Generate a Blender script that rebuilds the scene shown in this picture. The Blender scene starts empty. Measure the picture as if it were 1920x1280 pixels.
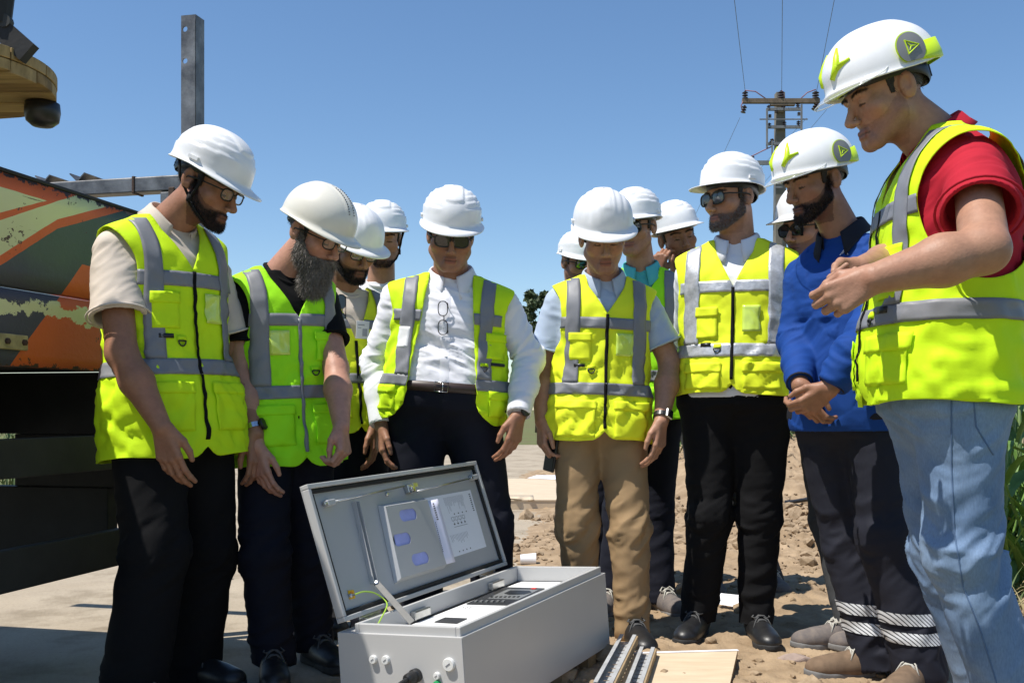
import bpy, math, random
import numpy as np
from mathutils import Vector, Matrix
random.seed(7)
RNG = np.random.default_rng(11)
PI = math.pi
D2R = math.radians
SC = bpy.context.scene
COL = SC.collection

# ------------------------------------------------------------------ camera, sky, sun
CAMZ = 0.9
cam_d = bpy.data.cameras.new('camera')
cam_d.sensor_width = 36.0
cam_d.lens = 35.625
cam_d.shift_y = 128.0 / 1920.0
cam_d.clip_start = 0.05
cam_d.clip_end = 9000
cam = bpy.data.objects.new('camera', cam_d)
COL.objects.link(cam)
cam.location = (0, 0, CAMZ)
cam.rotation_euler = (PI / 2, 0, 0)
SC.camera = cam

SUN_EL = D2R(64)
SUN_XY = np.array([-0.91, -0.42]) / np.hypot(0.91, 0.42)          # horizontal direction towards the sun
w = bpy.data.worlds.new('World')
SC.world = w
w.use_nodes = True
wn = w.node_tree
bg = wn.nodes['Background']
sky = wn.nodes.new('ShaderNodeTexSky')
sky.sky_type = 'NISHITA'
sky.sun_disc = False
sky.sun_elevation = SUN_EL
sky.sun_rotation = math.atan2(SUN_XY[0], SUN_XY[1])
sky.altitude = 100
sky.air_density = 1.0
sky.dust_density = 0.15
sky.ozone_density = 3.0
hsv = wn.nodes.new('ShaderNodeHueSaturation')
hsv.inputs['Saturation'].default_value = 1.10
wn.links.new(sky.outputs[0], hsv.inputs['Color'])
wn.links.new(hsv.outputs[0], bg.inputs[0])
bg.inputs[1].default_value = 0.112
sl = bpy.data.lights.new('sun', 'SUN')
sl.energy = 4.6
sl.angle = D2R(0.5)
sl.color = (1.0, 0.955, 0.88)
so = bpy.data.objects.new('sun', sl)
COL.objects.link(so)
sdir = Vector((SUN_XY[0] * math.cos(SUN_EL), SUN_XY[1] * math.cos(SUN_EL), math.sin(SUN_EL)))
so.rotation_euler = sdir.to_track_quat('Z', 'Y').to_euler()
so.location = sdir * 30
SC.view_settings.view_transform = 'Standard'
SC.view_settings.look = 'None'
SC.view_settings.exposure = 0.38
SC.view_settings.gamma = 1.0
SC.view_settings.use_curve_mapping = False
SC.cycles.use_denoising = True
SC.cycles.max_bounces = 6
SC.cycles.transparent_max_bounces = 12

F_PX, CX, HY = 1900.0, 960.0, 768.0


def W(px, py, Y):
    """the point of the place that the photograph shows at (px, py), Y metres away"""
    return np.array([(px - CX) * Y / F_PX, Y, CAMZ - (py - HY) * Y / F_PX])


# ------------------------------------------------------------------ materials
def nt(name):
    m = bpy.data.materials.new(name)
    m.use_nodes = True
    return m, m.node_tree, m.node_tree.nodes['Principled BSDF']


def mat(name, col, rough=0.6, metal=0.0, var=0.12, vscale=6.0, bump=0.0, bscale=200.0, bdist=0.002,
        coat=0.0, spec=0.5, stretch=None, col2=None, sheen=0.0, trans=0.0, alpha=1.0, attr=None, bump2=0.0, b2scale=20.0, sss=0.0):
    m, t, b = nt(name)
    N, L = t.nodes, t.links
    tc = N.new('ShaderNodeTexCoord')
    src = tc.outputs['Object']
    if stretch:
        mp = N.new('ShaderNodeMapping')
        mp.inputs['Scale'].default_value = stretch
        L.new(src, mp.inputs[0])
        src = mp.outputs[0]
    nz = N.new('ShaderNodeTexNoise')
    nz.inputs['Scale'].default_value = vscale
    nz.inputs['Detail'].default_value = 6
    nz.inputs['Roughness'].default_value = 0.6
    L.new(src, nz.inputs['Vector'])
    rp = N.new('ShaderNodeValToRGB')
    rp.color_ramp.elements[0].position = 0.3
    rp.color_ramp.elements[1].position = 0.7
    c = np.array(col[:3])
    c2 = np.array(col2) if col2 is not None else np.clip(c * (1 + var), 0, 1)
    c1 = c * (1 - var)
    rp.color_ramp.elements[0].color = (*c1, 1)
    rp.color_ramp.elements[1].color = (*c2, 1)
    L.new(nz.outputs['Fac'], rp.inputs[0])
    out = rp.outputs[0]
    if attr:
        at = N.new('ShaderNodeVertexColor')
        at.layer_name = attr
        mx = N.new('ShaderNodeMix')
        mx.data_type = 'RGBA'
        mx.blend_type = 'MULTIPLY'
        mx.inputs[0].default_value = 1
        L.new(out, mx.inputs[6])
        L.new(at.outputs[0], mx.inputs[7])
        out = mx.outputs[2]
    L.new(out, b.inputs['Base Color'])
    b.inputs['Roughness'].default_value = rough
    b.inputs['Metallic'].default_value = metal
    b.inputs['Specular IOR Level'].default_value = spec
    b.inputs['Coat Weight'].default_value = coat
    b.inputs['Coat Roughness'].default_value = 0.08
    b.inputs['Sheen Weight'].default_value = sheen
    b.inputs['Transmission Weight'].default_value = trans
    b.inputs['Alpha'].default_value = alpha
    if sss:
        b.inputs['Subsurface Weight'].default_value = sss
        b.inputs['Subsurface Radius'].default_value = (1.0, 0.35, 0.2)
        b.inputs['Subsurface Scale'].default_value = 0.006
    prev = None
    for st, scl, dist in ((bump2, b2scale, bdist * 4), (bump, bscale, bdist)):
        if st:
            n2 = N.new('ShaderNodeTexNoise')
            n2.inputs['Scale'].default_value = scl
            n2.inputs['Detail'].default_value = 4
            L.new(src, n2.inputs['Vector'])
            bp = N.new('ShaderNodeBump')
            bp.inputs['Strength'].default_value = st
            bp.inputs['Distance'].default_value = dist
            L.new(n2.outputs['Fac'], bp.inputs['Height'])
            if prev:
                L.new(prev.outputs[0], bp.inputs['Normal'])
            prev = bp
    if prev:
        L.new(prev.outputs[0], b.inputs['Normal'])
    return m


def fabric(name, col, **k):
    d = dict(rough=0.85, var=0.06, vscale=9, bump=0.35, bscale=420, bdist=0.001, bump2=0.35, b2scale=14, spec=0.25)
    d.update(k)
    return mat(name, col, **d)


M = {}
M['hi_yellow'] = fabric('hi_vis_yellow', (0.62, 0.90, 0.014), rough=0.7, spec=0.2, var=0.03)
M['hi_green'] = fabric('hi_vis_green', (0.38, 0.90, 0.016), rough=0.7, spec=0.2, var=0.03)
M['hi_lemon'] = fabric('hi_vis_lemon', (0.80, 0.90, 0.03), rough=0.7, spec=0.2, var=0.03)
M['tape'] = fabric('grey_reflective_tape', (0.20, 0.205, 0.225), rough=0.5, bump=0.2, spec=0.5, var=0.06)
M['tape_bright'] = mat('silver_reflective_tape', (0.50, 0.51, 0.53), rough=0.38, metal=0.35, var=0.2, vscale=60, bump=0.5, bscale=90)
M['black_cloth'] = fabric('black_cloth', (0.008, 0.008, 0.009), rough=0.9, spec=0.15)
M['navy_cloth'] = fabric('navy_cloth', (0.009, 0.010, 0.018), rough=0.85, spec=0.2)
M['work_navy'] = fabric('navy_work_cloth', (0.012, 0.013, 0.022), rough=0.8, spec=0.3)
M['grey_cloth'] = fabric('dark_grey_cloth', (0.05, 0.052, 0.055))
M['khaki'] = fabric('khaki_cotton', (0.30, 0.20, 0.105), rough=0.8)
M['beige_shirt'] = fabric('beige_shirt', (0.62, 0.54, 0.46))
M['white_shirt'] = fabric('white_shirt', (0.80, 0.80, 0.85), var=0.02)
M['white_tee'] = fabric('white_tee', (0.75, 0.75, 0.76), var=0.03)
M['blue_shirt'] = fabric('pale_blue_shirt', (0.42, 0.50, 0.62), var=0.08, bscale=700)
M['turquoise_shirt'] = fabric('turquoise_shirt', (0.10, 0.48, 0.50))
M['royal_shirt'] = fabric('royal_blue_shirt', (0.006, 0.048, 0.235), rough=0.8)
M['red_shirt'] = fabric('red_shirt', (0.42, 0.012, 0.028), bscale=500)
M['skin'] = mat('skin', (0.39, 0.205, 0.13), rough=0.5, var=0.1, vscale=45, bump=0.45, bscale=170, bdist=0.0016, attr='tint', spec=0.35, sss=0.0)
M['skin_pink'] = mat('skin_pink', (0.46, 0.235, 0.165), rough=0.5, var=0.1, vscale=45, bump=0.45, bscale=170, bdist=0.0016, attr='tint', spec=0.35, sss=0.0)
M['skin_tan'] = mat('skin_tan', (0.32, 0.155, 0.093), rough=0.5, var=0.1, vscale=45, bump=0.45, bscale=170, bdist=0.0016, attr='tint', spec=0.35, sss=0.0)
M['hair'] = mat('black_hair', (0.016, 0.012, 0.010), rough=0.55, var=0.4, vscale=90, bump=0.9, bscale=260, bdist=0.004)
M['hair_grey'] = mat('greying_hair', (0.20, 0.18, 0.16), rough=0.6, var=0.6, vscale=110, bump=0.9, bscale=260, bdist=0.004)
M['hair_salt'] = mat('salt_and_pepper_hair', (0.21, 0.19, 0.175), rough=0.6, var=0.6, vscale=110, bump=0.9, bscale=260, bdist=0.004)
M['helmet'] = mat('white_helmet_plastic', (0.80, 0.80, 0.80), rough=0.36, var=0.045, vscale=14, coat=0.12, spec=0.5, bump=.03, bscale=300)
M['helmet_cream'] = mat('cream_helmet_plastic', (0.72, 0.69, 0.60), rough=0.36, var=0.03, coat=0.15)
M['black_plastic'] = mat('black_plastic', (0.012, 0.012, 0.013), rough=0.4, var=0.2)
M['lime_plastic'] = mat('lime_plastic', (0.58, 0.80, 0.01), rough=0.4, var=0.03)
M['grey_plastic'] = mat('grey_plastic', (0.22, 0.225, 0.23), rough=0.5, var=0.05)
M['strap'] = fabric('black_webbing', (0.012, 0.012, 0.013))
M['lens_dark'] = mat('dark_lens', (0.010, 0.010, 0.012), rough=0.06, spec=0.9, var=0.1)
M['lens_clear'] = mat('clear_lens', (0.85, 0.87, 0.9), rough=0.03, alpha=0.16, spec=0.9, var=0.02)
M['visor'] = mat('clear_visor', (0.88, 0.90, 0.90), rough=0.04, alpha=0.22, spec=0.9, var=0.02)
M['steel'] = mat('bright_steel', (0.62, 0.62, 0.62), rough=0.25, metal=1.0, var=0.1)
M['leather'] = mat('dark_brown_leather', (0.035, 0.018, 0.014), rough=0.45, var=0.2, vscale=40)
M['shoe_black'] = mat('black_shoe_leather', (0.014, 0.014, 0.015), rough=0.42, var=0.3, vscale=30, bump=0.2, bscale=150)
M['shoe_grey'] = mat('grey_suede', (0.13, 0.115, 0.115), rough=0.9, var=0.2, vscale=30, bump=0.3, bscale=300, col2=(0.2, 0.165, 0.14))
M['shoe_brown'] = mat('dusty_brown_suede', (0.16, 0.105, 0.065), rough=0.9, var=0.25, vscale=25, bump=0.3, bscale=300)
M['sole_grey'] = mat('grey_rubber', (0.16, 0.155, 0.15), rough=0.85, var=0.2, vscale=50)
M['sole_black'] = mat('black_rubber', (0.02, 0.02, 0.02), rough=0.8, var=0.3, vscale=50)
M['lace'] = fabric('pale_lace', (0.45, 0.43, 0.38))
M['lace_black'] = fabric('dark_lace', (0.09, 0.09, 0.09))


def mat_jeans():
    m, t, b = nt('washed_denim')
    N, L = t.nodes, t.links
    tc = N.new('ShaderNodeTexCoord')
    n1 = N.new('ShaderNodeTexNoise')
    n1.inputs['Scale'].default_value = 4
    n1.inputs['Detail'].default_value = 5
    L.new(tc.outputs['Object'], n1.inputs['Vector'])
    r = N.new('ShaderNodeValToRGB')
    r.color_ramp.elements[0].position = 0.32
    r.color_ramp.elements[0].color = (0.115, 0.185, 0.31, 1)
    r.color_ramp.elements[1].position = 0.66
    r.color_ramp.elements[1].color = (0.235, 0.325, 0.46, 1)
    L.new(n1.outputs['Fac'], r.inputs[0])
    n2 = N.new('ShaderNodeTexNoise')
    n2.inputs['Scale'].default_value = 260
    n2.inputs['Detail'].default_value = 3
    mp = N.new('ShaderNodeMapping')
    mp.inputs['Scale'].default_value = (1, 1, 0.35)
    L.new(tc.outputs['Object'], mp.inputs[0])
    L.new(mp.outputs[0], n2.inputs['Vector'])
    mx = N.new('ShaderNodeMix')
    mx.data_type = 'RGBA'
    mx.blend_type = 'OVERLAY'
    mx.inputs[0].default_value = 0.28
    L.new(r.outputs[0], mx.inputs[6])
    L.new(n2.outputs['Fac'], mx.inputs[7])
    L.new(mx.outputs[2], b.inputs['Base Color'])
    b.inputs['Roughness'].default_value = 0.85
    b.inputs['Specular IOR Level'].default_value = 0.2
    bp = N.new('ShaderNodeBump')
    bp.inputs['Strength'].default_value = 0.4
    bp.inputs['Distance'].default_value = 0.001
    L.new(n2.outputs['Fac'], bp.inputs['Height'])
    L.new(bp.outputs[0], b.inputs['Normal'])
    return m


M['jeans'] = mat_jeans()
M['jeans_seam'] = fabric('dark_denim_seam', (0.10, 0.16, 0.27))


# ------------------------------------------------------------------ objects
ROOT = {}          # object name -> world position of its thing's origin


def tag(o, label=None, cat=None, group=None, kind=None, category=None):
    cat = cat or category
    if label:
        o['label'] = label
    if cat:
        o['category'] = cat
    if group:
        o['group'] = group
    if kind:
        o['kind'] = kind
    return o


def empty(name, loc, label=None, cat=None, group=None):
    o = bpy.data.objects.new(name, None)
    o.empty_display_size = 0.1
    COL.objects.link(o)
    o.location = Vector([float(a) for a in loc])
    ROOT[o.name] = np.array(loc, float)
    return tag(o, label, cat, group)


def meshdata(name, verts, faces, mats, smooth=True):
    me = bpy.data.meshes.new(name)
    verts = np.asarray(verts, np.float32)
    if isinstance(faces, np.ndarray) and faces.ndim == 2:
        n, k = faces.shape
        me.vertices.add(len(verts))
        me.vertices.foreach_set('co', verts.ravel())
        me.loops.add(n * k)
        me.loops.foreach_set('vertex_index', faces.astype(np.int32).ravel())
        me.polygons.add(n)
        me.polygons.foreach_set('loop_start', np.arange(0, n * k, k, dtype=np.int32))
        me.update(calc_edges=True)
        me.validate()
    else:
        me.from_pydata([tuple(map(float, v)) for v in verts], [], [tuple(int(i) for i in f) for f in faces])
        me.update()
    if smooth:
        me.polygons.foreach_set('use_smooth', np.ones(len(me.polygons), bool))
    for m in (mats if isinstance(mats, (list, tuple)) else [mats]):
        me.materials.append(m)
    return me


def emit(name, verts, faces, m, parent=None, smooth=True, midx=None, **tags):
    """a mesh given in world coordinates; under its thing it keeps its place"""
    verts = np.asarray(verts, float)
    org = ROOT[parent.name] if parent is not None else np.zeros(3)
    me = meshdata(name, verts - org, faces, m, smooth)
    if midx is not None:
        me.polygons.foreach_set('material_index', np.asarray(midx, np.int32))
    o = bpy.data.objects.new(name, me)
    COL.objects.link(o)
    if parent is not None:
        o.parent = parent
    ROOT[o.name] = org
    return tag(o, **tags)


def place(name, me, Mw, parent):
    """an instance of shared mesh data with world matrix Mw, under an unrotated thing"""
    o = bpy.data.objects.new(name, me)
    COL.objects.link(o)
    if parent is not None:
        o.parent = parent
        o.matrix_basis = Matrix.Translation(-Vector(ROOT[parent.name])) @ Mw
    else:
        o.matrix_basis = Mw
    ROOT[o.name] = ROOT[parent.name] if parent is not None else np.zeros(3)
    return o


def sub(name, me, parent, Ml=None):
    """a part in its parent's own frame"""
    o = bpy.data.objects.new(name, me)
    COL.objects.link(o)
    o.parent = parent
    if Ml is not None:
        o.matrix_basis = Ml
    ROOT[o.name] = ROOT.get(parent.name, np.zeros(3))
    return o


def solidify(o, th, offset=1.0):
    md = o.modifiers.new('solidify', 'SOLIDIFY')
    md.thickness = th
    md.offset = offset
    md.use_even_offset = False
    return o


def bevel(o, wd, seg=2):
    md = o.modifiers.new('bevel', 'BEVEL')
    md.width = wd
    md.segments = seg
    md.limit_method = 'ANGLE'
    md.angle_limit = D2R(35)
    return o


class MB:
    """collects boxes, bars and tubes into one mesh"""

    def __init__(s):
        s.v, s.f, s.m = [], [], []

    def add(s, vs, fs, mi=0):
        n = len(s.v)
        s.v += [tuple(map(float, v)) for v in vs]
        s.f += [tuple(i + n for i in f) for f in fs]
        s.m += [mi] * len(fs)
        return s

    def box(s, c, size, R=None, mi=0):
        hx, hy, hz = [a / 2 for a in size]
        P = np.array([(x, y, z) for x in (-hx, hx) for y in (-hy, hy) for z in (-hz, hz)])
        if R is not None:
            P = P @ np.asarray(R).T
        P = P + np.asarray(c, float)
        return s.add(P, [(0, 1, 3, 2), (4, 6, 7, 5), (0, 4, 5, 1), (2, 3, 7, 6), (0, 2, 6, 4), (1, 5, 7, 3)], mi)

    def tube(s, pts, r, n=8, mi=0, caps=True, closed=False):
        P = [np.asarray(p, float) for p in pts]
        k = len(P)
        rr = r if hasattr(r, '__len__') else [r] * k
        rings = []
        ref = None
        for i in range(k):
            a = P[(i - 1) % k] if (closed or i > 0) else P[i]
            b = P[(i + 1) % k] if (closed or i < k - 1) else P[i]
            t = b - a
            t /= (np.linalg.norm(t) + 1e-12)
            if ref is None:
                ref = np.array([0, 0, 1.0]) if abs(t[2]) < 0.9 else np.array([1.0, 0, 0])
            u = ref - t * ref.dot(t)
            u /= (np.linalg.norm(u) + 1e-12)
            ref = u
            v = np.cross(t, u)
            rings.append([P[i] + rr[i] * (math.cos(2 * PI * j / n) * u + math.sin(2 * PI * j / n) * v) for j in range(n)])
        vs = [q for ring in rings for q in ring]
        fs = []
        for i in range(k if closed else k - 1):
            i2 = (i + 1) % k
            for j in range(n):
                fs.append((i * n + j, i * n + (j + 1) % n, i2 * n + (j + 1) % n, i2 * n + j))
        if caps and not closed:
            fs.append(tuple(range(n))[::-1])
            fs.append(tuple((k - 1) * n + j for j in range(n)))
        return s.add(vs, fs, mi)

    def lathe(s, c, prof, n=20, R=None, mi=0, cap=True):
        vs, fs = [], []
        for r, z in prof:
            for j in range(n):
                vs.append((r * math.cos(2 * PI * j / n), r * math.sin(2 * PI * j / n), z))
        P = np.array(vs)
        if R is not None:
            P = P @ np.asarray(R).T
        P = P + np.asarray(c, float)
        k = len(prof)
        for i in range(k - 1):
            for j in range(n):
                fs.append((i * n + j, i * n + (j + 1) % n, (i + 1) * n + (j + 1) % n, (i + 1) * n + j))
        if cap:
            fs.append(tuple(range(n))[::-1])
            fs.append(tuple((k - 1) * n + j for j in range(n)))
        return s.add(P, fs, mi)

    def emit(s, name, m, parent=None, smooth=False, **tags):
        return emit(name, np.array(s.v), s.f, m, parent, smooth, midx=s.m, **tags)

    def data(s, name, m, smooth=False):
        me = meshdata(name, np.array(s.v), s.f, m, smooth)
        me.polygons.foreach_set('material_index', np.asarray(s.m, np.int32))
        return me


def frame_R(x, y, z):
    return np.array([x, y, z], float).T


SM = lambda a, b, x: np.clip((x - a) / (b - a), 0, 1) ** 2 * (3 - 2 * np.clip((x - a) / (b - a), 0, 1))


def unit(v):
    v = np.asarray(v, float)
    return v / (np.linalg.norm(v) + 1e-12)


# ------------------------------------------------------------------ noise
_perm = np.random.default_rng(5).permutation(256).astype(np.int64)
_perm = np.concatenate([_perm, _perm, _perm])
_g = np.random.default_rng(6).normal(size=(256, 3))
_g /= np.linalg.norm(_g, axis=1)[:, None]


def pnoise(P):
    P = np.asarray(P, float)
    I = np.floor(P).astype(np.int64)
    f = P - I
    I &= 255
    u = f * f * f * (f * (f * 6 - 15) + 10)
    r = 0
    for dx in (0, 1):
        for dy in (0, 1):
            for dz in (0, 1):
                h = _perm[_perm[_perm[I[:, 0] + dx] + I[:, 1] + dy] + I[:, 2] + dz]
                g = _g[h & 255]
                d = (g * (f - np.array([dx, dy, dz]))).sum(1)
                wgt = (u[:, 0] if dx else 1 - u[:, 0]) * (u[:, 1] if dy else 1 - u[:, 1]) * (u[:, 2] if dz else 1 - u[:, 2])
                r = r + d * wgt
    return r


def fbm(P, oct=4, gain=0.5):
    a, r = 1.0, 0
    for i in range(oct):
        r = r + a * pnoise(P * (2 ** i) + i * 17.3)
        a *= gain
    return r


# ------------------------------------------------------------------ implicit surfaces
def rc(p, a, b, r1, r2):
    a = np.asarray(a, np.float32)
    ba = np.asarray(b, np.float32) - a
    pa = p - a
    h = np.clip(pa @ ba / max(float(ba @ ba), 1e-9), 0, 1)
    return np.sqrt(((pa - h[:, None] * ba) ** 2).sum(1)) - (r1 + (r2 - r1) * h)


def ell(p, c, r, R=None):
    q = p - np.asarray(c, np.float32)
    if R is not None:
        q = q @ np.asarray(R, np.float32)
    r = np.asarray(r, np.float32)
    k0 = np.sqrt(((q / r) ** 2).sum(1))
    k1 = np.sqrt(((q / r ** 2) ** 2).sum(1))
    return k0 * (k0 - 1) / np.maximum(k1, 1e-6)


def smin(a, b, k):
    if k <= 0:
        return np.minimum(a, b)
    h = np.clip(0.5 + 0.5 * (b - a) / k, 0, 1)
    return b + (a - b) * h - k * h * (1 - h)


def smax(a, b, k):
    return -smin(-a, -b, k)


def surface_nets(D, lo, h):
    S = D < 0
    nx, ny, nz = D.shape
    c = np.zeros((nx - 1, ny - 1, nz - 1), np.int8)
    offs = [(i, j, k) for i in (0, 1) for j in (0, 1) for k in (0, 1)]
    for i, j, k in offs:
        c += S[i:nx - 1 + i, j:ny - 1 + j, k:nz - 1 + k]
    act = (c > 0) & (c < 8)
    idx = np.argwhere(act)
    if len(idx) == 0:
        return np.zeros((0, 3)), np.zeros((0, 4), int)
    ids = -np.ones(act.shape, np.int64)
    ids[act] = np.arange(len(idx))
    acc = np.zeros((len(idx), 3))
    cnt = np.zeros(len(idx))
    for a in offs:
        for ax in range(3):
            if a[ax] == 1:
                continue
            b = list(a)
            b[ax] = 1
            da = D[idx[:, 0] + a[0], idx[:, 1] + a[1], idx[:, 2] + a[2]]
            db = D[idx[:, 0] + b[0], idx[:, 1] + b[1], idx[:, 2] + b[2]]
            x = (da < 0) != (db < 0)
            t = np.where(x, da / np.where(x, da - db, 1), 0)
            pos = np.array(a, float)[None, :].repeat(len(idx), 0)
            pos[:, ax] += t
            acc += pos * x[:, None]
            cnt += x
    V = (idx + acc / cnt[:, None]) * h + lo
    Q = []
    for ax in range(3):
        sl0 = [slice(None)] * 3
        sl1 = [slice(None)] * 3
        sl0[ax] = slice(0, -1)
        sl1[ax] = slice(1, None)
        a, b = S[tuple(sl0)], S[tuple(sl1)]
        o1, o2 = [i for i in range(3) if i != ax]
        e = np.argwhere(a != b)
        e = e[(e[:, o1] > 0) & (e[:, o2] > 0) & (e[:, o1] < D.shape[o1] - 1) & (e[:, o2] < D.shape[o2] - 1)]
        inside = S[e[:, 0], e[:, 1], e[:, 2]]
        cells = []
        for d1, d2 in ((-1, -1), (0, -1), (0, 0), (-1, 0)):
            q = e.copy()
            q[:, o1] += d1
            q[:, o2] += d2
            cells.append(ids[q[:, 0], q[:, 1], q[:, 2]])
        q = np.stack(cells, 1)
        flip = inside if ax != 1 else ~inside
        q = np.where(flip[:, None], q, q[:, ::-1])
        Q.append(q)
    return V, np.concatenate(Q)


def sdf_mesh(D, lo, hi, h, project=True, slack=0.012):
    lo = np.asarray(lo, float)
    n = np.ceil((np.asarray(hi, float) - lo) / h / 4).astype(int) * 4
    g = [np.arange(k // 4) for k in n]
    B = np.stack(np.meshgrid(*g, indexing='ij'), -1).reshape(-1, 3)
    d = D(((B * 4 + 1.5) * h + lo).astype(np.float32))
    nb = n // 4
    dc = d.reshape(nb)
    G = np.repeat(np.repeat(np.repeat(dc, 4, 0), 4, 1), 4, 2).astype(np.float32)
    G = np.where(np.abs(G) < 1e-4, 1e-4, G)
    bl = B[np.abs(d) < 3.5 * h * 1.25 + slack]
    o = np.stack(np.meshgrid(*[np.arange(4)] * 3, indexing='ij'), -1).reshape(-1, 3)
    I = (bl[:, None, :] * 4 + o[None]).reshape(-1, 3)
    out = np.empty(len(I), np.float32)
    for s in range(0, len(I), 200000):
        out[s:s + 200000] = D((I[s:s + 200000] * h + lo).astype(np.float32))
    G[I[:, 0], I[:, 1], I[:, 2]] = out
    v, q = surface_nets(G, lo, h)
    if project and len(v):
        p = v.astype(np.float32)
        e = 0.3 * h
        d0 = D(p)
        gr = np.stack([D(p + np.eye(3, dtype=np.float32)[i] * e) - d0 for i in range(3)], 1) / e
        gn = np.linalg.norm(gr, axis=1)
        ok = gn > 0.3
        stp = np.clip(d0 / np.maximum(gn, 0.3), -0.5 * h, 0.5 * h) * ok
        v = p - stp[:, None] * gr / np.maximum(gn, 0.3)[:, None]
    return v, q


def vnormals(v, q):
    n = np.cross(v[q[:, 2]] - v[q[:, 0]], v[q[:, 3]] - v[q[:, 1]])
    N = np.zeros_like(v)
    for i in range(4):
        np.add.at(N, q[:, i], n)
    return N / (np.linalg.norm(N, axis=1)[:, None] + 1e-12)


def clip_poly(verts, faces, val, extra):
    """keep the part of the polygons where val > 0 (linear cuts); extra: per-vertex data carried along"""
    keepv = val > 0
    verts = list(verts)
    extra = list(extra)
    cut = {}
    out = []
    for f in faces:
        ks = [keepv[i] for i in f]
        if all(ks):
            out.append(tuple(f))
            continue
        if not any(ks):
            continue
        nf = []
        m = len(f)
        for i in range(m):
            a, b = f[i], f[(i + 1) % m]
            if keepv[a]:
                nf.append(a)
            if keepv[a] != keepv[b]:
                key = (min(a, b), max(a, b))
                if key not in cut:
                    t = val[key[0]] / (val[key[0]] - val[key[1]])
                    cut[key] = len(verts)
                    verts.append(verts[key[0]] * (1 - t) + verts[key[1]] * t)
                    extra.append(extra[key[0]] * (1 - t) + extra[key[1]] * t)
                nf.append(cut[key])
        if len(nf) >= 3:
            out.append(tuple(nf))
    if not out:
        return np.zeros((0, 3)), [], np.zeros((0, 2))
    used = sorted({i for f in out for i in f})
    mp = {o: n for n, o in enumerate(used)}
    return (np.array([verts[i] for i in used]).reshape(-1, 3), [tuple(mp[i] for i in f) for f in out],
            np.array([extra[i] for i in used]).reshape(len(used), -1))
# ------------------------------------------------------------------ ground
def ground_mats():
    m, t, b = nt('concrete_paving')
    N, L = t.nodes, t.links
    tc = N.new('ShaderNodeTexCoord')

    def noise(sc, det=6, rough=.6):
        n = N.new('ShaderNodeTexNoise')
        n.inputs['Scale'].default_value = sc
        n.inputs['Detail'].default_value = det
        n.inputs['Roughness'].default_value = rough
        L.new(tc.outputs['Object'], n.inputs['Vector'])
        return n

    def ramp(src, stops):
        r = N.new('ShaderNodeValToRGB')
        e = r.color_ramp.elements
        e[0].position, e[0].color = stops[0][0], (*stops[0][1], 1)
        e[1].position, e[1].color = stops[-1][0], (*stops[-1][1], 1)
        for p, c in stops[1:-1]:
            k = e.new(p)
            k.color = (*c, 1)
        L.new(src, r.inputs[0])
        return r
    a = ramp(noise(1.3).outputs['Fac'], [(.3, (.34, .28, .205)), (.55, (.40, .335, .25)), (.75, (.45, .38, .285))])
    st_ = ramp(noise(2.2, 7, .7).outputs['Fac'], [(.36, (.62, .60, .56)), (.50, (1, 1, 1)), (.7, (1.06, 1.05, 1.03))])
    c = ramp(noise(70, 8, .75).outputs['Fac'], [(.28, (.45, .45, .45)), (.42, (.93, .93, .93)), (.62, (1.02, 1.02, 1.02)), (.75, (1.25, 1.24, 1.2))])
    v = N.new('ShaderNodeTexVoronoi')
    v.inputs['Scale'].default_value = 55
    L.new(tc.outputs['Object'], v.inputs['Vector'])
    d = ramp(v.outputs['Distance'], [(.0, (1.5, 1.5, 1.48)), (.11, (1.35, 1.35, 1.3)), (.16, (1, 1, 1)), (1, (1, 1, 1))])
    mx = N.new('ShaderNodeMix'); mx.data_type = 'RGBA'; mx.blend_type = 'MULTIPLY'; mx.inputs[0].default_value = 1
    L.new(a.outputs[0], mx.inputs[6]); L.new(c.outputs[0], mx.inputs[7])
    mx2 = N.new('ShaderNodeMix'); mx2.data_type = 'RGBA'; mx2.blend_type = 'MULTIPLY'
    sel = ramp(noise(9, 3).outputs['Fac'], [(.45, (0, 0, 0)), (.62, (.8, .8, .8))])
    L.new(sel.outputs[0], mx2.inputs[0])
    L.new(mx.outputs[2], mx2.inputs[6]); L.new(d.outputs[0], mx2.inputs[7])
    mx3 = N.new('ShaderNodeMix'); mx3.data_type = 'RGBA'; mx3.blend_type = 'MULTIPLY'; mx3.inputs[0].default_value = .8
    L.new(mx2.outputs[2], mx3.inputs[6]); L.new(st_.outputs[0], mx3.inputs[7])
    L.new(mx3.outputs[2], b.inputs['Base Color'])
    b.inputs['Roughness'].default_value = .9
    b.inputs['Specular IOR Level'].default_value = .2
    bp = N.new('ShaderNodeBump'); bp.inputs['Strength'].default_value = .6; bp.inputs['Distance'].default_value = .004
    L.new(noise(110, 8, .7).outputs['Fac'], bp.inputs['Height'])
    L.new(bp.outputs[0], b.inputs['Normal'])
    M['concrete'] = m
    M['dirt'] = mat('dry_soil', (.30, .21, .128), rough=.95, var=.22, vscale=5, bump=.8, bscale=90, bdist=.006, col2=(.42, .31, .20), spec=.1)
    M['field'] = mat('dry_field', (.20, .17, .09), rough=.95, var=.3, vscale=.5, col2=(.13, .16, .06), spec=.1)
    M['clod'] = mat('soil_clod', (.29, .205, .125), rough=.95, var=.25, vscale=30, bump=.6, bscale=120, col2=(.40, .30, .20), spec=.1)
    M['stone_pink'] = mat('pink_grey_stone', (.33, .25, .21), rough=.8, var=.15, vscale=30, bump=.4, bscale=80)


ground_mats()
RD = np.array([.235, 1.0]) / np.hypot(.235, 1)      # the road's direction
RP = np.array([-RD[1], RD[0]])                     # to the road's left

g = 4000.0
emit('ground', [(-g, -g, -.02), (g, -g, -.02), (g, g, -.02), (-g, g, -.02)], [(0, 1, 2, 3)], M['field'], smooth=False, kind='structure')
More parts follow.
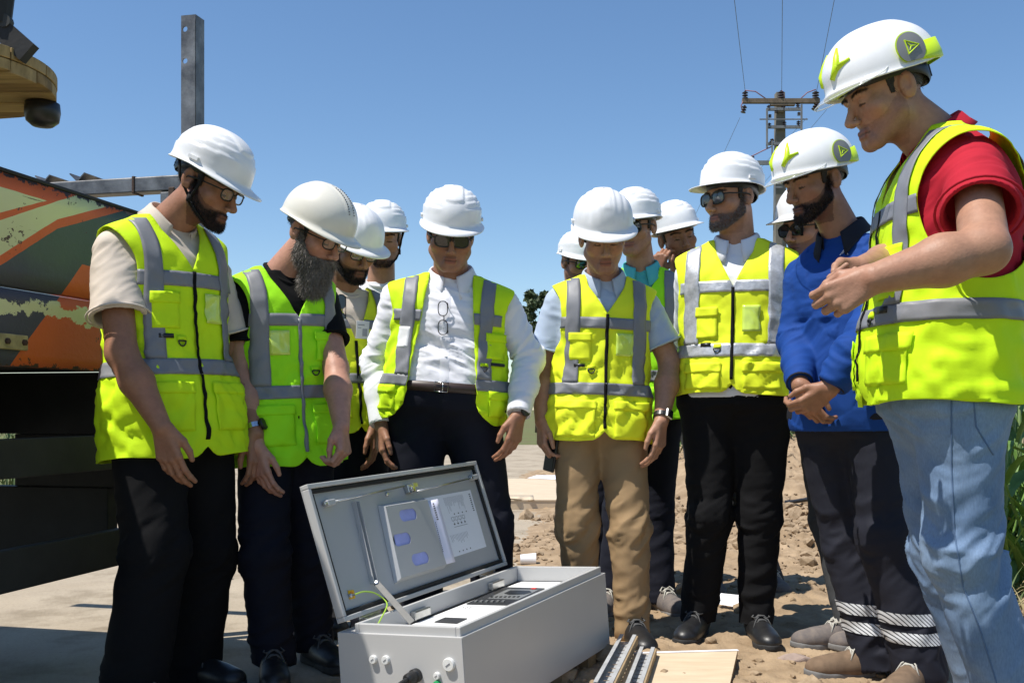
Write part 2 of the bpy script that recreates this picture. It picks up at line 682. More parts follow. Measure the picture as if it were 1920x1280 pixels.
# paved yard: its right edge runs where the soil begins
yard = []
for y in np.linspace(-6, 26, 60):
    e = .02 + .02 * y + .10 * math.sin(y * 1.7) + .05 * math.sin(y * 4.1)
    yard.append((e + (1.2 if y > 8 else 0) * min(1, (y - 8) / 5), y))
pts = [(-9.0, -6)] + yard + [(-4.0, 26), (-6.0, 11.0), (-9.0, 11.0)]
emit('pavement', [(x, y, 0) for x, y in pts], [tuple(range(len(pts)))], M['concrete'], smooth=False, kind='structure')
# joint in the paving
mb = MB()
mb.box((-.80, 4.52, .0015), (.62, .012, .003), np.array([[math.cos(-.02), -math.sin(-.02), 0], [math.sin(-.02), math.cos(-.02), 0], [0, 0, 1]]))
mb.emit('pavement_joint', M['sole_black'], None, kind='structure')


def soil_h(x, y):
    P = np.stack([x, y, 0 * x], 1)
    h = .035 * fbm(P * .9 + 3, 3) + .020 * np.abs(pnoise(P * 4 + 9)) + .012 * pnoise(P * 11)
    c = np.abs(pnoise(P * 6.5 + 2)) * np.clip(fbm(P * 1.3 + 20, 2) + .25, 0, 1)
    far = SM(5.0, 8.5, y + .3 * x)
    h = h + c * (.07 + .15 * far) + far * .05 * (np.abs(pnoise(P * 3.1 + 12)) * 1.6 - .3) + .015 * pnoise(P * 24) * (1 + far) + .009 * pnoise(P * 50) + .012 * np.clip(pnoise(P * 13 + 31), 0, 1)
    h = h + far * .020 * np.abs(pnoise(P * 15 + 4))
    heap = SM(6.2, 12.0, y + .25 * (x - 2)) * SM(.9, 2.6, x) * .58
    h = h + heap + SM(1.9, 3.2, x) * SM(9, 5, y) * .05
    edge = SM(-.05, .55, x - (-.16 + .02 * y + .10 * np.sin(y * 1.7)))
    return -.006 + (h + .018) * edge


nx, ny = 300, 460
gx = np.concatenate([np.linspace(-.35, 3.2, 260), np.linspace(3.25, 9, 60)])
gy = np.concatenate([np.linspace(2.2, 7.5, 330), np.linspace(7.53, 15, 130)])
X, Y = np.meshgrid(gx, gy, indexing='ij')
Z = soil_h(X.ravel(), Y.ravel())
v = np.stack([X.ravel(), Y.ravel(), Z], 1)
i = np.arange(len(gx) - 1)[:, None] * len(gy) + np.arange(len(gy) - 1)[None]
q = np.stack([i, i + len(gy), i + len(gy) + 1, i + 1], -1).reshape(-1, 4)
emit('soil', v, q, M['dirt'], kind='structure')


ZG = Z.reshape(len(gx), len(gy))


def soil_z(x, y):
    return float(ZG[min(len(gx) - 1, int(np.searchsorted(gx, x))), min(len(gy) - 1, int(np.searchsorted(gy, y)))])


# loose clods over the soil: too many to count
def rock(c, r, seed, n=1):
    rs = np.random.default_rng(seed)
    base = np.array([(a, b, c_) for a in (-1, 1) for b in (-1, 1) for c_ in (-1, 1)], float)
    extra = np.array([(1.45, 0, 0), (-1.45, 0, 0), (0, 1.45, 0), (0, -1.45, 0), (0, 0, 1.4), (0, 0, -1.4)])
    pts = np.concatenate([base * .85, extra]) * rs.uniform(.75, 1.2, (14, 1)) * np.asarray(r)
    a = rs.uniform(0, 6.28)
    R = np.array([[math.cos(a), -math.sin(a), 0], [math.sin(a), math.cos(a), 0], [0, 0, 1]])
    pts = pts @ R.T + np.asarray(c)
    f = []
    for k, (ax, sg) in enumerate([(0, 1), (0, -1), (1, 1), (1, -1), (2, 1), (2, -1)]):
        ids = [j for j in range(8) if base[j, ax] == sg]
        o = [1, 2] if ax == 0 else ([2, 0] if ax == 1 else [0, 1])
        ids.sort(key=lambda j: math.atan2(base[j, o[1]], base[j, o[0]]))
        for u in range(4):
            t_ = (ids[u], ids[(u + 1) % 4], 8 + k)
            f.append(t_ if sg > 0 else t_[::-1])
    return pts, f


vs, fs, n0 = [], [], 0
rs = np.random.default_rng(3)
for k in range(7000):
    if k < 5000:
        y = rs.uniform(3.0, 8.5); x = rs.uniform(-.02, 3.4)
    else:
        y = rs.uniform(6.5, 12); x = rs.uniform(.4, 5)
    r = rs.choice([.004, .007, .012, .022, .040], p=[.42, .32, .17, .07, .02]) * (1 + .5 * (y > 6.5))
    if math.sin(x * 4.1 + 2 * math.sin(y * 2.3)) + math.sin(y * 3.7 + 2.4 * math.sin(x * 1.9)) < rs.uniform(-1.6, 1.5):
        continue
    z = soil_z(x, y)
    p, f = rock((x, y, z + r * .25), (r * rs.uniform(.8, 1.4), r, r * rs.uniform(.5, .9)), k)
    vs.append(p); fs += [tuple(a + n0 for a in t_) for t_ in f]; n0 += len(p)
emit('clods', np.concatenate(vs), fs, M['clod'], smooth=False, kind='stuff')


def stone(px, py, r, label, m, seed):
    y = (CAMZ - .01) * F_PX / (py - HY)
    c = W(px, py, y)
    c[2] = max(0, soil_z(c[0], c[1])) + r[2] * .5
    p, f = rock(c, r, seed)
    o = emit('stone', p, f, m, None, smooth=False, label=label, category='stone')
    bevel(o, min(r) * .4)
    return o


stone(1488, 1236, (.045, .032, .016), 'flat pinkish stone on the soil in front of the grey safety shoe', M['stone_pink'], 4)
stone(1335, 1206, (.020, .016, .014), 'pale lump of soil behind the plywood board edge', M['clod'], 5)
stone(1215, 865, (.10, .07, .06), 'clod beyond the knees of the tall man in black trousers', M['clod'], 6)

# ------------------------------------------------------------------ truck: painted side, floor, rear beams and side guards
def truck_paint():
    m, t, b = nt('flaking_orange_green_paint')
    N, L = t.nodes, t.links
    uv = N.new('ShaderNodeUVMap')
    sp = N.new('ShaderNodeSeparateXYZ')
    nz = N.new('ShaderNodeTexNoise'); nz.inputs['Scale'].default_value = 14; nz.inputs['Detail'].default_value = 5
    L.new(uv.outputs[0], nz.inputs['Vector'])
    ad = N.new('ShaderNodeVectorMath'); ad.operation = 'MULTIPLY_ADD'
    L.new(nz.outputs['Color'], ad.inputs[0]); ad.inputs[1].default_value = (.003, .004, 0); L.new(uv.outputs[0], ad.inputs[2])
    L.new(ad.outputs[0], sp.inputs[0])
    S, Zc = sp.outputs[0], sp.outputs[1]

    def ma(op, a, bb, c=None):
        n = N.new('ShaderNodeMath'); n.operation = op
        for i_, x in enumerate((a, bb, c)):
            if x is None:
                continue
            if isinstance(x, (int, float)):
                n.inputs[i_].default_value = x
            else:
                L.new(x, n.inputs[i_])
        return n.outputs[0]
    line = lambda z0, sl_: ma('MULTIPLY_ADD', S, sl_, z0)          # z of a slanting line
    above = lambda ln: ma('GREATER_THAN', Zc, ln)
    AND = lambda a, b_: ma('MULTIPLY', a, b_)
    NOT = lambda a: ma('SUBTRACT', 1.0, a)

    def noise(sc, det=6, ro=.6):
        n = N.new('ShaderNodeTexNoise'); n.inputs['Scale'].default_value = sc; n.inputs['Detail'].default_value = det; n.inputs['Roughness'].default_value = ro
        L.new(uv.outputs[0], n.inputs['Vector'])
        return n.outputs['Fac']

    def mix(f, a, col):
        x = N.new('ShaderNodeMix'); x.data_type = 'RGBA'
        L.new(f, x.inputs[0]); L.new(a, x.inputs[6])
        if isinstance(col, tuple):
            x.inputs[7].default_value = (*col, 1)
        else:
            L.new(col, x.inputs[7])
        return x.outputs[2]
    pr = N.new('ShaderNodeValToRGB')
    pr.color_ramp.elements[0].color = (.62, .64, .28, 1); pr.color_ramp.elements[1].color = (.80, .82, .48, 1)
    L.new(noise(3), pr.inputs[0])
    orr = N.new('ShaderNodeValToRGB')
    orr.color_ramp.elements[0].color = (.62, .105, .014, 1); orr.color_ramp.elements[1].color = (.80, .155, .022, 1)
    L.new(noise(5), orr.inputs[0])
    dk = N.new('ShaderNodeValToRGB')
    dk.color_ramp.elements[0].position = .35; dk.color_ramp.elements[0].color = (.055, .06, .085, 1)
    dk.color_ramp.elements[1].position = .65; dk.color_ramp.elements[1].color = (.07, .105, .075, 1)
    L.new(ma('MULTIPLY_ADD', Zc, 2.2, ma('MULTIPLY_ADD', noise(4), .6, -2.75)), dk.inputs[0])
    c = pr.outputs[0]
    o1 = AND(above(line(1.462, .42)), NOT(AND(above(line(1.485, .37)), NOT(above(1.562)))))
    c = mix(o1, c, orr.outputs[0])
    mn = ma('MINIMUM', line(1.327, .6), line(1.390, .357))
    c = mix(NOT(above(ma('ADD', mn, .030))), c, orr.outputs[0])
    c = mix(NOT(above(mn)), c, dk.outputs[0])
    diag = AND(NOT(above(line(.990, 1.032))), NOT(above(1.385)))
    c = mix(diag, c, orr.outputs[0])
    # flaked pale band on the lower board
    fl = ma('GREATER_THAN', ma('ADD', noise(9, 8, .7), ma('MULTIPLY', ma('ABSOLUTE', ma('SUBTRACT', Zc, 1.213), None), -5.5)), .395)
    fl = AND(fl, AND(above(1.17), NOT(above(1.252))))
    c = mix(fl, c, pr.outputs[0])
    # rust: clustered spots, scratches, worn top edge
    cl = ma('GREATER_THAN', ma('MULTIPLY_ADD', noise(5.5, 2), .75, ma('MULTIPLY', noise(48, 5, .7), .55)), .80)
    c = mix(cl, c, (.085, .042, .022))
    ed = ma('GREATER_THAN', ma('MULTIPLY_ADD', noise(34, 5, .7), .10, Zc), 1.650)
    c = mix(ed, c, (.05, .036, .028))
    lo = ma('LESS_THAN', ma('MULTIPLY_ADD', noise(22, 5, .7), .12, Zc), 1.098)
    c = mix(lo, c, (.07, .045, .022))
    mp = N.new('ShaderNodeMapping'); mp.inputs['Scale'].default_value = (3, 60, 1); L.new(uv.outputs[0], mp.inputs[0])
    ns = N.new('ShaderNodeTexNoise'); ns.inputs['Scale'].default_value = 1.4; ns.inputs['Detail'].default_value = 6; L.new(mp.outputs[0], ns.inputs['Vector'])
    c = mix(ma('GREATER_THAN', ns.outputs['Fac'], .735), c, (.16, .12, .07))
    dirt = N.new('ShaderNodeMix'); dirt.data_type = 'RGBA'; dirt.blend_type = 'MULTIPLY'
    L.new(ma('MULTIPLY', noise(2.2, 8, .7), .30), dirt.inputs[0]); L.new(c, dirt.inputs[6]); dirt.inputs[7].default_value = (.45, .40, .33, 1)
    L.new(dirt.outputs[2], b.inputs['Base Color'])
    b.inputs['Roughness'].default_value = .55
    bp = N.new('ShaderNodeBump'); bp.inputs['Strength'].default_value = .5; bp.inputs['Distance'].default_value = .004
    L.new(ma('ADD', noise(40, 6, .7), ma('MULTIPLY', cl, -.5)), bp.inputs['Height'])
    L.new(bp.outputs[0], b.inputs['Normal'])
    return m


M['truck_paint'] = truck_paint()
M['dark_steel'] = mat('sooty_steel', (.012, .012, .012), rough=.7, var=.4, vscale=8, bump=.3, bscale=60)
M['guard_steel'] = mat('dusty_black_steel', (.030, .030, .026), rough=.65, var=.3, vscale=5, bump=.2, bscale=60)
M['raw_steel'] = mat('scaled_raw_steel', (.13, .13, .135), rough=.5, metal=.6, var=.35, vscale=14, bump=.3, bscale=90, col2=(.26, .255, .25))
M['rust_weld'] = mat('rusty_weld', (.06, .032, .02), rough=.8, var=.5, vscale=60, bump=1, bscale=120)
M['bracket_paint'] = mat('chipped_cream_paint', (.36, .30, .14), rough=.6, var=.4, vscale=25, bump=.3, bscale=70)

T0 = np.array([-1.516, 3.0])
tp = lambda s, o, z: np.array([*(T0 + RD * s + RP * o), z])        # s along the truck, o inwards, z up
RT = np.array([[RD[0], RP[0], 0], [RD[1], RP[1], 0], [0, 0, 1]])      # columns: along, inwards, up
truck = empty('truck', tp(-1.2, 1.1, 0), 'rusty truck with flaking orange and green side boards and black guard rails', 'truck')


def board(nm, s0, s1, z0, z1, th, m, bow=0.0):
    n_ = 24
    ss = np.linspace(s0, s1, n_)
    zz = np.linspace(z0, z1, 7)
    V0, V1, UV = [], [], []
    for s_ in ss:
        for z_ in zz:
            d = bow * (pnoise(np.array([[s_ * 3, z_ * 4, 1.5]]))[0])
            V0.append(tp(s_, d, z_)); V1.append(tp(s_, d + th, z_)); UV.append((s_, z_))
    k = 7
    f = []
    for i_ in range(n_ - 1):
        for j in range(k - 1):
            a = i_ * k + j
            f.append((a, a + k, a + k + 1, a + 1))
            b_ = a + n_ * k
            f.append((b_, b_ + 1, b_ + k + 1, b_ + k))
    N_ = n_ * k
    for i_ in range(n_ - 1):
        a = i_ * k
        f.append((a, a + N_, a + k + N_, a + k)); a += k - 1
        f.append((a, a + k, a + k + N_, a + N_))
    for j in range(k - 1):
        f.append((j, j + 1, j + 1 + N_, j + N_)); a = (n_ - 1) * k + j
        f.append((a, a + N_, a + 1 + N_, a + 1))
    o = emit(nm, np.array(V0 + V1), f, m, truck)
    me = o.data
    uvl = me.uv_layers.new(name='UVMap')
    U = np.array(UV + UV)
    li = np.empty(len(me.loops), np.int32)
    me.loops.foreach_get('vertex_index', li)
    uvl.data.foreach_set('uv', U[li].astype(np.float32).ravel())
    for p in me.polygons:
        p.use_smooth = abs(p.normal.dot(Vector((*RP, 0)))) > .7
    return o


board('side_board', -2.4, .72, 1.272, 1.606, .045, M['truck_paint'], .010)
board('side_sill', -2.4, .72, 1.032, 1.264, .045, M['truck_paint'], .008)


def tbox(nm, s0, s1, o0, o1, z0, z1, m, bev=.004):
    mb = MB()
    mb.box(tp((s0 + s1) / 2, (o0 + o1) / 2, (z0 + z1) / 2), (s1 - s0, o1 - o0, z1 - z0), RT)
    o = mb.emit(nm, m, truck)
    if bev:
        bevel(o, bev)
    return o


tbox('top_rail', -2.4, .722, -.004, .050, 1.608, 1.620, M['dark_steel'])
tbox('bed_floor', -2.4, .72, .048, 2.3, 1.04, 1.10, M['dark_steel'])
tbox('headboard', -2.46, -2.402, .0, 2.3, 1.03, 2.1, M['dark_steel'])
tbox('rear_beam', .66, .718, .05, 2.3, .812, 1.036, M['dark_steel'])
tbox('rear_bumper', .66, .72, .10, 2.25, .375, .617, M['dark_steel'])
tbox('hanger', .67, .71, .02, .50, .618, .811, M['dark_steel'])
tbox('guard_rail', -2.0, .76, .0, .035, .693, .813, M['guard_steel'])
tbox('guard_rail', -2.0, .76, .0, .035, .352, .480, M['guard_steel'])
tbox('guard_post', -.9, -.84, .036, .08, .34, 1.03, M['dark_steel'])
tbox('chassis_beam', -2.4, .655, .62, .72, .74, 1.03, M['dark_steel'])
tbox('chassis_beam', -2.4, .655, 1.5, 1.6, .74, 1.03, M['dark_steel'])
for s_ in (-1.55,):
    for o_ in (.18, 2.0):
        mb = MB()
        R_ = np.array([RD * 1, ]).T
        Rw = np.stack([np.array([0, 0, 1.0]), np.array([*RD, 0]), np.array([*RP, 0])], 1)
        mb.lathe(tp(s_, o_, .47), [(.20, 0), (.40, .0), (.465, .03), (.47, .12), (.465, .22), (.40, .25), (.20, .25)], 36, Rw)
        w_ = mb.emit('wheel', M['sole_black'], truck, smooth=False)
bk = tbox('bracket_plate', -.14, .105, -.014, -.002, 1.080, 1.127, M['bracket_paint'])
for s_ in (.012, .085):
    mb = MB()
    mb.lathe(tp(s_, -.014, 1.104), [(.010, 0), (.010, .007), (.006, .009)], 6, np.stack([np.array([*RD, 0]), np.array([0, 0, 1.0]), np.array([*-RP, 0])], 1))
    mb.emit('bolt', M['rust_weld'], bk)

# ------------------------------------------------------------------ raw steel frame standing behind the truck's tail
def Cu(u, a, z):
    """u towards the left along the crossbar, a away from the camera"""
    p0 = np.array([-1.245, 3.95])
    return np.array([*(p0 + RP * u + RD * a), z])


frm = empty('steel_frame', Cu(0, 0, 0), 'raw steel frame with tall holed post behind the truck tail', 'steel frame')


def fbox(nm, u0, u1, a0, a1, z0, z1, m=M['raw_steel'], par=frm, bev=.005):
    mb = MB()
    R_ = np.stack([np.array([*RP, 0]), np.array([*RD, 0]), np.array([0, 0, 1.0])], 1)
    R_[:, 0] *= -1
    mb.box(Cu((u0 + u1) / 2, (a0 + a1) / 2, (z0 + z1) / 2), (abs(u1 - u0), abs(a1 - a0), z1 - z0), R_)
    o = mb.emit(nm, m, par)
    if bev:
        bevel(o, bev)
    return o


# the post is a square tube with round holes right through its left-hand wall pair
def holed_post():
    hw, z0, z1 = .030, .02, 2.425
    holes = [2.372, 2.249]
    zs = [z0] + sorted([h + d for h in holes for d in (-.020, .020)]) + [z1]
    V_, F_ = [], []

    def quad(a, b_, c, d):
        n = len(V_)
        V_.extend([a, b_, c, d]); F_.append((n, n + 1, n + 2, n + 3))
    for a_, sgn in ((-hw, 1),):                       # faces crossed by the holes (towards and away from the camera)
        for k in range(len(zs) - 1):
            lo, hi = zs[k], zs[k + 1]
            hc = [h for h in holes if lo - 1e-6 <= h - .020 and h + .020 <= hi + 1e-6]
            if not hc:
                quad(Cu(hw, a_, lo), Cu(-hw, a_, lo), Cu(-hw, a_, hi), Cu(hw, a_, hi))
                continue
            h = hc[0]
            n_ = 24
            ring = [Cu(0.0134 + .0108 * math.cos(2 * PI * j / n_), a_, h + .0108 * math.sin(2 * PI * j / n_)) for j in range(n_)]
            outr = []
            for j in range(n_):
                c_, s_ = math.cos(2 * PI * j / n_), math.sin(2 * PI * j / n_)
                k_ = 1 / max(abs(c_), abs(s_))
                outr.append(Cu(hw * c_ * k_, a_, (lo + hi) / 2 + (hi - lo) / 2 * s_ * k_))
            n = len(V_)
            V_.extend(ring + outr)
            for j in range(n_):
                F_.append((n + j, n + (j + 1) % n_, n + n_ + (j + 1) % n_, n + n_ + j))
    for u_ in (-hw,):
        quad(Cu(u_, -hw, z0), Cu(u_, hw, z0), Cu(u_, hw, z1), Cu(u_, -hw, z1))
    o = emit('post', np.array(V_), F_, M['raw_steel'], frm, smooth=False)
    md = o.modifiers.new('weld', 'WELD'); md.merge_threshold = .0004
    solidify(o, .006, 0)


holed_post()
fbox('crossbar', .034, 1.6, -.03, .03, 1.752, 1.812)
fbox('strut', .075, .125, -.028, .028, .02, 1.750)
for u_ in (.24,):
    fbox('weld', u_ - .006, u_ + .006, -.034, .034, 1.747, 1.816, M['rust_weld'], bev=.003)
fbox('weld', .060, .086, -.034, -.024, 1.725, 1.765, M['rust_weld'], bev=.004)
for u_ in (.50, .66):
    mb = MB()
    for sg in (-1, 1):
        c = Cu(u_ + sg * .017, .05, 1.828)
        R_ = np.stack([np.array([*-RP, 0]), np.array([*RD, 0]), np.array([0, 0, 1.0])], 1)
        a = -sg * .75
        R2 = np.array([[math.cos(a), 0, math.sin(a)], [0, 1, 0], [-math.sin(a), 0, math.cos(a)]])
        mb.box(c, (.046, .14, .005), R_ @ R2.T)
    mb.emit('angle_iron', M['raw_steel'], frm)

# ------------------------------------------------------------------ wooden cable drum hanging over the truck
M['drum_wood'] = mat('weathered_pine', (.30, .20, .075), rough=.8, var=.35, vscale=3, stretch=(1.2, 14, 6), bump=.4, bscale=8, bdist=.004, col2=(.42, .29, .12))
M['drum_wood_dark'] = mat('stained_pine', (.20, .125, .045), rough=.85, var=.5, vscale=4, stretch=(1.2, 12, 6), bump=.4, bscale=8, bdist=.004)
DC = np.array([-1.428, 2.50, 1.693])
drum = empty('cable_drum', DC, 'round pine cable drum hanging above the truck side', 'cable drum')
R_ = .278
n_pl = 7
wpl = 2 * R_ / n_pl
for k in range(n_pl):
    y0, y1 = -R_ + k * wpl + .0015, -R_ + (k + 1) * wpl - .0015
    pts = []
    for y in np.linspace(y0, y1, 7):
        pts.append((math.sqrt(max(1e-5, R_ * R_ - y * y)), y))
    poly = pts + [(-x, y) for x, y in pts[::-1]]
    dz = .003 * math.sin(k * 2.3)
    n = len(poly)
    vv = [DC + np.array([x, y, dz]) for x, y in poly] + [DC + np.array([x, y, .028]) for x, y in poly]
    ff = [tuple(range(n))[::-1], tuple(range(n, 2 * n))] + [(j, (j + 1) % n, n + (j + 1) % n, n + j) for j in range(n)]
    o = emit('plank', vv, ff, M['drum_wood'] if k % 3 else M['drum_wood_dark'], drum, smooth=False)
    bevel(o, .002)
# top layer: short curved rim pieces
for k in range(14):
    a0, a1 = 2 * PI * k / 14 + .006, 2 * PI * (k + 1) / 14 - .006
    aa = np.linspace(a0, a1, 6)
    ro, ri = R_ + .002, R_ - .075
    poly = [(ro * math.cos(a), ro * math.sin(a)) for a in aa] + [(ri * math.cos(a), ri * math.sin(a)) for a in aa[::-1]]
    n = len(poly)
    vv = [DC + np.array([x, y, .030]) for x, y in poly] + [DC + np.array([x, y, .058]) for x, y in poly]
    ff = [tuple(range(n))[::-1], tuple(range(n, 2 * n))] + [(j, (j + 1) % n, n + (j + 1) % n, n + j) for j in range(n)]
    bevel(emit('rim_piece', vv, ff, M['drum_wood'], drum, smooth=False), .002)
mb = MB()
mb.lathe(DC + np.array([0, 0, .058]), [(.11, 0), (.11, .5)], 40)
mb.emit('core', M['drum_wood_dark'], drum, smooth=True)
mb = MB()
c0 = DC + np.array([.214, .12, -.036])
mb.lathe(c0, [(.0, -.026), (.026, -.024), (.040, -.012), (.044, .012), (.042, .034), (.0, .035)], 28, cap=False)
mb.emit('roller', M['black_plastic'], drum, smooth=True)
mb = MB()
Rb = np.array([[math.cos(.72), 0, math.sin(.72)], [0, 1, 0], [-math.sin(.72), 0, math.cos(.72)]])
mb.box(DC + np.array([.240, -.1, .088]), (.12, .03, .05), Rb)
mb.tube([DC + np.array([.215, -.100, .12]), DC + np.array([.222, -.100, .19]), DC + np.array([.17, -.08, .40]), DC + np.array([-.4, .1, 1.0])], [.025, .027, .04, .07], 10)
br_ = mb.emit('lifting_arm', M['dark_steel'], drum)
mb = MB()
mb.lathe(DC + np.array([.232, -.118, .122]), [(.016, 0), (.016, .02), (.009, .022)], 12, np.array([[1, 0, 0], [0, 0, -1], [0, 1, 0]]).T)
mb.emit('bolt', M['guard_steel'], br_)
# ------------------------------------------------------------------ utility pole and its wires
M['pole_concrete'] = mat('weathered_pole', (.18, .16, .13), rough=.9, var=.2, vscale=4)
M['arm_steel'] = mat('brownish_crossarm', (.17, .125, .085), rough=.8, var=.3, vscale=5)
M['insulator'] = mat('dark_glazed_insulator', (.03, .018, .016), rough=.3, var=.2)
M['frame_grey'] = mat('grey_galvanised_frame', (.22, .22, .22), rough=.6, metal=.3, var=.2)
M['wire'] = mat('bare_conductor', (.16, .17, .20), rough=.6, metal=.2)
M['jumper'] = mat('reddish_jumper', (.28, .12, .14), rough=.6)
PY = 29.0
pw = lambda px, py, dy=0.0: W(px, py, PY) + np.array([0, dy, 0])
pole = empty('utility_pole', [*pw(1463, 700)[:2], 0], 'weathered utility pole with crossarm and black insulators against the sky', 'utility pole')
c = pw(1462, 175)
mb = MB()
mb.add([(c[0] + sx * w_, PY + sy * w_, z) for z, w_ in ((-.1, .20), (c[2], .12)) for sx, sy in ((-1, -1), (1, -1), (1, 1), (-1, 1))], [(0, 1, 5, 4), (1, 2, 6, 5), (2, 3, 7, 6), (3, 0, 4, 7), (4, 5, 6, 7)])
mb.emit('shaft', M['pole_concrete'], pole)


def pbox(nm, px0, px1, py0, py1, d=.1, dy=0, m='frame_grey'):
    a, b = pw(px0, py1), pw(px1, py0)
    mb = MB(); mb.box(((a[0] + b[0]) / 2, PY + dy, (a[2] + b[2]) / 2), (b[0] - a[0], d, b[2] - a[2]))
    return mb.emit(nm, M[m], pole)


pbox('crossarm', 1388, 1531, 191, 199, .14, -.26, 'arm_steel')
pbox('arm_brace', 1440, 1485, 199, 204, .12, -.26, 'arm_steel')
for y in (208, 241):
    pbox('frame_bar', 1433, 1497, y, y + 5, .08, -.28)
pbox('thin_bar', 1419, 1508, 229, 231, .03, -.33)
pbox('frame_bar', 1436, 1460, 272, 277, .08, -.28)
pbox('frame_upright', 1431, 1434, 210, 283, .06, -.34)
pbox('frame_upright', 1495, 1498, 203, 250, .06, -.34)
pbox('frame_upright', 1441, 1443, 270, 300, .06, -.34)
pbox('lower_arm', 1400, 1455, 306, 313, .10, -.26)
pbox('frame_upright', 1447, 1449, 352, 420, .05, -.30)
for y in (354, 390, 412):
    pbox('rung', 1449, 1462, y, y + 3, .05, -.30)


def insul(px, py, h, r, tilt=0.0):
    mb = MB()
    a = pw(px, py, -.27)
    R_ = np.array([[math.cos(tilt), 0, math.sin(tilt)], [0, 1, 0], [-math.sin(tilt), 0, math.cos(tilt)]])
    k = h / 6
    pr = [(r * .35, 0)]
    for i in range(3):
        pr += [(r, k * (2 * i + .3)), (r * .9, k * (2 * i + .9)), (r * .4, k * (2 * i + 1.1)), (r * .4, k * (2 * i + 1.9))]
    mb.lathe(a, pr + [(r * .2, h)], 12, R_)
    mb.emit('insulator', M['insulator'], pole)


for px, py, h, r, t_ in ((1393, 191, .22, .085, 0), (1460, 190, .22, .085, 0), (1524, 191, .22, .10, 0), (1389, 217, .22, .075, .25), (1521, 212, .22, .09, .5),
                         (1437, 213, .16, .06, 0), (1491, 208, .15, .06, 0), (1464, 213, .14, .06, 0), (1451, 217, .13, .055, 0), (1439, 226, .10, .05, 0), (1493, 222, .10, .05, 0),
                         (1438, 246, .16, .06, 0), (1466, 243, .16, .06, 0), (1492, 242, .16, .06, 0), (1441, 275, .16, .065, .3), (1405, 308, .18, .075, .1)):
    insul(px, py, h, r, t_)
for pts in ([(1393, 176), (1412, 178), (1432, 192)], [(1524, 174), (1508, 180), (1495, 192)], [(1461, 176), (1466, 190)], [(1405, 298), (1425, 288), (1442, 280)], [(1391, 190), (1385, 205), (1388, 214)]):
    mb = MB(); mb.tube([pw(*p, -.30) for p in pts], .016, 5); mb.emit('jumper', M['jumper'], pole, smooth=True)
for k, (px, lab) in enumerate(((1393, 'overhead wire from the left end of the crossarm'), (1461, 'overhead wire from the middle of the crossarm'), (1526, 'overhead wire from the right end of the crossarm'))):
    a = pw(px, 176, -.27)
    s_ = (.264, .264, .245)[k]
    far_ = a + np.array([-s_ * 45, -45, 0])
    pts = [a * (1 - u) + far_ * u - np.array([0, 0, 3.2 * u * (1 - u) * .45]) for u in np.linspace(0, 1, 40)]
    mb = MB(); mb.tube(pts, .007, 5); tag(mb.emit('wire', M['wire'], None, smooth=True), lab, 'wire', 'overhead wires')
for (p0, p1, lab) in (((1392, 215), (1406, 300), 'thin wire hanging down to the lower arm of the pole'), ((1518, 216), (1490, 262), 'short thin wire slanting from the right insulator'), ((1556, 200), (1546, 250), 'thin wire beyond the nearest white helmet')):
    a, b = pw(*p0, .3), pw(*p1, 9)
    mb = MB(); mb.tube([a, b], .006, 5); tag(mb.emit('wire', M['wire'], None, smooth=True), lab, 'wire', 'overhead wires')

# ------------------------------------------------------------------ tree, maize, weeds, grass
M['leaf_far'] = mat('dusty_tree_leaf', (.055, .08, .03), rough=.7, var=.45, vscale=1.5, col2=(.10, .135, .055))
M['bark'] = mat('tree_bark', (.10, .07, .045), rough=.9, var=.3, vscale=10)
M['maize'] = mat('maize_leaf', (.085, .18, .03), rough=.5, var=.3, vscale=3, col2=(.16, .28, .06), stretch=(3, 3, .6))
M['maize_dry'] = mat('dry_maize_leaf', (.34, .25, .11), rough=.7, var=.25, vscale=6)
M['stalk'] = mat('maize_stalk', (.13, .20, .06), rough=.6, var=.2)
M['weed'] = mat('weed_leaf', (.06, .11, .025), rough=.7, var=.35, vscale=4, col2=(.12, .17, .05))
M['tall_grass'] = mat('tall_green_grass', (.09, .20, .03), rough=.55, var=.35, vscale=4, col2=(.17, .30, .06))
M['straw'] = mat('dry_grass', (.36, .28, .13), rough=.85, var=.3, vscale=4, col2=(.46, .38, .20))


def tree(c, h, r, label, seed):
    rs = np.random.default_rng(seed)
    root = empty('tree', c, label, 'tree')
    mb = MB()
    top = np.asarray(c) + [0, 0, h * .62]
    mb.tube([c, np.asarray(c) + [.05, 0, h * .3], top], [.16, .12, .06], 8)
    for k in range(9):
        a = k * 2.4
        s_ = np.asarray(c) + [0, 0, h * (.28 + .04 * k)]
        e = s_ + np.array([math.cos(a) * r * .75, math.sin(a) * r * .75, h * .16])
        mb.tube([s_, (s_ + e) / 2 + [0, 0, .1], e], [.05, .035, .012], 5)
    mb.emit('trunk', M['bark'], root, smooth=True)
    vs, fs = [], []
    n = 0
    cl = []
    for k in range(60):
        a, u = rs.uniform(0, 6.28), rs.uniform(-1, 1)
        rr = rs.uniform(.35, 1) ** .6
        z = h * .66 + u * h * .32
        wv = r * math.sqrt(max(.05, 1 - u * u)) * rr
        cl.append((np.asarray(c) + [math.cos(a) * wv, math.sin(a) * wv, z], rs.uniform(.25, .5) * r * .6))
    for cc, cr_ in cl:
        for _ in range(170):
            d = rs.normal(size=3); d = d / np.linalg.norm(d) * cr_ * rs.uniform(.3, 1.05)
            p = cc + d
            a, b = rs.normal(size=3), rs.normal(size=3)
            a = unit(a) * .11; b = unit(np.cross(a, b)) * .075
            vs += [p - a, p + b, p + a, p - b]; fs.append((n, n + 1, n + 2, n + 3)); n += 4
    emit('crown', np.array(vs), fs, M['leaf_far'], root, smooth=False)


tree((1.06, 40, 0), 5.6, 1.05, 'dark leafy tree on the skyline between the white sleeve and the pale blue sleeve', 2)


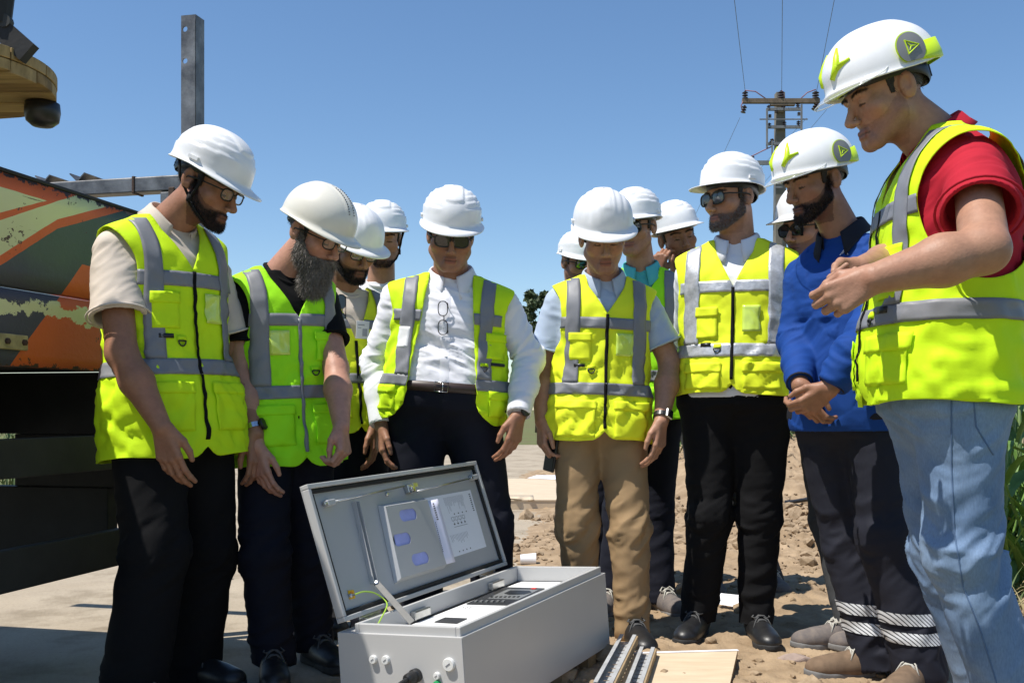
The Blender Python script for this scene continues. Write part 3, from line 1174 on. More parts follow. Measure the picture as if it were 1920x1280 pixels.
def blade(mb, p, a, ln, wd, droop, lift, n=8, twist=0.3):
    """a long leaf that rises, arches over and hangs"""
    p = np.asarray(p, float)
    d = np.array([math.cos(a), math.sin(a), 0]); s_ = np.array([-d[1], d[0], 0])
    V_ = []
    q = p.copy()
    th = lift
    for i in range(n + 1):
        u = i / n
        w_ = wd * (math.sin(PI * min(1, .12 + u * .9)) ** .7) * (1 - u ** 4)
        up = np.array([0, 0, 1.0]) * math.cos(th) - d * math.sin(th)
        k = twist * u
        ss = s_ * math.cos(k) + up * math.sin(k)
        V_ += [q - ss * w_ / 2 + up * w_ * .18, q, q + ss * w_ / 2 + up * w_ * .18]
        q = q + (d * math.cos(th) + np.array([0, 0, 1.0]) * math.sin(th)) * ln / n
        th -= droop / n
    F_ = []
    for i in range(n):
        for j in range(2):
            F_.append((i * 3 + j, i * 3 + j + 1, (i + 1) * 3 + j + 1, (i + 1) * 3 + j))
    mb.add(V_, F_)


def maize(x, y, h, seed, label, group='maize plants at the field edge'):
    rs = np.random.default_rng(seed)
    z0 = soil_z(min(x, 8.9), y) - .02
    root = empty('maize_plant', (x, y, z0), label, 'maize plant', group)
    mb = MB(); mb.tube([(x, y, z0), (x + .02, y, z0 + h * .5), (x + .03, y + .02, z0 + h * .92)], [.014, .012, .005], 8)
    mb.emit('stalk', M['stalk'], root, smooth=True)
    n = int(h * 9)
    for k in range(n):
        u = (k + .6) / n
        a = (0 if k % 2 else PI) + rs.uniform(-.7, .7) + seed
        mb = MB()
        blade(mb, (x + .02 * u, y, z0 + h * (.05 + .85 * u)), a, rs.uniform(.38, .75) * (1.1 - .4 * abs(u - .5)), rs.uniform(.045, .075), rs.uniform(1.6, 2.6), rs.uniform(.9, 1.25), 9, rs.uniform(-.8, .8))
        mb.emit('leaf', M['maize_dry'] if (u < .18 and k % 2) else M['maize'], root, smooth=True)


rs = np.random.default_rng(12)
mz = [(2.32, 4.80, 1.05, 'young maize plant nearest the jeans of the man in red'), (2.66, 5.35, 1.25, 'maize plant with arching leaves behind the red polo man')]
for y_, k_ in ((5.0, .515), (5.6, .492), (5.9, .51), (6.2, .488), (6.5, .505), (6.9, .486), (7.2, .498), (7.6, .484), (8.0, .495), (8.5, .483), (6.0, .53)):
    mz.append((y_ * k_, y_, 1.15 + .05 * (y_ - 5) + .1 * math.sin(y_ * 9), 'maize plant'))
for k, (x, y, h, lab) in enumerate(mz):
    maize(x, y, h, k + 1, lab if k < 2 else 'tall green maize plant farther back in the dense row at the right edge')
# dry grass and low weeds under the maize
mb = MB(); mg = MB()
for k in range(4200):
    y = rs.uniform(3.9, 8.5)
    x = rs.uniform(.40, .62) * y + rs.uniform(-.05, .5)
    if x < 1.95:
        continue
    z = soil_z(min(x, 8.9), y)
    blade(mb if rs.random() < .62 else mg, (x, y, z - .01), rs.uniform(0, 6.28), rs.uniform(.08, .30), rs.uniform(.004, .010), rs.uniform(.4, 1.9), rs.uniform(.5, 1.4), 4)
mb.emit('dry_grass', M['straw'], None, smooth=True, kind='stuff')
mg.emit('green_grass', M['weed'], None, smooth=True, kind='stuff')
mb = MB()
for k in range(900):
    y = rs.uniform(4.7, 7.2)
    x = y * rs.uniform(.472, .53)
    z = soil_z(min(x, 8.9), y)
    blade(mb, (x, y, z - .01), rs.uniform(0, 6.28), rs.uniform(.4, 1.0), rs.uniform(.012, .030), rs.uniform(.5, 1.6), rs.uniform(1.0, 1.5), 6)
mb.emit('tall_grass', M['tall_grass'], None, smooth=True, kind='stuff')
# weeds along the top of the heap
mb = MB()
for k in range(3600):
    y = rs.uniform(11.2, 15.5)
    x = rs.uniform(1.5, 7.5)
    z = soil_z(x, min(y, 15))
    blade(mb, (x, y, z - .02), rs.uniform(0, 6.28), rs.uniform(.12, .5), rs.uniform(.012, .035), rs.uniform(.5, 2), rs.uniform(.7, 1.5), 4)
mb.emit('weeds', M['weed'], None, smooth=True, kind='stuff')
# verge grass far behind the truck
mb = MB()
for k in range(5000):
    y = rs.uniform(11.3, 24) if k % 3 else rs.uniform(24, 60)
    x = rs.uniform(-.66, -.34) * y
    s_ = 1 + (y > 24) * 1.5
    blade(mb, (x, y, -.03), rs.uniform(0, 6.28), rs.uniform(.10, .38) * s_, rs.uniform(.012, .03) * s_, rs.uniform(.5, 2), rs.uniform(.6, 1.5), 3)
mb.emit('verge_grass', M['weed'], None, smooth=True, kind='stuff')
# ------------------------------------------------------------------ heads
def head_R(yaw, pitch, roll=0.0):
    """columns: the person's right, forward, up"""
    y, p = D2R(yaw), D2R(pitch)
    Fw = np.array([math.sin(y), -math.cos(y), 0])
    Z = np.array([0, 0, 1.0])
    R = np.cross(Fw, Z)
    f = Fw * math.cos(p) - Z * math.sin(p)
    u = Z * math.cos(p) + Fw * math.sin(p)
    r = D2R(roll)
    R2 = R * math.cos(r) + u * math.sin(r)
    u2 = u * math.cos(r) - R * math.sin(r)
    return np.stack([R2, f, u2], 1)


def head_sdf(q, hp, ears=True):
    """a man's head; origin between the ears, y forward, z up"""
    jw = hp.get('jaw', 1.0)
    ns = hp.get('nose', 1.0)
    a = np.abs(q[:, 0])
    s = np.stack([a, q[:, 1], q[:, 2]], 1)
    d = ell(q, (0, -.008, .048), (.077, .099, .086))
    d = smin(d, ell(q, (0, .030, -.028), (.061 * jw, .064, .086)), .03)
    d = smin(d, rc(s, (.050 * jw, .012, -.055), (.018 * jw, .068, -.100), .022, .021), .025)
    d = smin(d, rc(q, (-.010, .078, -.104), (.010, .078, -.104), .017, .017), .018)
    d = smin(d, ell(s, (.045 * jw, .060, -.026), (.024, .024, .022)), .02)
    d = smin(d, rc(q, (-.036, .082, .016), (.036, .082, .016), .0125, .0125), .016)
    d = smax(d, -ell(s, (.031, .104, -.006), (.019, .016, .013)), .010)
    d = smin(d, ell(s, (.0305, .0795, -.006), (.0135, .0135, .012)), .003)
    d = smin(d, rc(q, (0, .092, .002), (0, .092 + .026 * ns, -.040), .0075, .0115), .010)
    d = smin(d, ell(s, (.0115, .101 + .004 * ns, -.046), (.0085, .011, .0075)), .005)
    d = smin(d, rc(q, (-.018, .0915, -.0715), (.018, .0915, -.0715), .0050, .0050), .010)
    d = smin(d, rc(q, (-.014, .0915, -.0835), (.014, .0915, -.0835), .0058, .0058), .010)
    d = smax(d, -rc(q, (-.024, .1005, -.0775), (.024, .1005, -.0775), .0028, .0028), .003)
    if ears:
        e = ell(s, (.079, -.012, -.004), (.0085, .020, .033), np.array([[.94, -.34, 0], [.34, .94, 0], [0, 0, 1]]))
        e = smax(e, -ell(s, (.087, -.006, .001), (.006, .011, .018)), .004)
        d = smin(d, e, .006)
    return d


def zline(y, pts):
    return np.interp(y, [p[0] for p in pts], [p[1] for p in pts])


def hand_prims(wr, d, n, s, curl=(.3, .45, .25), sc=1.0, thumb=0.0, spread=.05, curls=None):
    """palm, four unequal fingers and a thumb leaving the side of the palm; n: the side the palm faces, s: thumb side"""
    e1 = unit(d)
    e3 = unit(np.asarray(n, float) - e1 * np.dot(n, e1))
    e2 = np.cross(e3, e1)
    if np.dot(e2, s) < 0:
        e2 = -e2
    T = lambda a, b, c: np.asarray(wr) + sc * (a * e1 + b * e2 + c * e3)
    pr = []
    kn = [(.090, .029), (.095, .010), (.090, -.010), (.080, -.027)]
    ln = [(.043, .026, .021), (.047, .029, .022), (.043, .027, .021), (.034, .021, .019)]
    for i, (a, b) in enumerate(kn):
        pr.append((T(.006, b * .55, 0), T(a, b, -.002), .0135 * sc, .0112 * sc, .012))
    pr.append((T(.03, .012, .008), T(.065, .02, .007), .013 * sc, .011 * sc, .012))
    pr.append((T(.03, -.018, .007), T(.06, -.02, .006), .012 * sc, .010 * sc, .012))
    for i, (a, b) in enumerate(kn):
        p = T(a, b, -.001)
        ang = 0
        cc = curls[i] if curls else [c * (1 + .12 * i) for c in curl]
        sp = (1.2 - i * .85) * spread
        for j in range(3):
            ang += cc[j]
            dd = (e1 * math.cos(sp) + e2 * math.sin(sp)) * math.cos(ang) + e3 * math.sin(ang)
            q = p + dd * ln[i][j] * sc
            r0 = (.0096, .0086, .0079)[j] * (.86 if i == 3 else 1) * sc
            r1 = (.0086, .0079, .0066)[j] * (.86 if i == 3 else 1) * sc
            pr.append((p, q, r0, r1, .0035 if j else .006))
            p = q
    t0, t1 = T(.016, .020, .006), T(.052, .044 - .008 * thumb, .014 + .012 * thumb)
    t2, t3 = T(.083, .051 - .026 * thumb, .021 + .020 * thumb), T(.107, .050 - .040 * thumb, .026 + .024 * thumb)
    pr += [(t0, t1, .0150 * sc, .0120 * sc, .012), (t1, t2, .0112 * sc, .0100 * sc, .004), (t2, t3, .0098 * sc, .0074 * sc, .003)]
    return pr


# ------------------------------------------------------------------ torso shape
T_T = [-.60, -.30, -.1, 0, .2, .45, .65, .78, .86, .92, .97, 1.02, 1.06]
T_W = [.185, .185, .184, .18, .166, .172, .186, .192, .188, .166, .124, .070, .062]
T_F = [.122, .122, .122, .122, .118, .124, .128, .115, .092, .074, .062, .056, .052]
T_B = [.120, .122, .124, .122, .100, .105, .116, .112, .092, .078, .068, .060, .056]
V_W = [.215, .205, .200, .196, .186, .192, .208, .222, .230, .222, .182, .104, .085]
V_F = [.158, .150, .146, .144, .142, .146, .148, .136, .116, .094, .076, .066, .062]
V_B = [.150, .146, .143, .140, .122, .126, .136, .132, .114, .096, .082, .072, .066]
NS = 2.35


class Torso:
    def __init__(s, P, N, yaw, ws=1.0, ds=1.0, belly=0.0, hump=0.02, lw0=.1):
        hipx = .088 * ws
        s.P, s.N = np.asarray(P, float), np.asarray(N, float)
        s.L = np.linalg.norm(s.N - s.P)
        s.Z = (s.N - s.P) / s.L
        y = D2R(yaw)
        f = np.array([math.sin(y), -math.cos(y), 0])
        s.F = unit(f - s.Z * f.dot(s.Z))
        s.X = np.cross(s.F, s.Z)
        s.tt = np.linspace(-.6, 1.06, 300)
        s.prof = {}
        k = np.exp(-np.linspace(-2, 2, 21) ** 2)
        k /= k.sum()
        bl = belly * np.exp(-((s.tt - .17) / .26) ** 2)
        for nm, (w, f_, b) in dict(body=(T_W, T_F, T_B), vest=(V_W, V_F, V_B)).items():
            r = []
            for i, a in enumerate((w, f_, b)):
                v = np.interp(s.tt, T_T, a)
                v = np.convolve(np.pad(v, 10, mode='edge'), k, mode='valid')
                sc = ws if i == 0 else ds
                top = np.clip((s.tt - .90) / .1, 0, 1)
                v = v * (sc * (1 - top) + top * (0.5 + 0.5 * sc))
                if i == 1:
                    v = v + bl
                if i == 0:
                    v = v + bl * .35
                if nm == 'vest':
                    low = SM(.22, -.02, s.tt)
                    need = (hipx + lw0 + .020) if i == 0 else (lw0 + .036)
                    v = np.maximum(v, v * (1 - low) + need * low)
                r.append(v)
            s.prof[nm] = r
        s.hump = hump

    def get(s, t, prof):
        return [np.interp(t, s.tt, a) for a in s.prof[prof]]

    def cy(s, t):
        return -s.hump * np.sin(np.clip(t, 0, 1) * PI)

    def local(s, p):
        q = p - s.P.astype(np.float32)
        return q @ s.X.astype(np.float32), q @ s.F.astype(np.float32), q @ s.Z.astype(np.float32)

    def world(s, x, y, z):
        return s.P + np.multiply.outer(x, s.X) + np.multiply.outer(y, s.F) + np.multiply.outer(z, s.Z)

    def sdf(s, p, off, t0, t1, prof='body', taper=None):
        x, y, z = s.local(p)
        t = z / s.L
        if taper is not None:
            off = off - taper * np.clip(-.06 * s.L - z, 0, .3)
        w, f, b = s.get(t, prof)
        y = y - s.cy(t)
        w = np.maximum(w + off, .03)
        dd = np.maximum(np.where(y > 0, f, b) + off, .03)
        k = ((np.abs(x) / w) ** NS + (np.abs(y) / dd) ** NS) ** (1 / NS)
        d = (k - 1) * np.minimum(w, dd) * .85
        return np.maximum(d, np.maximum(t0 * s.L - z, z - t1 * s.L))

    def surf(s, th, t, off, prof='vest'):
        """points of the torso's surface, before folds: local x, y, z"""
        w, f, b = s.get(t, prof)
        sn, cs = np.sin(th), np.cos(th)
        x = (w + off) * np.sign(sn) * np.abs(sn) ** (2 / NS)
        y = (np.where(cs > 0, f, b) + off) * np.sign(cs) * np.abs(cs) ** (2 / NS) + s.cy(t)
        return x, y, t * s.L

    def th_of_x(s, x, t, prof='vest', back=False):
        w = s.get(t, prof)[0]
        a = np.arcsin(np.clip((np.abs(x) / w) ** (NS / 2), 0, 1)) * np.sign(x)
        return PI - a if back else a


class Vest:
    def __init__(s, T, hem=-.3, seed=0, amp=1.0, open_=None, vtop=.74, arm=(.115, .17, .70), neck=.075, lean=0.0, ypush=0.0):
        s.T, s.hem, s.seed, s.amp = T, hem, seed, amp
        s.open_, s.vtop, s.arm, s.neck = open_, vtop, arm, neck
        s.ypush = ypush

    def gap(s, t):
        """half width of the front opening at height t"""
        if s.open_ is not None:
            return np.interp(t, s.open_[0], s.open_[1])
        return np.interp(t, [s.vtop - .012, s.vtop, .93, 1.06], [-.012, 0.0, s.neck * .92, s.neck * 1.12])

    def pos(s, th, t, off):
        T = s.T
        x, y, z = T.surf(th, t, off)
        q = np.stack([x, y, z], 1)
        sd = s.seed * 7.7
        A = s.amp * np.clip(1.15 - t, .25, 1.2)
        n1 = pnoise(q * np.array([6.5, 6.5, 3.2]) + sd)
        n2 = pnoise(q * np.array([9, 9, 17]) + np.stack([z * 6, x * 4, np.abs(x) * 16 * np.sign(n1)], 1) + sd + 31)
        n3 = pnoise(q * np.array([24, 24, 30]) + sd + 5)
        n4 = pnoise(q * np.array([13, 13, 8]) + np.stack([z * 5 * np.sign(x), y * 3, x * 9], 1) + sd + 77)
        d = A * (.014 * n1 + .014 * (0.42 - np.abs(n2) * 1.7) + .013 * (0.40 - np.abs(n4) * 1.6) + .004 * n3)
        cx = np.hypot(x, y) + 1e-6
        return T.world(x + d * x / cx, y + d * y / cx, z), q

    def values(s, th, t):
        """signed values; the cloth stays where all are > 0"""
        T = s.T
        x, y, z = T.surf(th, t, 0)
        ry, rz, tc = s.arm
        w = T.get(t, 'vest')[0]
        zc = tc * T.L
        up = (z - zc) > 0
        r = np.sqrt(((y - T.cy(t) + .005) / np.where(y > 0, ry * .92, ry)) ** 2 + ((z - zc) / np.where(up, max(.05, .945 * T.L - zc), rz)) ** 2)
        va = np.where(np.abs(x) > .5 * w, r - 1, 1.0)
        front = np.cos(th) > 0
        g = s.gap(t)
        vf = np.where(front & (np.abs(th) < 1.45), np.abs(x) - g, .2)
        rnd = np.where(front, .05 * np.clip(1 - (np.abs(x) - g) / .06, 0, 1) ** 2, 0)
        vh = z - (s.hem * T.L + rnd) + .006 * np.sin(th * 3 + s.seed)
        vn = np.where(front, .2, .985 - t)
        vt = 1.03 - t
        return [va, vf, vh, vn, vt]

    def mesh(s, TH, TT, off, clip=True, extra=None):
        n, m = TH.shape
        th, t = TH.ravel(), TT.ravel()
        v, q = s.pos(th, t, off)
        f = [(i * m + j, i * m + j + 1, (i + 1) * m + j + 1, (i + 1) * m + j) for i in range(n - 1) for j in range(m - 1)]
        ex = np.stack([th, t], 1)
        if clip:
            for k in range(5):
                val = s.values(ex[:, 0], ex[:, 1])[k]
                if (val > 0).all():
                    continue
                v, f, ex = clip_poly(v, f, val, ex)
                if len(v) == 0:
                    return None
        if len(v) == 0:
            return None
        if extra is not None:
            v, f, ex = clip_poly(v, f, extra(ex[:, 0], ex[:, 1]), ex)
        # face outwards
        a = np.array([np.cross(v[g[1]] - v[g[0]], v[g[2]] - v[g[0]]) for g in f])
        c = np.array([v[list(g)].mean(0) for g in f])
        loc = c - s.T.P
        ax = loc - np.outer(loc @ s.T.Z, s.T.Z)
        if (a * ax).sum() < 0:
            f = [g[::-1] for g in f]
        return v, f

    def shell(s, off=0.0):
        th = np.linspace(-PI, PI, 121)
        t = np.linspace(s.hem - .05, 1.035, 72)
        TH, TT = np.meshgrid(th, t, indexing='ij')
        return s.mesh(TH, TT, off)

    def patch_x(s, x0, x1, t0, t1, off, back=False, nx=None, nt=None, clip=True, extra=None):
        nx = nx or max(3, int(abs(x1 - x0) / .011) + 2)
        nt = nt or max(3, int(abs(t1 - t0) * s.T.L / .011) + 2)
        X, TT = np.meshgrid(np.linspace(x0, x1, nx), np.linspace(t0, t1, nt), indexing='ij')
        TH = s.T.th_of_x(X, TT, 'vest', back)
        return s.mesh(TH, TT, off, clip, extra)

    def patch_th(s, a0, a1, t0, t1, off, clip=True):
        n = max(4, int(abs(a1 - a0) * .19 / .011) + 2)
        nt = max(3, int(abs(t1 - t0) * s.T.L / .011) + 2)
        TH, TT = np.meshgrid(np.linspace(a0, a1, n), np.linspace(t0, t1, nt), indexing='ij')
        return s.mesh(TH, TT, off, clip)


# ------------------------------------------------------------------ folds in loose cloth
def folds(v, n, chains, base, amps, fs=20, fp=7, seed=0, wd=.09):
    best = np.full(len(v), 1e9)
    S = np.zeros(len(v))
    Q = np.zeros((len(v), 3))
    A = np.zeros(len(v))
    for ci, ch in enumerate(chains):
        L = 0
        js = [0]
        for a, b in zip(ch[:-1], ch[1:]):
            js.append(js[-1] + np.linalg.norm(np.asarray(b) - a))
        for k, (a, b) in enumerate(zip(ch[:-1], ch[1:])):
            a, b = np.asarray(a, float), np.asarray(b, float)
            ln = np.linalg.norm(b - a)
            ax = (b - a) / ln
            pa = v - a
            h = np.clip(pa @ ax, 0, ln)
            pr = pa - np.outer(h, ax)
            d = np.linalg.norm(pr, axis=1)
            m = d < best
            best[m] = d[m]
            s_ = js[k] + h
            S[m] = s_[m]
            Q[m] = pr[m] + ci * 3.1
            am = np.full(len(v), base)
            for j, g in zip(js, amps):
                am += g * np.exp(-((s_ - j) / wd) ** 2)
            A[m] = am[m]
    c = np.stack([Q[:, 0] * fp + seed, Q[:, 1] * fp + seed * 1.7, S * fs + Q[:, 2] * fp + (Q[:, 0] + Q[:, 1]) * fp * 1.2], 1)
    n1 = pnoise(c)
    n2 = pnoise(c * np.array([1.9, 1.9, 1.7]) + 40)
    n3 = pnoise(c * np.array([2.6, 2.6, 2.3]) + 90)
    d = A * (1.15 * (.40 - 1.7 * np.abs(n1)) + .45 * n2 + .42 * (.38 - 1.8 * np.abs(n3)))
    return v + n * d[:, None]


# ------------------------------------------------------------------ a person
def person(label, Y, head, P, N, yaw, arms, legs=None, ws=1.0, ds=1.0, belly=0.0, hs=1.03, skin='skin', hp=None,
           shirt=None, vest=None, trousers=None, helmet=None, beard=None, hair='hair', glasses=None, shoes=None,
           belt=False, vox=.0045, stub=None, shoulder=.170, sh_t=.815, hump=.02, nfac=1.0, group='men in hard hats gathered round the cabinet', tone=None, ):
    hp = hp or {}
    T = Torso(P, N, yaw, ws, ds, belly, hump, (trousers or {}).get('lw', (.1,))[0])
    foot = np.array([T.P[0], T.P[1], 0.0])
    root = empty('person', foot, label, 'person', group)
    H = np.asarray(head[0], float)
    Rh = head_R(*head[1:])
    Rh32, H32 = Rh.astype(np.float32), H.astype(np.float32)
    toq = lambda p: ((p - H32) @ Rh32) / np.float32(hs)
    out = dict(root=root, T=T, H=H, Rh=Rh, hs=hs)
    # ---- joints
    A = {}
    for side, sg in (('r', 1), ('l', -1)):
        sj = T.world(np.array([sg * shoulder * ws]), np.array([T.cy(sh_t)]), np.array([sh_t * T.L]))[0]
        a = arms.get(side)
        if a:
            sj = np.asarray(a['shoulder']) if 'shoulder' in a else sj
            A[side] = dict(a, sj=sj, el=np.asarray(a['elbow']), wr=np.asarray(a['wrist']))
    out['A'] = A
    prims = []
    nb = H + Rh @ np.array([0, -.022, -.055]) * hs
    neck0 = T.world(np.array([0.]), np.array([T.cy(1.0) + .0]), np.array([.97 * T.L]))[0]
    boxes = [(H - .19 * hs, H + .19 * hs, .0032 if vox < .005 else .0045)]
    for side, a in A.items():
        am = a.get('thick', 1.0)
        sj, el, wr = a['sj'], a['el'], a['wr']
        prims.append((sj, el, .050, .043 * am, .03))
        fa = unit(wr - el)
        prims.append((el, el + (wr - el) * .38, .041 * am, .046 * am, .02))
        prims.append((el + (wr - el) * .38, wr, .046 * am, .0275 * am, .02))
        if not a.get('nohand'):
            hd = hand_prims(wr, a['dir'], a['palm'], a['thumb'], a.get('curl', (.3, .45, .25)), a.get('sc', 1.0), a.get('th', 0.0), a.get('spread', .05), a.get('curls'))
            prims += [(p, q, r0, r1, k) for p, q, r0, r1, k in hd]
            pts = np.array([x for p in hd for x in (p[0], p[1])])
            boxes.append((pts.min(0) - .024, pts.max(0) + .024, .0026 if vox < .005 else .0045))
    neckr = .060 * nfac

    def D(p):
        q = toq(p)
        far = np.sqrt((q ** 2).sum(1))
        d = np.where(far > .3, (far - .16) * hs, 0).astype(np.float32)
        nr = far <= .3
        if nr.any():
            d[nr] = head_sdf(q[nr], hp) * hs
        d = smin(d, rc(p, neck0, nb, neckr * 1.12, neckr * .95), .03)
        c = T.world(np.array([0., 0.]), np.array([0., 0.]), np.array([.15 * T.L, .78 * T.L]))
        d = smin(d, rc(p, c[0], c[1], .075, .078), .03)
        for sd, a in A.items():
            d = smin(d, rc(p, c[1], a['sj'], .07, .046), .03)
        for a, b, r1, r2, k in prims:
            d = smin(d, rc(p, a, b, r1, r2), k)
        return d

    pts = [H + .16, H - .16, T.P + .12, T.P - .12]
    for a in A.values():
        pts += [a['sj'] + .08, a['sj'] - .08, a['el'] + .07, a['el'] - .07, a['wr'] + .06, a['wr'] - .06]
    pts = np.array(pts)
    vs, qs, nn = [], [], 0
    for lo, hi, h in boxes:
        v, q = sdf_mesh(D, lo, hi, h)
        vs.append(v); qs.append(q + nn); nn += len(v)
    v, q = sdf_mesh(D, pts.min(0), pts.max(0), .0065)
    c = v[q].mean(1)
    keep = np.ones(len(q), bool)
    for lo, hi, h in boxes:
        keep &= ~((c > lo + .012) & (c < hi - .012)).all(1)
    q = q[keep]
    u, inv = np.unique(q, return_inverse=True)
    vs.append(v[u]); qs.append(inv.reshape(q.shape) + nn)
    v, q = np.concatenate(vs), np.concatenate(qs)
    body = emit('body', v, q, M[skin], root)
    # pigment: lips, eyes, stubble; also painted shade along the mouth groove
    hq = toq(v.astype(np.float32)).astype(float)
    tint = np.ones((len(v), 4))
    tint[:, :3] *= 1 + .09 * fbm(v * 26, 3)[:, None] + (.08 * pnoise(v * 190) + .09 * pnoise(v * 85 + 4))[:, None]
    tint[:, 1:3] *= 1 - .10 * np.clip(fbm(v * 14 + 9, 2), -.2, 1)[:, None]
    if tone is not None:
        tint[:, :3] *= np.array(tone)
    near = (np.abs(hq) < .16).all(1)
    lipd = np.minimum(rc(hq, (-.019, .094, -.0735), (.019, .094, -.0735), .0030, .0030), rc(hq, (-.015, .095, -.0825), (.015, .095, -.0825), .0036, .0036))
    lw_ = np.where(near & (hq[:, 1] > .08), SM(.0042, .0008, lipd), 0)
    tint[:, :3] *= 1 - lw_[:, None] * np.array([.12, .34, .32])
    gr_ = np.where(near & (hq[:, 1] > .075) & (np.abs(hq[:, 0]) < .024), SM(.0028, .0010, np.abs(hq[:, 2] + .0775)), 0)
    tint[:, :3] *= 1 - .6 * gr_[:, None]  # crease shade between the lips, put into the skin colour
    ax = np.abs(hq[:, 0])
    ed = np.sqrt(((ax - .0305) / .0135) ** 2 + ((hq[:, 2] + .0105) / .0032) ** 2)
    m = near & (ed < 1) & (hq[:, 1] > .075)
    tint[m, :3] *= .18
    ck = near & (hq[:, 1] > .05) & (np.hypot(ax - .045, hq[:, 2] + .035) < .022)
    tint[ck, :3] *= np.array([1.0, .93, .92])
    if stub:
        zb = zline(hq[:, 1], [(-.02, .0), (.02, -.02), (.06, -.052), (.08, -.058), (.12, -.058)])
        m = near & (hq[:, 2] < zb) & (hq[:, 2] > -.135) & (hq[:, 1] > -.0)
        tint[m, :3] *= (np.array(stub) * (1 + .2 * pnoise(hq[m] * 300))[:, None])
    ca = body.data.color_attributes.new('tint', 'FLOAT_COLOR', 'POINT')
    ca.data.foreach_set('color', tint.astype(np.float32).ravel())
    # ---- hair, beard, brows
    Rw = lambda vv: H + (vv * hs) @ Rh.T

    def hair_mesh(nm, Dq, lo, hi, h, m, amp, fr=120, strands=0, sl_=.012, dn=(0, .2, -1)):
        v, q = sdf_mesh(Dq, lo, hi, h, project=True)
        if len(v) == 0:
            return
        n = vnormals(v, q)
        v = v + n * (amp * (pnoise(v * fr) + .6 * pnoise(v * fr * 2.3)))[:, None]
        if strands:
            rs_ = np.random.default_rng(len(v))
            k_ = rs_.integers(0, len(v), strands)
            b_ = v[k_] + rs_.normal(0, .0016, (strands, 3))
            dr = n[k_] * .55 + np.array(dn) * .75 + rs_.normal(0, .28, (strands, 3))
            dr /= np.linalg.norm(dr, axis=1)[:, None]
            ln_ = sl_ * rs_.uniform(.5, 1.2, (strands, 1))
            sd_ = np.cross(dr, rs_.normal(size=(strands, 3)))
            sd_ /= np.linalg.norm(sd_, axis=1)[:, None]
            wd_ = .0006
            e_ = b_ + dr * ln_
            e_[:, 2] -= ln_[:, 0] * .25
            V4 = np.stack([b_ - sd_ * wd_, b_ + sd_ * wd_, e_ + sd_ * wd_ * .4, e_ - sd_ * wd_ * .4], 1).reshape(-1, 3)
            q = np.concatenate([q, np.arange(len(V4)).reshape(-1, 4) + len(v)])
            v = np.concatenate([v, V4])
        emit(nm, Rw(v), q, m, root)

    if hair:
        zl = hp.get('hairline', [(-.2, -.075), (-.07, -.060), (-.035, -.050), (-.018, .0), (-.012, .03), (.012, .022), (.018, -.012), (.03, -.012), (.034, .045), (.07, .075), (.12, .085)])
        hair_mesh('hair', lambda q: np.maximum(head_sdf(q, hp, False) - hp.get('hairt', .006), (zline(q[:, 1], zl) - q[:, 2]) * .6),
                  (-.11, -.13, -.10), (.11, .12, .15), .0045, M[hair], .0012, 120, 1500, .008, (0, -.3, -.8))
    vn_all = vnormals(v, q)

    def strands_on(nm, wgt, n_, ln0, dirv, m, sd0, emit_=True):
        ids = np.nonzero(wgt > .02)[0]
        if len(ids) < 5:
            return None
        rs_ = np.random.default_rng(sd0)
        k_ = rs_.choice(ids, n_, p=wgt[ids] ** 1.5 / (wgt[ids] ** 1.5).sum())
        nv = vn_all[k_]
        dr = nv * .62 + dirv[k_] * .7 + rs_.normal(0, .25, (n_, 3))
        dr /= np.linalg.norm(dr, axis=1)[:, None]
        ln_ = ln0 * rs_.uniform(.5, 1.2, (n_, 1)) * (.45 + .55 * wgt[k_][:, None])
        b_ = v[k_] + rs_.normal(0, .0012, (n_, 3)) - nv * .0008
        sd_ = np.cross(dr, rs_.normal(size=(n_, 3)))
        sd_ /= np.linalg.norm(sd_, axis=1)[:, None]
        w_ = .00055
        e_ = b_ + dr * ln_
        e_[:, 2] -= ln_[:, 0] * .3
        V4 = np.stack([b_ - sd_ * w_, b_ + sd_ * w_, e_ + sd_ * w_ * .4, e_ - sd_ * w_ * .4], 1).reshape(-1, 3)
        return emit(nm, V4, np.arange(len(V4)).reshape(-1, 4), m, root)
    # brows
    ax_ = np.abs(hq[:, 0])
    tt_ = np.clip((ax_ - .012) / .036, 0, 1)
    bd_ = np.hypot(np.clip(.012 - ax_, 0, 1) + np.clip(ax_ - .048, 0, 1), hq[:, 2] - (.0165 + .005 * np.sin(tt_ * 2.4)))
    bw_ = np.where(near & (hq[:, 1] > .055), SM(.0052, .0022, bd_), 0)
    tint[:, :3] *= 1 - .72 * bw_[:, None]
    ca.data.foreach_set('color', tint.astype(np.float32).ravel())
    strands_on('eyebrows', bw_, 500, .006, np.sign(hq[:, 0])[:, None] * Rh[:, 0][None] + .2 * Rh[:, 2][None], M['hair'], 3)
    if beard:
        bm, bt, zt, ext = beard
        zb = zt or [(-.02, .03), (.012, .012), (.03, -.034), (.055, -.060), (.07, -.060), (.085, -.0575), (.12, -.0575)]
        # how far inside the bearded region each point of the skin lies
        a_ = np.stack([np.abs(hq[:, 0]), hq[:, 1], hq[:, 2]], 1)
        dd_ = np.minimum.reduce([zline(hq[:, 1], zb) - hq[:, 2], hq[:, 1] - .0 + .004, hq[:, 2] - np.interp(hq[:, 1], [-.01, .02, .05, .085], [-.058, -.086, -.112, -.132]), rc(a_, (0, .097, -.0785), (.015, .097, -.0785), .009, .007)])
        dd_ = dd_ + .004 * pnoise(hq * 120)
        wgt = np.where(near, SM(-.002, .011, dd_), 0)
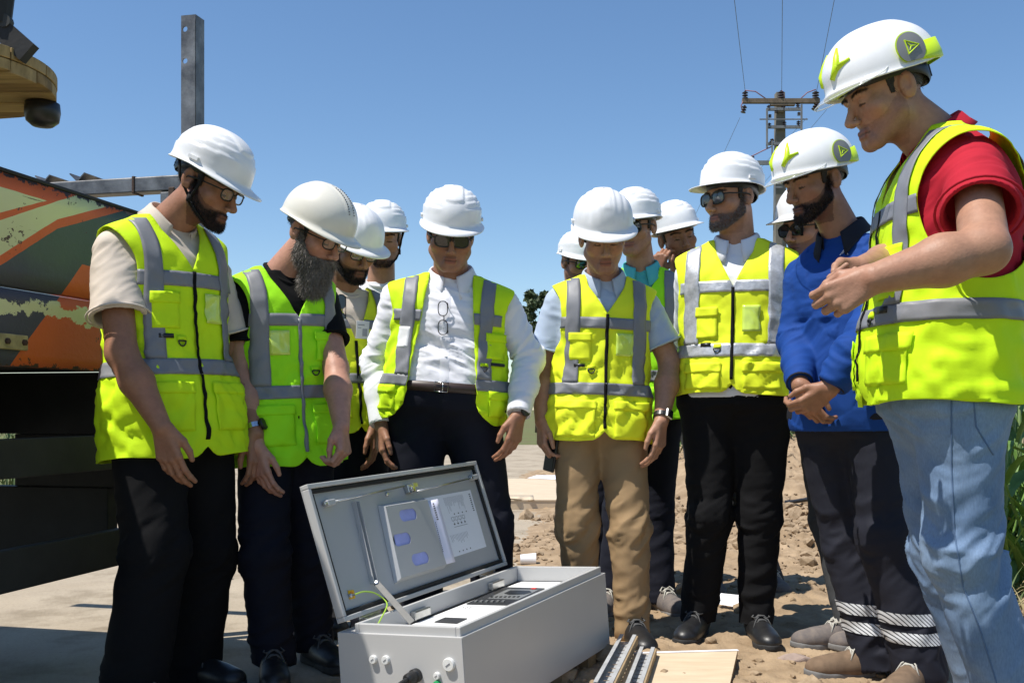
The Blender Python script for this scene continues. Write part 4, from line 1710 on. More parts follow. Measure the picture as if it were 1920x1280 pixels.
        if not ext or True:
            tint[:, :3] *= 1 - wgt[:, None] * (1 - np.array(stub if stub else (.5, .45, .45)) * .55)
            ca.data.foreach_set('color', tint.astype(np.float32).ravel())
            down = (-Rh[:, 2] * .75 + Rh[:, 1] * .25)[None].repeat(len(v), 0)
            strands_on('beard_fringe' if ext else 'beard', wgt, int(bt[0]), bt[1], down, M[bm], len(v))
        if ext:
            def Db(qq):
                d = ell(qq, *ext[0])
                for c_, r_ in ext[1:]:
                    d = smin(d, ell(qq, c_, r_), .03)
                d = smin(d, np.maximum(head_sdf(qq, hp, False) - .006, np.maximum((qq[:, 2] - zline(qq[:, 1], zb) + .006) * .6, (.006 - qq[:, 1]) * .8)), .012)
                aa = np.stack([np.abs(qq[:, 0]), qq[:, 1], qq[:, 2]], 1)
                d = np.maximum(d, -rc(aa, (0, .105, -.079), (.014, .105, -.079), .0115, .009))
                return d + .0035 * pnoise(qq * 75).astype(np.float32)
            hair_mesh('beard', Db, (-.10, -.02, -.28), (.10, .15, .05), .004, M[bm], .003, 90, 12000, .022)
    # ---- shirt
    if shirt:
        off, t0 = shirt.get('off', .010), shirt.get('t0', -.05)
        sl = shirt.get('sleeve', 'short')
        sleeves = []
        for sd, a in A.items():
            r0 = shirt.get('r', .062)
            if sl == 'short':
                e = a['sj'] + (a['el'] - a['sj']) * shirt.get('len', .72)
                ax = unit(a['el'] - a['sj'])
                sleeves.append((a['sj'], e, r0, shirt.get('r1', .072) * a.get('thick', 1), ax))
            else:
                rr = shirt.get('rl', (.062, .056, .043))
                sleeves.append((a['sj'], a['el'], r0, rr[0], None))
                m_ = a['el'] + (a['wr'] - a['el']) * .5
                sleeves.append((a['el'], m_, rr[0], rr[1], None))
                sleeves.append((m_, a['wr'] - unit(a['wr'] - a['el']) * .012, rr[1], rr[2], unit(a['wr'] - a['el'])))

        def Ds(p):
            d = T.sdf(p, off, t0, shirt.get('t1', 1.0))
            for a, b, r1, r2, ax in sleeves:
                s_ = rc(p, a, b + (ax * .08 if ax is not None else 0), r1, r2)
                if ax is not None:
                    e = (p - np.asarray(b, np.float32)) @ ax.astype(np.float32)
                    s_ = np.maximum(s_, e)
                d = smin(d, s_, .02)
            for a, b, r1, r2, ax in sleeves:
                if ax is not None:
                    bb = b + ax * .1
                    ri = r1 + (r2 - r1) * .75 - .014
                    d = np.maximum(d, -rc(p, b - ax * .028, bb, min(ri, r2 - .014), r2 - .007))
            return d
        pp = [T.world(np.array([sx * .30]), np.array([sy * .28]), np.array([z * T.L]))[0] for sx in (-1, 1) for sy in (-1, 1) for z in (t0 - .02, 1.05)]
        for a, b, r1, r2, ax in sleeves:
            pp += [a - .1, a + .1, b - .09, b + .09]
        pp = np.array(pp)
        v, q = sdf_mesh(Ds, pp.min(0), pp.max(0), shirt.get('vox', .006))
        n = vnormals(v, q)
        ch = [[T.P, T.P + T.Z * T.L * .45, T.N]] + [[a['sj'], a['el'], a['wr']] for a in A.values()]
        fa = shirt.get('folds', .006)
        x, y, z = T.local(v)
        hem = np.clip((z - t0 * T.L) / .02, 0, 1)
        v = folds(v, n * hem[:, None], ch, fa * .35, [fa * .5, fa, fa * .35], fs=shirt.get('fs', 17), fp=6, seed=shirt.get('seed', 1))
        so_ = emit('shirt', v, q, M[shirt['mat']], root)
        if sl == 'short' and shirt.get('cuff', True):
            for a, b, r1, r2, ax in sleeves:
                mb = MB()
                u = unit(np.cross(ax, [0.3, 1, 0.2])); w_ = np.cross(ax, u)
                mb.tube([b - ax * .004 + (r2 + .001) * (math.cos(k) * u + math.sin(k) * w_) for k in np.linspace(0, 2 * PI, 32)[:-1]], .0035, 6, closed=True)
                mb.emit('sleeve_hem', M[shirt['mat']], so_, smooth=True)
        if sl == 'long':
            for sd, a in A.items():
                ax = unit(a['wr'] - a['el'])
                rr = shirt.get('rl', (.062, .056, .043))[2] + .003
                mb = MB()
                u = unit(np.cross(ax, [0.3, 1, 0.2])); w_ = np.cross(ax, u)
                prof = [(-.062, rr), (-.055, rr + .002), (-.004, rr + .0005), (0, rr - .002), (-.02, rr - .008)]
                n_ = 28
                vs2 = [a['wr'] + ax * (z_ - .008) + r_ * (math.cos(2 * PI * j / n_) * u + math.sin(2 * PI * j / n_) * w_) for z_, r_ in prof for j in range(n_)]
                mb.add(vs2, [(i * n_ + j, i * n_ + (j + 1) % n_, (i + 1) * n_ + (j + 1) % n_, (i + 1) * n_ + j) for i in range(len(prof) - 1) for j in range(n_)])
                mb.emit('cuff', M[shirt.get('cuffmat', shirt['mat'])], so_, smooth=True)
        cs = shirt.get('collar', 'shirt')
        ng = neck0 + (nb - neck0) * .22
        axn = unit(unit(nb - neck0) + np.array([0, 0, .8]))
        fw = unit(T.F - axn * T.F.dot(axn))
        rt = np.cross(fw, axn)
        if cs in ('shirt', 'polo'):
            n_ = 44
            g0 = .28 if cs == 'shirt' else .42
            rows = []
            for i in range(n_ + 1):
                a_ = g0 + (2 * PI - 2 * g0) * i / n_          # 0 = front
                fr = max(0, math.cos(a_)) ** 2
                bk = max(0, -math.cos(a_))
                dv = fw * math.cos(a_) + rt * math.sin(a_)
                dz = -.030 * fr + .012 * bk
                rb = .068 * nfac + .004 + .006 * fr
                rows.append([ng + dv * (rb + .010) + axn * (dz - .018), ng + dv * rb + axn * (dz + .028), ng + dv * (rb + .0035) + axn * (dz + .032),
                             ng + dv * (rb + .009) + axn * (dz + .026), ng + dv * (rb + .018 + .004 * fr) + axn * (dz + .004 - .012 * fr), ng + dv * (rb + .030 + .016 * fr) + axn * (dz - .016 - .046 * fr ** 2)])
            m_ = 6
            vv = np.array([p for r_ in rows for p in r_])
            ff = [(i * m_ + j, i * m_ + j + 1, (i + 1) * m_ + j + 1, (i + 1) * m_ + j) for i in range(n_) for j in range(m_ - 1)]
            solidify(emit('collar', vv, ff, M[shirt.get('colmat', shirt['mat'])], so_), .002)
        elif cs == 'crew':
            mb = MB()
            mb.tube([ng - axn * .008 + (fw * math.cos(k) * .078 + rt * math.sin(k) * .074) * nfac - axn * .022 * max(0, math.cos(k)) for k in np.linspace(0, 2 * PI, 41)[:-1]], .008, 8, closed=True)
            mb.emit('collar', M[shirt.get('colmat', shirt['mat'])], so_, smooth=True)
    # ---- trousers
    if trousers and legs:
        hipx = .088 * ws
        ch = []
        lw = trousers.get('lw', (.100, .076, .068))
        for sd, sg in (('r', 1), ('l', -1)):
            hj = T.world(np.array([sg * hipx]), np.array([0.]), np.array([-.03]))[0]
            ch.append([hj, np.asarray(legs[sd][0]), np.asarray(legs[sd][1])])
        tw = trousers.get('top', .17)
        offt = trousers.get('off', .006)
        xs = {}

        def Dt(p):
            d = T.sdf(p, offt, -.30, tw + .4, taper=.75)
            for c_ in ch:
                l = rc(p, c_[0], c_[1], lw[0], lw[1])
                e = c_[2] + unit(c_[2] - c_[1]) * .05
                l = smin(l, rc(p, c_[1], e, lw[1], lw[2]), .03)
                xs['l'] = l
                d = smin(d, l, .04)
            z = (p - T.P.astype(np.float32)) @ T.Z.astype(np.float32)
            zc = min(c_[2][2] for c_ in ch)
            return np.maximum(np.maximum(d, z - tw * T.L), trousers.get('cut', zc - .030) - p[:, 2])
        pp = np.array([T.P + .27, T.P - .27] + [x_ + s_ * .13 for c_ in ch for x_ in c_ for s_ in (1, -1)])
        lo, hi = pp.min(0), pp.max(0)
        lo[2] = max(lo[2], -.01)
        v, q = sdf_mesh(Dt, lo, hi, trousers.get('vox', .008))
        n = vnormals(v, q)
        z = (v - T.P) @ T.Z
        keep = np.clip((tw * T.L - z) / .02, 0, 1)
        fa = trousers.get('folds', .008)
        v = folds(v, n * keep[:, None], ch, fa * .28, [fa * .5, fa, fa * 1.15], fs=trousers.get('fs', 13), fp=5.5, seed=trousers.get('seed', 2), wd=.12)
        out['trousers'] = emit('trousers', v, q, M[trousers['mat']], root)
        out['legs'] = ch
        out['trouser_mesh'] = (v, q)
        if belt:
            ths = np.linspace(-PI, PI, 90)
            rows = []
            for t_, o_ in ((tw - .062, .016), (tw - .058, .026), (tw + .014, .026), (tw + .018, .016)):
                x, y, z = T.surf(ths, np.full(90, t_), o_, 'body')
                rows.append(T.world(x, y, z))
            vv = np.concatenate(rows)
            ff = [(r * 90 + i, r * 90 + i + 1, (r + 1) * 90 + i + 1, (r + 1) * 90 + i) for r in range(3) for i in range(89)]
            bo = emit('belt', vv, ff, M['leather'], root)
            x, y, z = T.surf(np.array([0.]), np.array([tw - .022]), .030, 'body')
            c0 = T.world(x, y, z)[0]
            mb = MB()
            cs_ = [c0 + T.X * a + T.Z * b for a, b in ((-.025, -.018), (.025, -.018), (.025, .018), (-.025, .018))]
            mb.tube(cs_, .003, 6, closed=True)
            mb.tube([c0 - T.X * .005 - T.Z * .016, c0 - T.X * .005 + T.Z * .016], .0022, 6)
            mb.emit('buckle', M['steel'], bo, smooth=True)
    if shoes:
        for sd, ang in shoes.get('yaw', {'r': yaw, 'l': yaw}).items():
            shoe(root, np.asarray(legs[sd][1]), ang, shoes['kind'], shoes.get('z', 0.0))
    if vest:
        build_vest(root, T, vest, out)
    if helmet:
        put_helmet(root, H, Rh, hs, helmet)
    if glasses:
        put_glasses(root, H, Rh, hs, glasses)
    return out


# ------------------------------------------------------------------ vest with its bands, pockets and zip
def build_vest(root, T, V_, out):
    vs = Vest(T, V_.get('hem', -.3), V_.get('seed', 1), V_.get('amp', 1.0), V_.get('open'), V_.get('vtop', .74), V_.get('arm', (.115, .165, .70)), V_.get('neck', .075))
    cm, tm = M[V_['mat']], M[V_.get('tape', 'tape')]
    v, f = vs.shell()
    vo = emit('vest', v, f, cm, root)
    solidify(vo, .0028)
    out['vest'] = vs

    def put(nm, pr, m, off_th=.0012, par=vo, **k):
        if pr is None or len(pr[0]) == 0:
            return None
        o = emit(nm, pr[0], pr[1], m, par, **k)
        solidify(o, off_th)
        return o
    bt = V_.get('band', (.10, .19))
    ct = V_.get('chest', (.60, .685))
    bx = V_.get('brace', (.098, .148))
    # waist band all round, chest band between the braces and the arms, braces over the shoulders
    put('reflective_band', vs.patch_th(-PI, PI, bt[0], bt[1], .0058), tm)
    for sg in (1, -1):
        put('reflective_band', vs.patch_x(sg * bx[0], sg * bx[1], bt[1], 1.0, .0072), tm)
        put('reflective_band', vs.patch_x(sg * bx[0], sg * bx[1], bt[1], 1.0, .0072, back=True), tm)
    if ct:
        put('reflective_band', vs.patch_x(.0, .199, ct[0], ct[1], .0058), tm)
        put('reflective_band', vs.patch_x(-.199, .0, ct[0], ct[1], .0058), tm)
        put('reflective_band', vs.patch_x(-.199, .199, ct[0], ct[1], .0058, back=True), tm)
    # lower pockets with flaps
    pk = V_.get('pocket', (.035, .165, -.22, .045))
    if pk:
        for sg in (1, -1):
            put('pocket', vs.patch_x(sg * pk[0], sg * pk[1], pk[2], pk[3], .0058), cm, .0024)
            put('pocket_flap', vs.patch_x(sg * (pk[0] - .004), sg * (pk[1] + .004), pk[3] - .055, pk[3] + .012, .0084), cm, .0026)
    # chest pocket on one side, clear card window on the other
    cs = V_.get('cside', 1)
    q0, q1 = V_.get('cx', (.055, .13))
    w0, w1 = V_.get('wx', (.035, .098))
    put('chest_pocket', vs.patch_x(cs * q0, cs * q1, .36, .55, .0068), cm, .0024)
    put('pocket_flap', vs.patch_x(cs * (q0 - .004), cs * (q1 + .004), .50, .565, .0094), cm, .0026)
    if V_.get('window', True):
        put('card_window', vs.patch_x(-cs * w0, -cs * w1, .40, .57, .0075), M[V_.get('wmat', 'window')], .0015)
    lp, lq = vs.pos(np.array([T.th_of_x(np.array([cs * (q0 + .03)]), np.array([.31]))[0]]), np.array([.31]), .009)
    put('label_tag', vs.patch_x(cs * (q0 + .02), cs * (q0 + .06), .305, .33, .007, nx=3, nt=3), M['black_plastic'], .002)
    # D-ring
    th = T.th_of_x(np.array([cs * (q0 - .004)]), np.array([.29]))
    c0 = vs.pos(th, np.array([.29]), .012)[0][0]
    mb = MB()
    mb.tube([c0 + T.X * .013 * math.cos(a) + T.Z * (.016 * math.sin(a)) for a in np.linspace(PI, 2 * PI, 10)] + [c0 + T.X * .013, c0 - T.X * .013], .0024, 6)
    mb.emit('ring', M['black_plastic'], vo, smooth=True)
    put('ring_tab', vs.patch_x(cs * (q0 - .018), cs * (q0 + .010), .292, .32, .0075, nx=4, nt=3), cm, .002)
    if V_.get('open') is None:
        zt = V_.get('vtop', .74) - .01
        put('zip', vs.patch_x(-.0055, .0055, V_.get('hem', -.3) + .09, zt, .0058, nx=3, clip=False), M[V_.get('zip', 'black_cloth')], .0025)
    return vo
# ------------------------------------------------------------------ helmets, glasses, shoes (shared shapes in the wearer's frame)
M['window'] = mat('clear_card_window', (0.62, 0.80, 0.12), rough=0.12, spec=0.8, var=0.06)
M['visor_edge'] = mat('visor_edge', (.80, .84, .82), rough=.08, alpha=.6, spec=.9, var=.02)
M['white_card'] = mat('white_card', (0.8, 0.8, 0.8), rough=0.4, var=0.02)


def loft(rows, closed=True):
    n = len(rows[0])
    v = np.concatenate([np.asarray(r) for r in rows])
    f = []
    for i in range(len(rows) - 1):
        for j in range(n if closed else n - 1):
            f.append((i * n + j, i * n + (j + 1) % n, (i + 1) * n + (j + 1) % n, (i + 1) * n + j))
    return v, f


def dome_point(st, ph, s):
    """helmet shell: azimuth ph (0 = front), s from 0 at the crown to 1 at the rim; returns x, y, z arrays"""
    rx, ryf, ryb, H, z0, ex = st['rx'], st['ryf'], st['ryb'], st['H'], st['z0'], st['ex']
    a = s * PI / 2
    rad = np.sin(a) ** (2 / ex)
    zc = np.cos(a) ** (2 / ex)
    x = rx * np.sin(ph) * rad
    y = np.where(np.cos(ph) > 0, ryf, ryb) * np.cos(ph) * rad - .004
    zr = z0 + st['arch'] * np.abs(np.sin(ph)) ** 2 + st['front'] * np.clip(np.cos(ph), 0, 1) ** 2 + st['back'] * np.clip(-np.cos(ph), 0, 1) ** 2
    z = zr + (H + z0 - zr) * zc
    d = np.zeros_like(x)
    fade = SM(1.0, .80, s)
    if st['kind'] == 'ridge':
        ax = np.abs(x)
        cf = np.cos(ph)
        d = .0048 * SM(.036, .031, ax) * np.where(cf > 0, SM(.60 - ax * .8, .55 - ax * .8, s), SM(.95, .85, s))
        fr_ = np.clip((s - .34 + .07 * cf) / .145, 0, 4)
        saw = 1 - (fr_ - np.floor(fr_))
        d = d + .0042 * saw * SM(0, .04, fr_ - .0) * SM(4, 3.9, fr_) * SM(.28, .62, np.abs(np.sin(ph))) * SM(.034, .050, ax)
        d = d * SM(1.0, .93, s)
    elif st['kind'] == 'band':
        ax = np.abs(x)
        d = .0045 * SM(.036, .028, ax) * fade * SM(.13, .10, y) + .002 * SM(.016, .013, ax) * SM(.02, .05, y) * SM(.118, .108, y) * fade
        d = d - .003 * np.exp(-((ax - .066) / .006) ** 2) * fade
    elif st['kind'] == 'vent':
        d = .0022 * SM(.022, .017, np.abs(x)) * fade
    elif st['kind'] == 'sport':
        d = .0045 * SM(.040, .020, np.abs(x)) * SM(.02, .09, y) * fade + .002 * SM(.035, .028, np.abs(x)) * SM(.0, -.05, y) * fade
    n = np.stack([x / rx ** 2, y / ryb ** 2, (z - z0) / H ** 2], -1)
    n /= np.linalg.norm(n, axis=-1, keepdims=True) + 1e-9
    return x + n[..., 0] * d, y + n[..., 1] * d, z + n[..., 2] * d


STY = {
    'ridge': dict(kind='ridge', rx=.109, ryf=.132, ryb=.132, H=.122, z0=.036, ex=2.25, arch=.006, front=.0, back=-.002, brim=.044, lip=.005, droop=.30),
    'band': dict(kind='band', rx=.112, ryf=.135, ryb=.130, H=.126, z0=.036, ex=2.3, arch=.004, front=.0, back=-.002, brim=.046, lip=.006, droop=.34),
    'vent': dict(kind='vent', rx=.112, ryf=.138, ryb=.136, H=.122, z0=.036, ex=2.15, arch=.0, front=.002, back=-.008, brim=.036, lip=.004, droop=.35),
    'sport': dict(kind='sport', rx=.118, ryf=.148, ryb=.138, H=.132, z0=.030, ex=2.05, arch=.0, front=.006, back=.026, brim=.004, lip=.002, droop=.6),
}
HELM = {}


def helmet_proto(kind, shellmat):
    key = (kind, shellmat)
    if key in HELM:
        return HELM[key]
    st = STY[kind]
    n = 96
    ph = np.linspace(0, 2 * PI, n, endpoint=False)
    rows = []
    for s in np.concatenate([[.012], np.linspace(.05, 1, 34)]):
        x, y, z = dome_point(st, ph, np.full(n, s))
        rows.append(np.stack([x, y, z], 1))
    rim = rows[-1]
    fr = np.clip(np.cos(ph), 0, 1)
    out2 = np.stack([np.sin(ph), np.cos(ph), 0 * ph], 1)
    brim = st['lip'] + st['brim'] * fr ** 1.3
    r1 = rim + out2 * .0015 + np.array([0, 0, -.008])
    r2 = r1 + out2 * (brim * .5)[:, None] + np.stack([0 * ph, 0 * ph, -.003 - brim * st['droop'] * .5], 1)
    r3 = r1 + out2 * brim[:, None] + np.stack([0 * ph, 0 * ph, -.004 - brim * st['droop']], 1)
    r4 = r3 + np.array([0, 0, -.003]) - out2 * .001
    rows += [r1, r2, r3, r4]
    inner = rows[-1] - out2 * (brim * .6 + .003)[:, None] + np.stack([0 * ph, 0 * ph, .001 + brim * .2], 1)
    rows += [inner]
    ins = []
    for s in (1.0, .85, .6, .35, .1):
        x, y, z = dome_point(dict(st, kind='plain', rx=st['rx'] - .004, ryf=st['ryf'] - .004, ryb=st['ryb'] - .004, H=st['H'] - .005), ph, np.full(n, s))
        ins.append(np.stack([x, y, z - .004], 1))
    rows += ins
    v, f = loft(rows)
    f.append(tuple(range(n)))
    f = [g[::-1] for g in f]
    parts = [('shell', meshdata('helmet_shell', v, f, M[shellmat]), None)]
    # headband and ratchet knob inside and behind
    hb = []
    for z, rx, ry in ((.050, .080, .104), (.046, .0845, .1085), (.016, .0835, .1085), (.010, .079, .104)):
        dz = -.028 * np.clip(-np.cos(ph), 0, 1) ** 2
        hb.append(np.stack([rx * np.sin(ph), ry * np.cos(ph) - .006, z + dz], 1))
    v, f = loft(hb)
    parts.append(('headband', meshdata('helmet_headband', v, f, M['black_plastic']), 'shell'))
    mb = MB()
    mb.lathe((0, -.112, .004), [(.021, 0), (.021, .012), (.019, .014), (.019, .022), (.012, .024)], 18, np.array([[1, 0, 0], [0, 0, -1], [0, 1, 0]]).T)
    mb.box((0, -.106, .010), (.060, .012, .030))
    parts.append(('knob', mb.data('helmet_knob', M['black_plastic']), 'shell'))
    if kind == 'vent':
        mb = MB()
        for k in range(13):
            s_ = .12 + .045 * k
            x, y, z = dome_point(st, np.array([0.0]), np.array([s_]))
            for dx in (-.012, .012):
                mb.box((dx, y[0] * 1.0, z[0] + .0006), (.003, .0028, .0028))
        parts.append(('vents', mb.data('helmet_vents', M['black_plastic']), 'shell'))
    if kind in ('ridge', 'band'):
        for sg in (-1, 1):
            mb = MB()
            mb.box((sg * (st['rx'] + .001), .0, .048), (.010, .034, .011))
            parts.append(('accessory_slot', mb.data('helmet_slot', M[shellmat]), 'shell'))
    if kind == 'sport':
        # ear covers with a triangle mark, front flashes, lime rear edge, clear visor tip
        for sg in (-1, 1):
            def disc(r, off, n_=40, c=(-.022, 0)):
                ring = []
                for q in np.linspace(0, 1, 5):
                    rr = r * q
                    aa = np.linspace(0, 2 * PI, n_, endpoint=False)
                    yy = c[0] + rr * np.cos(aa)
                    zz = .058 + rr * np.sin(aa) * (1.0)
                    zz = np.maximum(zz, .026)
                    xx = (st['rx'] + off) * np.sqrt(np.clip(1 - (np.abs(yy) / .150) ** 2.1, .02, 1)) * np.sqrt(np.clip(1 - (np.clip(zz - .035, 0, 1) / .155) ** 2.1, 0.02, 1))
                    ring.append(np.stack([sg * xx, yy, zz], 1))
                v, f = loft(ring)
                if sg < 0:
                    f = [g[::-1] for g in f]
                return v, f
            v, f = disc(.041, .0052)
            parts.append(('cover_rim', meshdata('helmet_cover_rim', v, f, M['lime_plastic']), 'shell'))
            v, f = disc(.0385, .0075)
            parts.append(('ear_cover', meshdata('helmet_ear_cover', v, f, M['grey_plastic']), 'shell'))
            mb = MB()
            cy, cz, rr = -.022, .060, .0215

            def on(yy, zz, off=.0088):
                xx = (st['rx'] + off) * math.sqrt(max(.02, 1 - (abs(yy) / .150) ** 2.1)) * math.sqrt(max(.02, 1 - (max(0, zz - .035) / .155) ** 2.1))
                return (sg * xx, yy, zz)
            tri = [(cy - .020, cz), (cy + .014, cz + .0165), (cy + .014, cz - .0165)]
            mb.tube([on(*p) for p in (tri[0], tri[1], tri[2])], .0026, 6, closed=True)
            g = (sum(p[0] for p in tri) / 3, sum(p[1] for p in tri) / 3)
            for p in tri:
                q = (g[0] + (p[0] - g[0]) * .55, g[1] + (p[1] - g[1]) * .55)
                mb.tube([on(*g), on(*q)], [.0022, .0008], 5)
            parts.append(('emblem', mb.data('helmet_emblem', M['lime_plastic']), 'shell'))
            # front flash: a leaning bar with a foot
            mb = MB()
            pts = []
            for a_, s_ in ((.27, .54), (.36, .80), (.22, .93), (.38, .83), (.66, .76)):
                x, y, z = dome_point(st, np.array([sg * a_]), np.array([s_]))
                pts.append(np.array([x[0], y[0], z[0]]))
            mb.tube([pts[0], (pts[0] + pts[1]) / 2 * 1.004, pts[1], pts[2]], [.003, .0085, .011, .007], 8)
            mb.tube([pts[1], pts[3] * .4 + pts[1] * .6, pts[4]], [.0105, .0095, .004], 8)
            parts.append(('flash', mb.data('helmet_flash', M['lime_plastic'], True), 'shell'))
        aa = np.linspace(PI * .575, PI * 1.425, 30)
        rows2 = []
        for s_, o_, dz in ((.83, .002, 0), (.83, .006, 0), (1.0, .007, -.004), (1.0, .007, -.022), (1.0, .001, -.024)):
            x, y, z = dome_point(st, aa, np.full(30, s_))
            wd = np.clip(np.sin((aa - PI * .575) / (PI * .85) * PI), 0, 1) ** .5
            rows2.append(np.stack([x + o_ * np.sin(aa), y + o_ * np.cos(aa) * 1.6, z + dz * wd], 1))
        v, f = loft(rows2, False)
        parts.append(('rear_trim', meshdata('helmet_rear_trim', v, f, M['lime_plastic']), 'shell'))
        aa = np.linspace(-1.25, 1.25, 40)
        rows2 = []
        for s_, o_, dz in ((.99, -.004, -.006), (1.0, .005, -.014), (1.0, .016, -.024), (1.0, .023, -.034), (1.0, .0225, -.038)):
            x, y, z = dome_point(st, aa, np.full(40, s_))
            k = np.clip(np.cos(aa / 1.25 * PI / 2), 0, 1) ** .6
            rows2.append(np.stack([x + o_ * k * np.sin(aa), y + o_ * k * np.cos(aa) * 1.7, z + dz * k], 1))
        v, f = loft(rows2, False)
        parts.append(('visor', meshdata('helmet_visor', v, f, M['visor']), 'shell'))
        mb = MB()
        mb.tube([p for p in rows2[-2]], .0013, 5)
        parts.append(('visor_edge', mb.data('helmet_visor_edge', M['visor_edge'], True), 'shell'))
        rows2 = []
        for s_, o_, dz in ((1.0, -.004, -.002), (1.0, -.007, -.020), (1.0, -.022, -.024)):
            x, y, z = dome_point(st, aa, np.full(40, s_))
            rows2.append(np.stack([x + o_ * np.sin(aa), y + o_ * np.cos(aa) * 1.3, z + dz * np.cos(aa / 1.25 * PI / 2)], 1))
        v, f = loft(rows2, False)
        parts.append(('lining', meshdata('helmet_lining', v, f, M['lime_plastic']), 'shell'))
    HELM[key] = parts
    return parts


def put_helmet(root, H, Rh, hs, hc):
    kind = hc.get('kind', 'ridge')
    parts = helmet_proto(kind, hc.get('mat', 'helmet'))
    tilt = D2R(hc.get('tilt', -4))
    Rt = np.array([[1, 0, 0], [0, math.cos(tilt), -math.sin(tilt)], [0, math.sin(tilt), math.cos(tilt)]])
    R = Rh @ Rt
    k = hs * hc.get('scale', 1.0)
    Mw = Matrix([[*(R[i] * k), H[i]] for i in range(3)] + [[0, 0, 0, 1]])
    Mw = Mw @ Matrix.Translation((0, hc.get('dy', 0), hc.get('dz', .012)))
    sh = place('helmet', parts[0][1], Mw, root)
    for nm, me, par in parts[1:]:
        if nm == 'knob' and not hc.get('knob', True):
            continue
        o_ = sub(nm, me, sh)
        if nm == 'vents':
            o_['kind'] = 'stuff'
    if hc.get('strap'):
        mb = MB()
        for sg in (1, -1):
            j = np.array([sg * .074, .012, -.070])
            wrap = lambda a: a
            mb.tube([np.array([sg * .098, .045, .034]), np.array([sg * .084, .034, -.015]), j], .0042, 6)
            mb.tube([np.array([sg * .094, -.055, .030]), np.array([sg * .086, -.038, -.02]), j], .0042, 6)
            mb.tube([j + np.array([0, 0, .012]), j, j - np.array([0, 0, .010])], .0085, 8)
            mb.tube([j, np.array([sg * .062, .040, -.098]), np.array([sg * .034, .070, -.124]), np.array([0, .078, -.130])], .0045, 6)
        if hc['strap'] == 'hang':
            mb = MB()
            mb.tube([(.098, .045, .034), (.084, .034, -.015), (.078, .02, -.09), (.078, .035, -.17)], .005, 6)
            mb.tube([(.094, -.055, .030), (.086, -.038, -.02), (.078, .02, -.09)], .005, 6)
        me = mb.data('chin_strap', M['strap'], True)
        sub('chin_strap', me, sh, Matrix([[*Rt.T[i], 0] for i in range(3)] + [[0, 0, 0, 1]]))
    return sh


def glasses_proto(kind):
    key = ('glasses', kind)
    if key in HELM:
        return HELM[key]
    fr, ln = MB(), MB()
    r = .0024 if kind != 'sun' else .0030
    for sg in (1, -1):
        c = np.array([sg * .0325, .104, -.005])
        pts = []
        for a in np.linspace(0, 2 * PI, 24, endpoint=False):
            ex = 2 / 2.7
            x = (.0262 if kind != 'sun' else .0290) * np.sign(math.cos(a)) * abs(math.cos(a)) ** ex
            z = (.0172 if kind != 'sun' else .0222) * np.sign(math.sin(a)) * abs(math.sin(a)) ** ex
            pts.append(c + np.array([x, -.006 * ((abs(x * sg + .0325 * 1) / .06) ** 2), z]))
        fr.tube(pts, r, 6, closed=True)
        ln.add([p for p in pts] + [c + np.array([0, .0015, 0])], [(i, (i + 1) % 24, 24) for i in range(24)])
        fr.tube([c + np.array([sg * .026, -.004, .010]), np.array([sg * .074, .086, .006]), np.array([sg * .084, .02, .006]), np.array([sg * .084, -.012, .002]), np.array([sg * .083, -.03, -.016])], r * .95, 6)
    fr.tube([(-.0075, .1035, -.001), (0, .107, .002), (.0075, .1035, -.001)], r, 6)
    HELM[key] = (fr.data('glasses_frame', M['black_plastic'], True), ln.data('glasses_lens', M['lens_dark' if kind == 'sun' else 'lens_clear'], True))
    return HELM[key]


def put_glasses(root, H, Rh, hs, kind):
    a, b = glasses_proto(kind)
    Mw = Matrix([[*(Rh[i] * hs), H[i]] for i in range(3)] + [[0, 0, 0, 1]])
    g = place('sunglasses' if kind == 'sun' else 'glasses', a, Mw, root)
    sub('lens', b, g)


SHOE = {}


